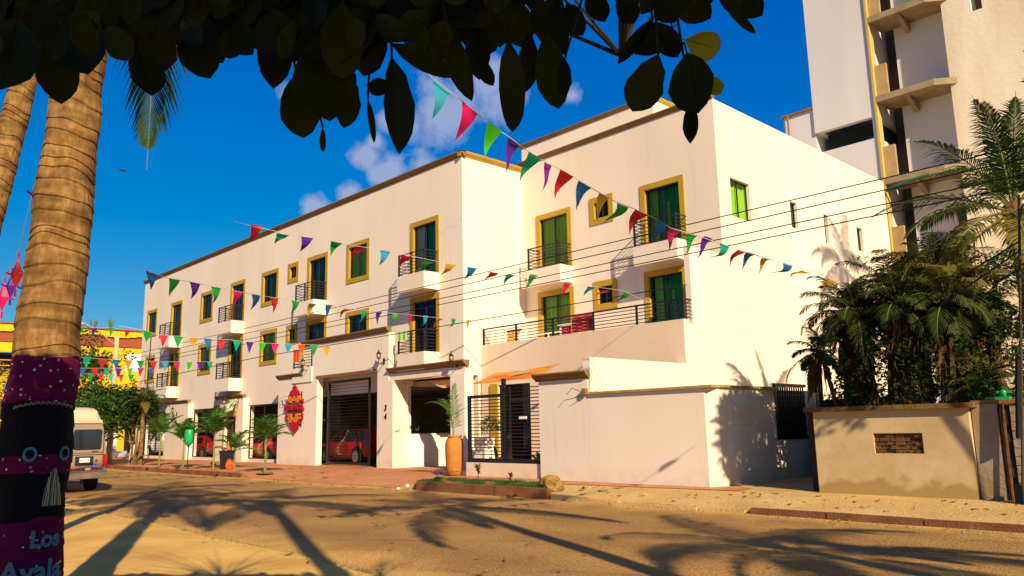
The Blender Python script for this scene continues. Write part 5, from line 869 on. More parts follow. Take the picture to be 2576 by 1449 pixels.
band(1.97,2.32,mg.outputs[2]); band(1.56,1.97,None,(.006,.006,.008)); band(1.44,1.56,mg.outputs[2]); band(1.10,1.44,None,(.006,.006,.008)); band(-1,1.10,mg.outputs[2])
t.links.new(cur,bb.inputs['Base Color'])
BX,BY=-7.06,1.65
P1=thing('coconut_palm','big ringed coconut palm trunk at the left with its foot painted pink and black','palm tree',(BX,BY,.03))
trunk_mb((BX-.076,BY-.079,0),9.0,.287,.16,lean=(.218,.228),ring=.115,n=30,amp=.0055,seed=4,step=.0215).build('trunk',PBK,P1,smooth=False,fix=False)
def crown(P,c,n,L,seed,mats=(PG,PG,PY),emin=-.5,emax=1.25,ll=.75,w=.045,nl=44,azs=None,drp=(1.1,1.7)):
    rnd=random.Random(seed)
    for i in range(n):
        az=(azs[i] if azs else i*2.399+rnd.uniform(-.2,.2)); u=i/max(1,n-1); e=emax+(emin-emax)*u**.8+rnd.uniform(-.1,.1)
        frond(P,c,az,L*rnd.uniform(.85,1.08),e,rnd.uniform(*drp)*(.6+.4*(e+1)),nl,ll,w,mats[0] if u<.6 else mats[1 if rnd.random()<.6 else 2],seed*50+i,rr=.028,hang=.7)
crown(P1,(BX+.142,BY+.149,9.0),15,3.9,3,nl=52)
# hanging old frond seen in the sky right of the trunk
frond(P1,(BX+.142,BY+.149,8.7),2.62,5.2,-.18,1.5,100,.95,.026,PG,992,rr=.025,hang=.9,curl=.7)
def wrap(b,zc,az0,r_,sc=1):
    """lay flat artwork (x across, y up) on the trunk surface"""
    return xf(b,lambda x,y,z:(BX-.076+.0242*(1.65+(zc+y-1.65)*1.45)+(.309-.0215*(1.65+(zc+y-1.65)*1.45)+z)*math.cos(az0+x*sc/r_),BY-.079+.0253*(1.65+(zc+y-1.65)*1.45)+(.309-.0215*(1.65+(zc+y-1.65)*1.45)+z)*math.sin(az0+x*sc/r_),1.65+(zc+y-1.65)*1.45))
AZ=math.atan2(0-BY,0-BX)+.10   # towards the street corner where the viewer stands
PBL=mat('pale_blue_paint',(.05,.17,.24),.6); PCR=mat('cream_paint',(.42,.35,.14),.6); PWH=mat('chalk_white_paint',(.42,.44,.44),.6)
wrap(text_mb('Los',.115,.002,.004),1.10,AZ+.40,.212).build('painted_lettering',PBL,P1,fix=False)
wrap(text_mb('Ayala',.15,.002,.004),.93,AZ+.18,.214).build('painted_lettering',PBL,P1,fix=False)
def ring(cx,cy,ro,ri):
    b=MB(); n=22
    for k in range(n): a=2*pi*k/n; b.v+= [(cx+ro*math.cos(a),cy+ro*math.sin(a),0),(cx+ri*math.cos(a),cy+ri*math.sin(a),0)]
    b.f=[(2*k,2*((k+1)%n),2*((k+1)%n)+1,2*k+1) for k in range(n)]; b.m=[0]*n; return b
wrap(ring(-.045,0,.038,.024),1.565,AZ,.216).build('painted_ring',PBL,P1,fix=False); wrap(ring(.155,0,.038,.024),1.565,AZ,.216).build('painted_ring',PBL,P1,fix=False)
random.seed(9)
for k in range(9):
    x=.045+.014*k; h=.11*math.sin(pi*(k+1.5)/11)+.05; b=MB(); w=.0045; ys=[0,.3,.6,1]
    for yy in ys: 
        xx=x+(.085-x)*.35*yy+random.uniform(-.002,.002); b.v+=[(xx-w*(1-.4*yy),yy*h*1.2,0),(xx+w*(1-.4*yy),yy*h*1.2,0)]
    b.f=[(2*i,2*i+1,2*i+3,2*i+2) for i in range(3)]; b.m=[0]*3
    wrap(b,1.30,AZ,.217).build('painted_stroke',PCR if k%3 else PBL,P1,fix=False)
# band of white lettering-like scribbles on the black cap
for k in range(12):
    b=MB(); x=-.17+.03*k; y=.045*math.cos(x*6); b.tube([(x,y,0),(x+.010,y+.018,0),(x+.018,y+.004,0),(x+.024,y+.015,0)],.0022,3); wrap(b,1.775,AZ,.216).build('painted_scribble',PWH,P1,fix=False)
P2=thing('coconut_palm','slimmer coconut palm trunk behind the big painted one at the left edge','palm tree',(-10.3,1.29,.03))
trunk_mb((-10.39,1.20,0),10.2,.150,.105,ring=.11,n=20,amp=.006,seed=9,lean=(1.06,1.10)).build('trunk',BARK,P2,fix=False)
crown(P2,(-9.33,2.3,10.2),14,3.8,7,nl=44)
frond(P2,(-9.3,2.3,9.4),.9,3.6,-.9,.6,46,.7,.05,PG,71,hang=1.2); frond(P2,(-9.4,2.2,8.6),.7,3.2,-1.1,.4,46,.7,.05,PG,72,hang=1.2); frond(P2,(-9.4,2.2,8.2),1.1,2.6,-1.2,.3,40,.6,.05,PY,73,hang=1.2)
# palms standing outside the picture whose shadows cross the road
for i,(x,y,h,s,lab) in enumerate([(.9,1.1,12.2,21,'tall coconut palm just right of the viewpoint'),(1.7,4.5,9.6,33,'coconut palm on the near pavement right of the picture'),(5.4,5.6,6.6,41,'short coconut palm on the near pavement farther right'),(-.5,26.1,15.6,53,'very tall coconut palm beside the apartment tower outside the right edge')]):
    P=thing('coconut_palm',lab,'palm tree',(x,y,.03)); trunk_mb((x,y,0),h,.19,.12,ring=.12,n=12,seed=s).build('trunk',BARK,P,fix=False); crown(P,(x,y,h),12 if i<2 else 15,3.5,s,nl=42,ll=.7,w=.06)
# ---------------- coconut palm at the right
CX,CY,CZ=-4.82,21.0,6.4
P=thing('coconut_palm','coconut palm with arching fronds and a bunch of coconuts in the lot at the right','palm tree',(CX,CY,.2))
trunk_mb((CX+.1,CY,.1),CZ,.2,.13,lean=(-.1,0),ring=.1,n=14,seed=5).build('trunk',BARK,P,fix=False)
rgt=Vector((math.cos(YAW),math.sin(YAW),0))
def azof(side,toward): # side: + right in the view, toward: + nearer to the street
    v_=rgt*side-Vector((-math.sin(YAW),math.cos(YAW),0))*toward; return math.atan2(v_.y,v_.x)
spec=[(-1,.2,.95,1.15,3.3,PG),(-.5,.6,1.15,1.0,3.2,PG),(-1,.5,.55,1.2,3.4,PG),(-1,-.3,.45,1.1,3.3,PG),(-1,.3,.15,1.15,3.5,PG),(-1,.6,-.15,1.0,3.4,PY),(-.9,.1,-.5,.75,3.3,PY),(-.5,.9,-.35,.9,3.2,PY),(-.1,1,1.35,.25,2.8,PG),(.25,.5,1.25,.5,3.2,PG),(.8,.5,1.0,1.1,3.2,PG),(1,0,.6,1.2,3.2,PG),(1,.6,.1,1.2,3.2,PG),(.3,1,.35,1.5,2.9,PG),(.9,.4,-.4,.9,3.2,PY),(.5,1,-.7,.7,3.0,PY),(.1,.9,-1.0,.5,3.2,PB),(-.25,1,-.9,.5,3.3,PY),(.15,-.8,.9,1.2,3.2,PG),(-.3,-1,.5,1.2,3.2,PG),(-.6,.2,1.45,.45,3.0,PG)]
for i,(sd,tw,e,dr,L,m) in enumerate(spec): frond(P,(CX,CY,CZ),azof(sd,tw),L,e,dr,58,.80,.040,m,300+i,rr=.035,hang=.75,keel=.2)
COCO=mat('green_brown_coconut',(.12,.075,.02),.6,.4,8)
random.seed(2)
for k in range(15):
    a=random.uniform(0,6.28); r_=random.uniform(.05,.33); c_=(CX+r_*math.cos(a)+.05,CY+r_*math.sin(a)-.1,CZ-.25-random.uniform(0,.75)); MB().lathe([(.02,-.12),(.085,-.07),(.105,0),(.085,.07),(.02,.12)],c_,9).build('coconut',COCO,P,smooth=True)
MB().lathe([(.14,-.5),(.22,-.1),(.26,.1),(.15,.25)],(CX,CY,CZ),10).build('fibre_sheath',PB,P)
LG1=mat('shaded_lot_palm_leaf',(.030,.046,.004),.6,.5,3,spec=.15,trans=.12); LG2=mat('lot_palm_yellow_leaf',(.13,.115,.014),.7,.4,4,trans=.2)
# ---------------- broad leaf trees
LFD=mat('dark_tree_leaf',(.035,.085,.012),.6,.5,3,spec=.3,trans=.2); LFM=mat('mid_tree_leaf',(.075,.145,.018),.6,.5,3,spec=.3,trans=.25); LFY=mat('yellow_green_leaf',(.16,.19,.02),.6,.4,3,trans=.3); BRN=mat('grey_brown_bark',(.19,.115,.05),.9,.4,8,bump=.5); WHB=mat('whitewashed_bark',(.65,.6,.5),.9)
def broad(name,label,cat,base,blobs,n,ls,m,limbs,seed,bark=BRN,group=None,r0_=.1,twig=True):
    rnd=random.Random(seed); P=thing(name,label,cat,base,group)
    for i,l in enumerate(limbs): MB().tube(l,[r0_*(1-.65*k/(len(l)-1)) for k in range(len(l))],8).build('trunk' if i==0 else 'limb',bark,P)
    b=MB(); V=sum(q[3]*q[4]*q[5] for q in blobs)
    for (cx,cy,cz,rx,ry,rz) in blobs:
        k_=int(n*rx*ry*rz/V)
        for i in range(k_):
            while True:
                u,v_,w=[rnd.uniform(-1,1) for _ in range(3)]
                if u*u+v_*v_+w*w<1: break
            q=(u*u+v_*v_+w*w)**.5; f=(.45+.55*q)/max(q,.05) if rnd.random()<.6 else 1; u,v_,w=u*f*.95,v_*f*.95,w*f*.95
            nn=noise.noise(Vector((cx+u*rx*1.6,cy+v_*ry*1.6,cz+w*rz*2))*1.3)
            if nn<-.12: continue
            c=Vector((cx+u*rx*(1+.2*nn),cy+v_*ry,cz+w*rz*(1+.3*nn))); a=Vector((rnd.uniform(-1,1),rnd.uniform(-1,1),rnd.uniform(-.7,.4))).normalized(); s_=a.cross(Vector((rnd.uniform(-.6,.6),rnd.uniform(-.6,.6),1))).normalized(); l=ls*rnd.uniform(.6,1.3)
            b.add([c,c+a*l*.45+s_*l*.26,c+a*l,c+a*l*.45-s_*l*.26],[(0,1,2,3)])
            if i%12==0 and twig: b.add([c,c+Vector((0,0,.01)),c+(Vector((cx,cy,cz-rz*.6))-c)*.5],[(0,1,2)])
    b.build('crown',m,P,fix=False); return P

# ---------------- clumping palms in the lot
FIB=mat('dry_thatch',(.15,.065,.018),.95,.5,8); STK=mat('dark_palm_stem',(.07,.045,.02),.9,.5,10)
lot=[(-7.95,17.0,3.15,1.0,60,15),(-8.0,18.6,4.2,1.35,61,14),(-7.35,17.7,4.0,1.4,62,14),(-6.9,18.7,4.7,1.5,63,14),(-6.4,17.6,4.1,1.5,64,14),(-6.0,18.9,4.9,1.5,65,14),(-5.5,17.8,4.0,1.4,66,14),(-5.1,18.5,4.2,1.4,67,13),(-4.75,16.9,2.3,.9,69,12)]
labs=['small feathery palm with hanging straw leaves nearest the side wall','palm behind the small feathery one beside the side wall','bushy palm third from the hotel side wall','tall bushy palm in the middle of the lot clump','dark bushy palm above the broken brick recess','tallest bushy palm at the back of the clump','bushy palm near the right end of the clump','rightmost bushy palm before the coconut palm','low young palm just over the right end of the lot wall']
for (x,y,h,L,s,n),lab in zip(lot,labs):
    P=thing('lot_palm',lab,'palm tree',(x,y,.2),'clump palms in the vacant lot'); rnd=random.Random(s)
    for q in range(3 if h>3.5 else 1):
        dx,dy=rnd.uniform(-.25,.25),rnd.uniform(-.15,.15); MB().tube([(x+dx*1.5,y+dy,.1),(x+dx,y,h*.5),(x,y,h)],([.15,.11,.07] if h>3.5 else [.07,.05,.04]),8).build('trunk',STK,P)
    n+=0 if s==60 else 6
    for i in range(n):
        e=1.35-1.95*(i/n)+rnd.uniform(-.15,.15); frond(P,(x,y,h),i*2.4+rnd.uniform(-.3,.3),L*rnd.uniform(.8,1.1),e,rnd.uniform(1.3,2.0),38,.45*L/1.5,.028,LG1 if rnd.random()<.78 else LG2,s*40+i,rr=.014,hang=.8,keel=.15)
    b=MB()
    for i in range(34 if h<3.2 else 60):   # dead skirt
        a=rnd.uniform(0,6.28); r_=rnd.uniform(.05,.30); z0=h-rnd.uniform(-.05,.5)*1.0; l=rnd.uniform(.4,1.2)*(h/3.2); w=.011
        p0=(x+.05*math.cos(a),y+.05*math.sin(a),z0); b.add([p0,(p0[0]+w,p0[1]+w,z0),(x+r_*math.cos(a)+w,y+r_*math.sin(a),z0-l*.35),(x+r_*1.2*math.cos(a),y+r_*1.2*math.sin(a),z0-l)],[(0,1,2,3)])
    b.build('dead_skirt',FIB,P,fix=False)
broad('lot_shrub','dense dark green shrubbery filling the lot behind the palm stems','shrub',(-6,19.6,.1),[(-7.2,19.5,2.2,1.0,.6,1.7),(-6.2,19.5,2.4,1.1,.6,1.9),(-5.2,19.3,2.4,1.0,.6,1.8),(-6.6,18.2,3.6,1.2,.7,.8),(-5.4,18.2,3.5,1.1,.7,.8),(-6.7,17.0,2.6,1.1,.35,.8),(-5.5,17.0,2.6,.9,.35,.9),(-7.4,17.3,2.2,.6,.35,.6)],24000,.13,mat('lot_shrub_leaf',(.030,.060,.006),.7,.6,3,spec=.15,trans=.15),[[(-6,19.6,.1),(-6,19.6,2.5)],[(-7,19.6,.1),(-7.1,19.5,2.5)],[(-5.2,19.4,.1),(-5.2,19.3,2.5)]],130,bark=STK,r0_=.09)
random.seed(77)
b=MB()
for i in range(3400):
    x=random.uniform(-7.9,-4.6); y=random.uniform(16.6,19); z=random.uniform(.3,3.3); l=random.uniform(.08,.28); a=random.uniform(0,6.28); w=random.uniform(.006,.018)
    if noise.noise(Vector((x*1.3,y,z*.8)))<-.05: continue
    b.add([(x,y,z),(x+w,y+w,z),(x+l*.35*math.cos(a),y+l*.35*math.sin(a),z-l)],[(0,1,2)])
tag(b.build('dry_undergrowth',mat('brown_litter',(.09,.04,.012),.95,.6,6),fix=False),'tangled brown undergrowth and dead leaves below the lot palms','undergrowth',kind='stuff')
broad('street_tree','round leafy tree with several thin whitewashed stems on the pavement beside the van','tree',(-44.3,14.6,.1),[(-44.9,14.7,3.3,1.5,1.3,.9),(-46.4,14.9,3.3,1.7,1.4,.95),(-43.5,14.6,3.2,1.1,1.0,.8),(-45.2,14.6,2.6,1.5,1.1,.7),(-47.5,14.2,2.7,1.5,1.2,.9),(-44.2,14.7,3.7,.9,.8,.5)],15000,.20,LFD,
 [[(-44.3,14.6,.05),(-44.5,14.6,1.0),(-45.2,14.6,2.4),(-45.6,14.6,3.4)],[(-44.2,14.6,.05),(-43.9,14.6,1.3),(-43.8,14.6,3)],[(-44.4,14.5,.05),(-44.9,14.5,1.4),(-46,14.6,3.2)],[(-44.25,14.5,.05),(-44.2,14.5,1.5),(-44.3,14.5,3)],[(-44.1,14.6,.05),(-43.4,14.6,1.3),(-43,14.6,3)],[(-44.3,14.7,.05),(-44.6,14.7,1.5),(-44.7,14.7,3)]],101,r0_=.085)
MB().lathe([(.17,0),(.15,.5),(.13,1.1)],(-44.35,14.58,.08),9).build('whitewash',WHB,bpy.data.objects['street_tree'])
P=thing('slim_palm','slim feathery palm with a ringed stem before the left corner of the hotel','palm tree',(-42.9,14.5,.1)); trunk_mb((-42.9,14.5,.08),3.3,.11,.07,ring=.1,n=10,seed=31).build('trunk',BARK,P,fix=False)
for i in range(15): frond(P,(-42.9,14.5,3.3),i*2.4,1.5,1.3-1.4*i/15,1.5,34,.42,.02,PY if i%2 else PG,700+i,rr=.014,hang=.9)
TREEBLOBS=[(-50.5, 13.4, 7.1, 1.0, 1.3, 1.0), (-48.6, 12.8, 5.7, 1.3, 1.3, 0.9), (-50.0, 14.3, 5.5, 1.2, 1.3, 0.6), (-51.2, 15.7, 6.5, 0.8, 1.3, 0.35), (-46.5, 12.5, 4.0, 1.6, 1.3, 1.1), (-45.9, 13.2, 3.7, 1.6, 1.3, 0.9), (-44.3, 12.2, 2.6, 1.8, 1.3, 1.2), (-45.3, 13.8, 3.7, 1.3, 1.3, 0.8), (-43.7, 12.9, 2.5, 1.6, 1.3, 1.2), (-44.8, 11.9, 1.8, 1.6, 1.3, 1.2)]
broad('street_tree','tall loose green tree in front of the yellow building','tree',(-56,15,.0),TREEBLOBS,15000,.22,LFM,[[(-56,15,0),(-56.2,15,3),(-57,14.6,6),(-57.6,14.3,8)],[(-56.1,15,3),(-54.5,15.5,5)],[(-56.5,14.9,4),(-54.6,16.3,6.8)]],102,r0_=.16)
broad('street_tree','low bushy yellow-green tree behind the van beside the garden wall','tree',(-50,13.8,.0),[(-50.5,13.6,3.0,2.2,1.5,1.1),(-48,14.6,3.3,1.6,1.2,.9),(-53.5,13.0,3.0,2.2,1.5,1.2),(-51,13.4,2.0,2.4,1.3,1.0)],11000,.2,LFM,[[(-50,13.8,0),(-50.2,13.8,1.2),(-50.6,13.7,2.8)]],103)
broad('street_tree','orange-green trees filling the far end of the street at the left edge','tree',(-60,4,.0),[(-62,2.5,3.4,4,3,2.0),(-64,7,4.6,4,3,2.4),(-60,-1,2.5,3,3,1.6),(-70,12,5,4,3,2.5)],14000,.30,LFY,[[(-60,4,0),(-61,3.6,2),(-62,3,3.4)]],104,r0_=.2)
broad('hedge_shrub','dark clipped shrub below the trees at the left edge behind the brown car','shrub',(-36,3.5,.0),[(-38,3.3,1.4,2.4,1.2,1.1),(-42,4.2,1.6,2.6,1.6,1.3),(-35.5,3.0,1.9,1.2,1,.9)],6200,.18,LFM,[[(-36,3.5,0),(-36,3.5,1)]],105,r0_=.06)
broad('roof_shrub','small leafy shrub on the roof slab above the garage at the left end','shrub',(-53.0,18.4,3.1),[(-52.6,18.3,4.0,.75,.4,.55),(-53.6,18.3,3.7,.35,.3,.3)],900,.14,LFY,[[(-53,18.4,3.1),(-52.9,18.4,3.5),(-52.6,18.3,4)]],106,r0_=.03)
broad('climbing_vine','climbing green vine on the left corner of the hotel','vine',(-56.2,18.3,.3),[(-56.2,18.3,4.6,.3,.25,.9),(-56.6,18.2,2.9,.35,.3,1.3)],900,.2,LFM,[[(-56.4,18.4,.2),(-56.4,18.4,2),(-56.2,18.4,4.5)]],107,r0_=.03)
broad('lot_tree','loose light green tree spreading over the lot palms below the coconut palm','tree',(-5.9,20,.2),[(-6.6,20,5.15,1.3,.9,.45),(-5.2,19.6,4.9,1.3,.9,.5),(-4.3,19.4,4.75,1.3,.9,.5),(-7.5,20.3,5.0,.8,.6,.35),(-6.2,20,5.75,.6,.5,.35),(-4.2,19.3,3.6,.9,.6,.4),(-8.3,20.6,5.8,.35,.3,.18)],6500,.11,LFM,[[(-5.9,20,.2),(-5.8,20,3),(-6.3,20,4.6),(-7.4,20.3,5.1)],[(-5.8,20,3),(-5,19.6,4.6),(-4.2,19.4,4.9)]],108,bark=STK,r0_=.07)
broad('wall_creeper','green creeper growing down over the brick wall at the right edge','vine',(-3.9,15.9,.2),[(-3.75,16.0,2.5,.3,.3,.6),(-3.7,16.2,1.95,.5,.3,.25),(-4.6,16.4,2.3,.3,.3,.45)],1300,.12,LFM,[[(-3.9,15.9,.2),(-3.8,16,2.6)]],109,r0_=.02)
broad('planter_shrubs','leafy green shrubs in the planter opening beside the entrance','shrub',(-26.7,20,1.3),[(-26.6,19.4,1.7,.3,.5,.3),(-26.6,20.8,1.7,.3,.7,.35),(-26.9,20.1,2.0,.3,.8,.4)],1100,.12,LFM,[[(-26.7,20,1.3),(-26.7,20,1.8)]],110,r0_=.02)
broad('fence_shrub','small dark leafy shrub behind the bar fence before the stone panel','shrub',(-20.9,18.6,.6),[(-20.9,18.8,1.75,.45,.35,.35),(-19.9,18.6,1.0,.2,.2,.7)],700,.11,LFD,[[(-20.9,18.8,.3),(-20.9,18.8,1.7)],[(-19.9,18.6,.3),(-19.9,18.6,1.6)]],111,r0_=.02)
# planting bed behind fence: croton and broad leaf plants
BIG=mat('broad_dark_leaf',(.03,.10,.03),.5,spec=.4,trans=.15); RLF=mat('red_purple_leaf',(.16,.03,.07),.6,trans=.2); YLF=mat('yellow_croton_leaf',(.35,.28,.03),.6,trans=.2); PLF=mat('purple_leaf',(.22,.05,.26),.6,trans=.2)
def rosette(name,label,cat,x,y,z,n,L,w,m,up_=.9,seed=1,stem=0,group=None):
    rnd=random.Random(seed); P=thing(name,label,cat,(x,y,z),group)
    if stem: MB().tube([(x,y,z),(x,y,z+stem)],.012,5).build('stem',STK,P)
    for i in range(n):
        az=i*2.4+rnd.uniform(-.3,.3); e=up_*rnd.uniform(.5,1.3); l=L*rnd.uniform(.7,1.15); zz=z+stem*rnd.uniform(.45,1) if stem else z; q=Vector((math.cos(az)*math.cos(e),math.sin(az)*math.cos(e),math.sin(e))); sd=Vector((-math.sin(az),math.cos(az),0)); p=Vector((x,y,zz)); b=MB()
        b.add([p,p+q*l*.35+sd*w*.5,p+q*l*.7+sd*w*.45-Vector((0,0,l*.05)),p+q*l-Vector((0,0,l*.18)),p+q*l*.7-sd*w*.45-Vector((0,0,l*.05)),p+q*l*.35-sd*w*.5,p+q*l*.6-Vector((0,0,l*.08))],[(0,1,6,5),(1,2,6),(6,4,5),(2,3,6),(6,3,4)])
        b.build('leaf',m if not isinstance(m,list) else rnd.choice(m),P,fix=False)
    return P
rosette('pink_bromeliad','spiky pink plant in a dark pot before the clay jar','plant',-17.75,13.95,.34,16,.22,.035,[RLF,PLF],.8,1,.06); MB().lathe([(.07,0),(.09,.12)],(-17.75,13.95,.22),10).build('pot',IRON,bpy.data.objects['pink_bromeliad'])
rosette('croton_plant','yellow and purple croton plant in the grass bed right of the clay jar','plant',-16.15,14.05,.24,26,.17,.07,[YLF,RLF,BIG,YLF],.8,2,.42)
rosette('purple_plant','small purple plant at the right in the grass bed','plant',-14.95,14.1,.24,18,.15,.05,[PLF,RLF,BIG],.9,3,.2)
rosette('banana_shoot','tall dark strap-leaved plant behind the left part of the bar fence','plant',-17.6,16.1,.55,5,.75,.12,BIG,1.1,4)
rosette('leafy_houseplant','low leafy plant behind the bar fence beside its middle post','plant',-17.2,16.2,.5,10,.4,.1,[BIG,RLF],1,5)
rosette('fan_leaf_plant','bright green fan-leaved plant behind the right part of the bar fence','plant',-16.0,16.4,.5,12,.75,.24,mat('bright_fan_leaf',(.04,.22,.06),.5,trans=.2),1.0,6)
rosette('red_leaf_plant','reddish low plant behind the right end of the bar fence','plant',-15.45,16.2,.5,16,.38,.1,[RLF,YLF,BIG],1,7)
rosette('weed_clump','bright green weeds beside the black bin','plant',-34.9,14.9,.15,14,.3,.09,LFM,.9,8,.1)
rosette('weed_clump','low green weed at the foot of the green bin post','plant',-36.6,14.0,.15,10,.35,.1,LFM,.7,9)
rosette('ramp_weed','tiny dark sprout on the pavement right of the rock','plant',-12.6,14.2,.2,8,.12,.05,STK,.6,10)
# ---------------- palm saplings along the kerb
for i,(x,h,n,s,lab) in enumerate([(-39.6,2.0,8,201,'leftmost palm sapling on the kerb in front of the left garage window'),(-36.7,1.7,9,202,'second palm sapling from the left with widely spread fronds'),(-33.4,2.0,11,203,'dense palm sapling directly left of the green bin'),(-28.7,1.65,9,205,'rightmost kerb palm sapling beside the brick ramp')]):
    y=14.25; P=thing('palm_sapling',lab,'palm sapling',(x,y,.15),'palm saplings along the kerb'); rnd=random.Random(s)
    MB().tube([(x,y,.12),(x+.02,y,h*.5),(x,y,h*.8)],[.05,.035,.028],7).build('stem',RACHG,P)
    for k in range(n): frond(P,(x,y,h*.78),k*2.4+rnd.uniform(-.3,.3),1.38*rnd.uniform(.8,1.1)*(h/1.8),1.42-.85*k/n,rnd.uniform(.8,1.25),24,.52,.06,PGS,s*9+k,rr=.014,hang=.45,keel=.25)
    MB().lathe([(.33,0),(.30,.02),(.0,.03)],(x,y,.135),12).build('planting_hole',SOIL,P)
P=thing('palm_sapling','short broad-fronded palm sapling behind the black bin by the entrance door','palm sapling',(-33.0,15.9,.15),'palm saplings along the kerb')
P.location=(-33.9,15.4,.15); WL[P.name]=Vector((-33.9,15.4,.15)); MB().tube([(-33.9,15.4,.12),(-33.9,15.4,1.0)],[.05,.03],7).build('stem',RACHG,P)
for k in range(9): frond(P,(-33.9,15.4,.9),k*2.4+.4,1.25,1.25-1.1*k/9,1.1,24,.5,.05,PGS,2500+k,rr=.014,hang=.4,keel=.25)
broad('street_tree','small round tree on the pavement just outside the right edge','tree',(-1.2,14.1,.15),[(-1.5,13.3,6.3,1.1,1.25,1.3)],7000,.2,LFD,[[(-1.2,14.1,.1),(-1.2,14,3),(-1.5,13.6,5.6)]],120,r0_=.08)
# ---------------- clay jar with its palm
J=thing('clay_jar','tall weathered terracotta jar holding a thin palm in front of the entrance pier','jar',(-19.2,15.75,.25))
TER=mat('terracotta',(.50,.175,.022),.75,col2=(.36,.14,.03),vscale=2.6,bump=.25,bscale=12)
prof=[(.19,0),(.225,.02),(.25,.15),(.275,.4),(.29,.7),(.29,.88),(.275,1.0),(.235,1.09),(.205,1.125),(.20,1.14),(.225,1.15),(.232,1.175),(.222,1.20),(.185,1.20),(.175,1.15)]
MB().lathe(prof,(-19.2,15.75,.25),36).build('jar_body',TER,J,smooth=True); MB().lathe([(.0,0),(.18,0),(.18,.01)],(-19.2,15.75,1.36),16).build('soil',SOIL,J)
b=text_mb('LOS AYALA',.05,.002); xf(b,lambda x,y,z:(-19.2+.262*math.cos(-.62+x/.262),15.75+.262*math.sin(-.62+x/.262),.36+y)); b.build('jar_lettering',mat('brown_print',(.12,.03,.01),.7),J,fix=False)
P=thing('jar_palm','thin young palm growing out of the clay jar','palm sapling',(-19.2,15.75,1.36))
MB().tube([(-19.2,15.75,1.3),(-19.24,15.72,1.7),(-19.35,15.7,2.2)],[.022,.016,.012],6).build('stem',RACHG,P)
frond(P,(-19.2,15.75,1.4),azof(.25,.2),1.75,1.62,.35,30,.42,.03,PGS,811,rr=.013,hang=.3,keel=.1,curl=2.5); frond(P,(-19.25,15.73,1.8),azof(-1,.1),1.25,1.30,1.9,26,.42,.032,PGS,812,rr=.012,hang=.7); frond(P,(-19.25,15.73,1.8),azof(1,.1),1.05,1.2,2.0,16,.3,.012,PY,813,rr=.008,hang=.9); frond(P,(-19.3,15.71,1.9),azof(-.8,-.6),1.0,1.45,1.6,22,.36,.028,PGS,814,rr=.01,hang=.7)
# ---------------- rock
rk=MB(); random.seed(12)
ico=bmesh.new(); bmesh.ops.create_icosphere(ico,subdivisions=3,radius=1)
for v_ in ico.verts:
    c_=v_.co; k=1+.35*noise.noise(c_*1.6+Vector((3,1,2)))+.12*noise.noise(c_*5); rk.v.append((-13.35+c_.x*.30*k,13.95+c_.y*.26*k,.24+max(-.5,c_.z)*.21*k+(.08 if c_.z>.3 and c_.x<.1 else 0)))
for f_ in ico.faces: rk.f.append(tuple(v_.index for v_ in f_.verts)); rk.m.append(0)
tag(rk.build('rock',mat('ochre_rock',(.33,.19,.045),.95,.5,5,bump=.8)),'rough ochre boulder at the right end of the grass bed','rock')
pb=MB().lathe([(.02,0),(.07,.03),(.075,.08),(.03,.12)],(-18.35,13.35,.05),8).build('stone',mat('white_stone',(.5,.46,.38),.8)); tag(pb,'small white stone at the rounded left end of the kerb','stone')
tag(MB().lathe([(.02,0),(.06,.02),(.06,.06),(.02,.09)],(-18.5,13.15,.0),8).build('stone',MC['white_stone']),'lower pale stone lying on the road at the kerb end','stone')
b=MB()
for i in range(26): a=random.uniform(0,6.3); b.tube([(-14.1,13.3,.02),(-14.1+.18*math.cos(a),13.3+.1*math.sin(a),random.uniform(.02,.12))],.008,3)
tag(b.build('dead_plant',PB),'dry curled dead plant lying in the gutter before the grass bed','plant')
# ---------------- bins
t=thing('green_bin','oval bright green bin mounted on a slim post by the kerb','bin',(-35.9,14.15,.15))
b=MB(); 
prof=[(.06,0),(.17,.06),(.22,.2),(.235,.45),(.22,.62),(.19,.72)]
b.lathe(prof,(0,0,0),20); xf(b,lambda x,y,z:(-35.9+x*1.0,14.15+y*.8,1.15+z)); o_=b.build('bin_body',GRNP,t,smooth=True); MB().tube([(-35.9,14.15,.7),(-35.9,14.15,1.2)],.03,8).build('blue_post_sleeve',mat('blue_plastic',(.01,.06,.45),.4),t); MB().tube([(-35.9,14.15,.1),(-35.9,14.15,.7)],.024,8).build('post',IRON,t)
MB().box((-35.97,14.12,1.1),(-35.83,14.18,1.16)).build('bracket',IRON,t)
t=thing('black_bin','tall black wheelie bin heaped with rubbish by the entrance door','bin',(-33.6,14.9,.15))
b=MB(); b.add([(-33.85,14.65,.17),(-33.35,14.65,.17),(-33.35,15.15,.17),(-33.85,15.15,.17),(-33.93,14.58,1.2),(-33.27,14.58,1.2),(-33.27,15.22,1.2),(-33.93,15.22,1.2)],[(0,3,2,1),(4,5,6,7),(0,1,5,4),(1,2,6,5),(2,3,7,6),(3,0,4,7)]); BP=mat('black_bin_plastic',(.010,.014,.018),.35,spec=.5); b.build('bin_body',BP,t)
MB().box((-33.97,14.54,1.201),(-33.23,15.26,1.26)).build('rim',BP,t)
b=MB(); random.seed(6)
for i in range(16): 
    x,y,z=-33.6+random.uniform(-.38,.38),14.9+random.uniform(-.25,.25),1.3+random.uniform(0,.12); s=random.uniform(.05,.13); b.lathe([(s*.3,-s*.6),(s,0),(s*.4,s*.6)],(x,y,z),6)
_rb=tag(b.build('rubbish_heap',mat('orange_rubbish',(.42,.17,.05),.8,.5,9)),'heap of orange and brown rubbish on top of the black bin','rubbish')
OR=mat('orange_red_plastic',(.62,.08,.02),.5)
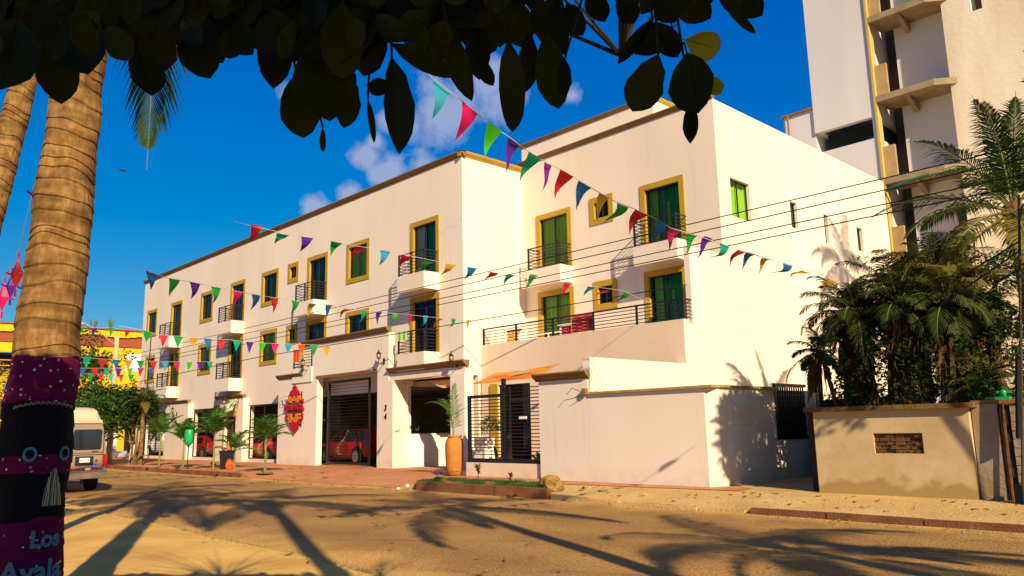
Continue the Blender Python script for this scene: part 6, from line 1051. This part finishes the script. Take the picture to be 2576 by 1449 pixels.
_cn=tag(MB().lathe([(.13,0),(.07,.3),(.03,.5)],(-33.3,14.85,1.3),10).build('traffic_cone',OR),'orange-red cone standing on the rubbish of the black bin','cone')
b=MB(); b.lathe([(.08,0),(.22,.05),(.26,.25),(.19,.45),(.09,.58),(.12,.62)],(0,0,0),12); xf(b,lambda x,y,z:(-32.95+x*(1+.2*noise.noise(Vector((x*8,y*8,z*6)))),14.8+y*.9+.05*noise.noise(Vector((x*9,3,z*7))),.15+z)); _bg=tag(b.build('rubbish_bag',OR),'slumped orange-red rubbish bag leaning beside the black bin','bag')
for o_ in (_rb,_cn,_bg): o_.scale=(.7,)*3; o_.location=(-33.6*.3,14.9*.3,.15*.3)
bpy.data.objects['black_bin'].scale=(.7,)*3
t=thing('entrance_banner','small green and white banner hanging over the entrance door','banner',(-41.2,18.2,3.2)); b=MB(); b.add([(-41.55,18.45,3.42),(-40.6,18.45,3.46),(-40.35,18.1,2.82),(-41.3,18.1,2.78)],[(0,1,2,3)]); b.build('cloth',mat('green_white_print',(.02,.25,.05),.8,col2=(.75,.68,.35),vscale=5,lo=.45,hi=.5),t,fix=False); MB().tube([(-41.6,18.5,3.45),(-40.5,18.5,3.48),(-40.1,18.2,2.95)],.012,4).build('wire_frame',IRON,t)
# awning cloths
def cloth(name,label,cat,corners,m,sag=.12,nx=14,ny=6,group=None):
    b=MB(); a,b_,c,d_=[Vector(q) for q in corners]
    for j in range(ny+1):
        for i in range(nx+1):
            u,v_=i/nx,j/ny; p=a.lerp(b_,u).lerp(d_.lerp(c,u),v_); p.z-=sag*4*u*(1-u)*.5+sag*.3*math.sin(v_*5+u*7); b.v.append(tuple(p))
    b.f=[(j*(nx+1)+i,j*(nx+1)+i+1,(j+1)*(nx+1)+i+1,(j+1)*(nx+1)+i) for j in range(ny) for i in range(nx)]; b.m=[0]*len(b.f)
    return tag(b.build(name,m,smooth=True,fix=False),label,cat,group)
AW=mat('orange_printed_cloth',(.75,.17,.015),.8,col2=(.80,.36,.05),vscale=1.4,lo=.42,hi=.52,trans=.3); AW2=mat('red_printed_cloth',(.62,.06,.03),.8,col2=(.70,.50,.20),vscale=2.2,lo=.45,hi=.52,trans=.3)
cloth('fence_banner','orange printed plastic banner stretched as an awning over the bar fence','banner',[(-18.2,15.6,2.97),(-15.5,15.6,3.0),(-15.7,16.9,3.45),(-18.5,16.9,3.36)],AW,.04)
tag(MB().add([(-17.0,16.0,3.16),(-16.6,16.1,3.2),(-16.3,16.4,3.32),(-16.75,16.3,3.28)],[(0,1,2,3)]).build('green_patch',GRNP,fix=False),'small green leaf-shaped patch lying on the orange banner','cloth')
cloth('portal_banner','red and green printed banner under the beam beside the coach lantern of the entrance','banner',[(-24.4,18.7,3.5),(-22.6,18.7,3.42),(-22.5,18.3,3.15),(-23.2,18.3,3.2)],AW2,.05)
MB().tube([(-16.7,15.58,3.1),(-15.2,17.5,3.5)],.012,4); 
t=thing('small_notice','small white notice hanging on the bar fence','notice',(-15.9,15.5,1.9)); MB().box((-16.05,15.5,1.88),(-15.75,15.52,1.95)).build('notice_plate',WHT,t)
# terrace furniture
t=thing('deck_chair','striped orange deck chair with dark cloth behind the terrace railing at its left end','chair',(-21.3,20.4,4.75)); b=MB(); b.add([(-21.6,20.3,4.78),(-21.15,20.3,4.78),(-21.0,20.5,5.25),(-21.75,20.5,5.25)],[(0,1,2,3)]); b.build('seat_cloth',mat('orange_stripe_cloth',(.75,.22,.04),.8,col2=(.75,.5,.12),vscale=9,lo=.45,hi=.55),t,fix=False); MB().tube([(-21.75,20.48,5.27),(-20.95,20.48,5.27)],.03,5).tube([(-21.8,20.5,4.75),(-21.7,20.5,5.25)],.02,5).tube([(-21.0,20.5,4.75),(-21.1,20.3,5.0)],.02,5).build('frame',IRON,t)
TWL=mat('pink_red_towel',(.60,.02,.09),.9,col2=(.6,.10,.03),vscale=3)
def hang(label,x0,x1,y,ztop,h,m,name='towel'):
    b=MB(); n=10
    for i in range(n+1):
        x=x0+(x1-x0)*i/n; dy=.02*math.sin(i*1.3); b.v+=[(x,y-.03+dy*.3,ztop),(x,y-.05+dy,ztop-h*.5),(x+.01,y-.05+dy*1.4,ztop-h)]
    b.f=[(3*i,3*i+3,3*i+4,3*i+1) for i in range(n)]+[(3*i+1,3*i+4,3*i+5,3*i+2) for i in range(n)]; b.m=[0]*len(b.f); return tag(b.build(name,m,smooth=True,fix=False),label,'towel')
hang('large pink and red towel hung on the terrace railing',-17.95,-17.0,20.0,5.36,.58,TWL); hang('small red towel beside the white table on the terrace',-18.55,-18.1,20.1,5.05,.28,TWL)
hang('pale green towel on the railing of the lowest right balcony of the main block',-25.6,-24.95,18.16,5.48,.38,mat('pale_green_towel',(.35,.55,.18),.9)); hang('red-orange towel on the railing left of the portico',-33.9,-33.4,18.15,5.4,.55,OR)
t=thing('terrace_table','white table behind the terrace railing left of the pink towel','table',(-18.5,20.6,4.6)); MB().box((-19.0,20.35,5.18),(-18.0,20.9,5.22)).build('tabletop',WHT,t)
for x in (-18.95,-18.1): MB().box((x,20.4,4.6),(x+.07,20.47,5.18)).build('leg',WHT,t)
t=thing('terrace_bench','white metal bench against the green curtained terrace door','bench',(-20.5,21.6,4.6)); MB().box((-21.6,21.6,5.15),(-19.9,21.66,5.22)).build('bench_rail',WHT,t)
for x in (-21.55,-20.7,-20.0): MB().box((x,21.6,4.6),(x+.05,21.65,5.15)).build('leg',WHT,t)
# ================================================================ SEA ALMOND BRANCHES overhead
AL=mat('almond_leaf',(.005,.011,.002),.6,spec=.12,trans=.08,col2=(.012,.021,.003),vscale=3.5); ALY=mat('sun_tinted_almond_leaf',(.16,.20,.012),.5,.4,6,trans=.3)  # dark and yellow-green copies of one leaf put shade and sun into colour
AT=thing('sea_almond_tree','sea almond tree with broad dark leaves hanging over the top of the view','tree',(3.0,-1.2,0))
def leafmesh(seed):
    rnd=random.Random(seed); b=MB(); prof=[(0,.05),(.08,.17),(.2,.33),(.36,.45),(.52,.5),(.68,.485),(.82,.38),(.92,.22),(1,.0)]
    k=rnd.uniform(-.35,.35); fo=rnd.uniform(.05,.3)
    for (t_,w) in prof:
        j=1+rnd.uniform(-.07,.07); z=k*t_*t_*.5; b.v+=[(t_,-w*j,z+fo*w),(t_,-w*.5,z+fo*w*.35),(t_,0,z),(t_,w*.5,z+fo*w*.35),(t_,w*j*rnd.uniform(.93,1.05),z+fo*w)]
    b.f=[(5*i+q,5*i+5+q,5*i+6+q,5*i+1+q) for i in range(len(prof)-1) for q in range(4)]; b.m=[0]*len(b.f); b.tube([(-.18,0,.02),(0,0,0),(.9,0,k*.4-.004)],[.02,.016,.004],4)
    b.m[-1]=0
    me=bpy.data.meshes.new('almond_leaf'); me.from_pydata(b.v,[],b.f); me.materials.append(AL); me.polygons.foreach_set('use_smooth',[True]*len(me.polygons)); return me
LM=[leafmesh(k) for k in range(8)]; random.seed(20)
V0=Vector((0,0,1.65)); o0=Vector((3.0,-1.2,0))
def place_leaf(a,e,w,name='leaf',jit=.45):
    a,e=Vector(a),Vector(e); X=e-a; L_=X.length; X.normalize(); vd=((a+e)/2-V0).normalized(); S_=X.cross(vd).normalized(); Z=X.cross(S_).normalized()
    an=random.uniform(-jit,jit); S2=S_*math.cos(an)+Z*math.sin(an); Z2=X.cross(S2)
    o=bpy.data.objects.new(name,random.choice(LM)); COL.objects.link(o); o.parent=AT
    M=Matrix(((X.x*L_,S2.x*w,Z2.x*L_,a.x-o0.x),(X.y*L_,S2.y*w,Z2.y*L_,a.y-o0.y),(X.z*L_,S2.z*w,Z2.z*L_,a.z-o0.z),(0,0,0,1))); o.matrix_local=M; return o
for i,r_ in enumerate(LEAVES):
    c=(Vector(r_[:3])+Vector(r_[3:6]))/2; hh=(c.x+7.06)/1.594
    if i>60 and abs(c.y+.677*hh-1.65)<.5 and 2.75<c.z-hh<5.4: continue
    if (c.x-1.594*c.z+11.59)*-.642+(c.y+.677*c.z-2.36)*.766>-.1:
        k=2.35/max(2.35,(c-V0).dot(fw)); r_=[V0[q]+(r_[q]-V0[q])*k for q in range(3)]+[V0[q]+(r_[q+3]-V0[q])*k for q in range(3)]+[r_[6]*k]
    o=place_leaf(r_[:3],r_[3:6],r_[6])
    if i in (27,31,70,83,97,111,128,141,160,175): o.material_slots[0].link='OBJECT'; o.material_slots[0].material=ALY; o['label']='yellow-green leaf coloured as if sunlit'
# inner leaves of the overhanging mass, too many to pick apart
def spill(c): return (c.x-1.594*c.z+11.59)*-.642+(c.y+.677*c.z-2.36)*.766
b=MB(); rnd=random.Random(44)
for i in range(3300):
    px=rnd.uniform(-250,1330); lim=62 if px<450 else (28 if px<715 else (150 if px<940 else (84 if px<1150 else 20))); py=rnd.uniform(-420,lim)-20
    dd=rnd.uniform(2.9,4.9); c=V0+(fw+rt*((px-1287.5)/1979.2)-up*((py-62-724.5)/1979.2))*dd
    hh=(c.x+7.06)/1.594
    if hh>0 and abs(c.y+.677*hh-1.65)<.5 and 2.75<c.z-hh<5.4 and py<-20: continue
    if spill(c)>-.1:
        if py<-30: continue
        c=V0+(c-V0)*(2.5/dd)
        if spill(c)>.9: continue
    an=rnd.uniform(.5,2.6); a=(rt*math.cos(an)-up*math.sin(an)+fw*rnd.uniform(-.4,.4)).normalized(); s_=a.cross((fw+rt*rnd.uniform(-.7,.7)+up*rnd.uniform(-.7,.7)).normalized()).normalized(); l=rnd.uniform(.10,.19)
    b.add([c,c+a*l*.3+s_*l*.2,c+a*l*.65+s_*l*.34,c+a*l*.9+s_*l*.2,c+a*l,c+a*l*.9-s_*l*.2,c+a*l*.65-s_*l*.34,c+a*l*.3-s_*l*.2],[(0,1,2,3,4,5,6,7)])
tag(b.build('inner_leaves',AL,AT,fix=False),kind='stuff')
# twigs: join leaf bases toward higher branch points
BT=mat('almond_twig',(.02,.012,.006),.9)
brs=[[(3,-1.2,0),(2.8,-1.0,2),(2.2,-.5,3.6),(.9,.4,4.3)],[(.9,.4,4.3),(-.6,1.0,4.2),(-1.9,1.3,4.0),(-3.1,1.5,3.7)],[(.9,.4,4.3),(-.5,1.6,4.2),(-1.6,2.3,3.9),(-2.3,3.0,3.5)],[(.9,.4,4.3),(0,2.0,4.2),(-.7,3.0,4.0),(-1.2,3.7,3.7)]]
MB().tube(brs[0],[.2,.16,.12,.08],10).build('trunk',BRN,AT)
for l in brs[1:]: MB().tube(l,[.055,.04,.03,.018],7).build('branch',BT,AT)
bp=[Vector(q) for l in brs[1:] for q in l[1:]]
b=MB()
for r_ in LEAVES[::2]:
    a=Vector(r_[:3]); q=min(bp,key=lambda p:(p-a).length); m_=a.lerp(q,.5)+Vector((0,0,.12)); b.tube([tuple(a),tuple(m_),tuple(q)],[.004,.007,.012],4,cap=False)
b.build('twigs',BT,AT,fix=False)
# dense crown behind and above, out of the picture: it keeps the hanging leaves in shade
b=MB(); rnd=random.Random(31)
lobes=[(1.6,-.3,5.0,2.6,2.2,1.4),(.3,-1.4,6.1,2.0,1.0,1.2),(2.2,-2.1,6.6,1.5,1.0,1.2),(-.2,1.0,5.1,1.9,1.3,1.0),(-1.2,1.9,4.6,1.5,1.0,.5),(3.4,-1.6,5.0,2.2,2.0,1.3),(.6,1.9,5.2,1.7,1.4,.8),(-1.7,1.5,4.9,1.3,1.3,.5),(2.6,1.2,5.4,1.6,1.5,.9)]
for (cx,cy,cz,rx,ry,rz) in lobes:
    for i in range(int(1500*rx*ry*rz/3)):
        while True:
            u,v_,w=[rnd.uniform(-1,1) for _ in range(3)]
            if u*u+v_*v_+w*w<1: break
        c=Vector((cx+u*rx,cy+v_*ry,cz+w*rz)); gx_,gy_=c.x-1.594*c.z,c.y+.677*c.z; hh=(c.x+7.06)/1.594
        if (gx_+11.59)*-.642+(gy_-2.36)*.766>-.35: continue
        if abs(c.y+.677*hh-1.65)<.5 and 2.76<c.z-hh<5.4: continue
        a=Vector((rnd.uniform(-1,1),rnd.uniform(-1,1),rnd.uniform(-.6,.3))).normalized(); s_=a.cross(Vector((rnd.uniform(-.5,.5),rnd.uniform(-.5,.5),1))).normalized(); l=rnd.uniform(.18,.28)
        b.add([c,c+a*l*.3+s_*l*.16,c+a*l*.7+s_*l*.28,c+a*l,c+a*l*.7-s_*l*.28,c+a*l*.3-s_*l*.16],[(0,1,2,3,4,5)])
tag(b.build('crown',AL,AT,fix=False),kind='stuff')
# ================================================================ BUNTING
FC={'c':(.04,.36,.50),'k':(.62,.01,.12),'l':(.07,.50,.02),'p':(.10,.02,.32),'t':(.01,.36,.20),'v':(.22,.015,.24),'r':(.55,.02,.025),'b':(.012,.13,.38),'y':(.60,.32,.02),'g':(.015,.30,.05),'o':(.70,.10,.01)}
FM={k:mat('bunting_'+n_,FC[k],.45,spec=.3,trans=.35) for k,n_ in zip('cklptvrbygo',['cyan','pink','lime','purple','teal','plum','red','blue','yellow','green','orange'])}
STR=mat('bunting_string',(.5,.48,.45),.8)
names={'a':'long bunting of wind-blown pennants from the overhead tree down to the lot palms','b':'bunting of wind-blown pennants crossing the roofline towards the terrace','c':'bunting from the left roof corner of the hotel passing below the top windows','d':'bunting hanging straight across the second floor and portico','e':'bunting of straight pennants before the yellow building and first windows','f':'lower bunting of small pennants before the yellow building','g':'lowest far bunting of small pennants by the red letters','h':'bunting at the roof level of the yellow building','i':'bunting at the left edge behind the big trunk'}
wind={'a':.85,'b':.75,'c':.35,'d':.05,'e':.0,'f':0,'g':0,'h':.3,'i':0}
for key,(A,B,fl) in BUNTING.items():
    A,B=Vector(A),Vector(B); P=thing('bunting',names[key],'bunting',tuple(A)); rnd=random.Random(ord(key))
    pts=[Vector(f[:3]) for f in fl]; D=(B-A); D.z=0; D.normalize()
    line=[A]; 
    for i,p in enumerate(pts): line+= [p-D*.14+Vector((0,0,-.0)),p+D*.14] if False else [p]
    line.append(B); MB().tube(line,.006,4).build('cord',STR,P)
    for i,(x,y,z,c) in enumerate(fl):
        p=Vector((x,y,z)); q=line[i+2]; T=(q-p).normalized(); gap=(q-p).length; w=min(.29,gap*.62); h=.36*rnd.uniform(.92,1.06)*((1-.5*i/len(fl)) if key=='a' else 1)
        wd=wind[key]*rnd.uniform(.75,1.2); 
        if key=='a': wd*=.45+.6*i/len(fl)
        if key=='c': wd*=(1.2 if i<9 else 2.2)*rnd.uniform(.6,1)
        Dn=(Vector((0,0,-1))*(1-.65*min(1,wd))+Vector((-.80,-.1,.0))*wd).normalized(); Nn=T.cross(Dn).normalized(); b=MB(); st=5; ph=rnd.uniform(0,6)
        for s_ in range(st+1):
            v_=s_/st; off=Dn*h*v_+Nn*(.05*math.sin(v_*4+ph)*(.3+wd))*1.2+Vector((0,0,-1))*0+Vector((-.5,0,-.25))*wd*.12*v_*v_; a=p+T*(w*.5*v_)+off; e=p+T*(w-w*.5*v_)+off; m_=(a+e)/2+Nn*.012*math.sin(ph+v_*5)
            b.v+=[tuple(a),tuple(m_),tuple(e)]
        b.f=[(3*s_,3*s_+1,3*s_+4,3*s_+3) for s_ in range(st)]+[(3*s_+1,3*s_+2,3*s_+5,3*s_+4) for s_ in range(st)]; b.m=[0]*len(b.f); b.build('pennant',FM[c],P,fix=False,smooth=True)
# large cloth pennant behind the second palm, hanging stars
cloth('large_pennant','large white cloth pennant with black marks at the upper left edge','banner',[(-11.5,1.0,6.1),(-10.75,1.55,5.75),(-10.85,1.5,5.45),(-11.5,1.0,5.3)],mat('white_print_cloth',(.62,.60,.58),.8,col2=(.25,.25,.25),vscale=14,lo=.6,hi=.66,trans=.2),.02)
cloth('large_pennant','large red cloth pennant below the white one at the upper left edge','banner',[(-11.55,1.0,5.25),(-10.85,1.5,5.42),(-10.95,1.43,5.0),(-11.55,1.0,5.1)],FM['r'],.02)
cloth('large_pennant','lower white paper pennant at the left edge beside the slim palm','banner',[(-11.7,.85,5.0),(-11.05,1.4,4.95),(-11.25,1.2,4.3),(-11.7,.85,4.3)],MC['white_print_cloth'],.02)
def star(x,y,z,m,label,s=.28):
    t=thing('paper_star',label,'paper star',(x,y,z),'paper stars on a cord'); b=MB(); b.add([(x,y,z+s),(x+s*.45*rgt.x,y+s*.45*rgt.y,z),(x,y,z-s),(x-s*.45*rgt.x,y-s*.45*rgt.y,z),(x-.08*rgt.y,y+.08*rgt.x,z),(x+.08*rgt.y,y-.08*rgt.x,z)],[(0,1,4),(1,2,4),(2,3,4),(3,0,4),(1,0,5),(2,1,5),(3,2,5),(0,3,5)]); b.build('star_body',m,t)
    for (dx,dz,ex,ez) in ((0,s,0,s*1.4),(.45*s,0,s*.75,-.05),(-.45*s,0,-s*.75,.05),(0,-s,0,-s*1.45)): MB().tube([(x+dx*rgt.x,y+dx*rgt.y,z+dz),(x+ex*rgt.x,y+ex*rgt.y,z+ez)],.02,4).build('tassel',m,t)
star(-15.99,3.11,4.52,FM['r'],'red paper star on the cord left of the big trunk'); star(-17.24,3.28,4.5,FM['p'],'purple paper star below the red one',.25); star(-18.53,3.4,4.47,FM['k'],'pink paper star lowest at the left edge',.3); star(-13.3,2.75,5.3,FM['v'],'plum paper star touching the big trunk',.2)
tag(MB().tube([(-11,2.4,5.9),(-13.3,2.72,5.55),(-16,3.1,4.9),(-18.6,3.4,4.85),(-24,4,4.8)],.006,4).build('star_cord',STR),'thin pale cord carrying the paper stars','cord')
# bird
b=MB(); bx,by,bz=-41.29,12.18,14.94
b.tube([(bx-.14,by-.14,bz+.05),(bx,by,bz),(bx+.16,by+.16,bz-.03)],[.01,.045,.01],6); BK=mat('black_feathers',(.015,.013,.012),.7); t=thing('soaring_bird','dark long-winged bird soaring in the open blue sky','bird',(bx,by,bz)); b.build('body',BK,t)
def wing(s): 
    q=lambda u,v_,w:(bx+rgt.x*u,by+rgt.y*u,bz+w)
    MB().add([q(0,0,.025),q(.17*s,0,.03-.05*s),q(.36*s,0,-.15*s),q(.17*s,0,-.04-.07*s),q(0,0,-.03)],[(0,1,2,3,4)]).build('wing',BK,t,fix=False)
wing(1); wing(-1)
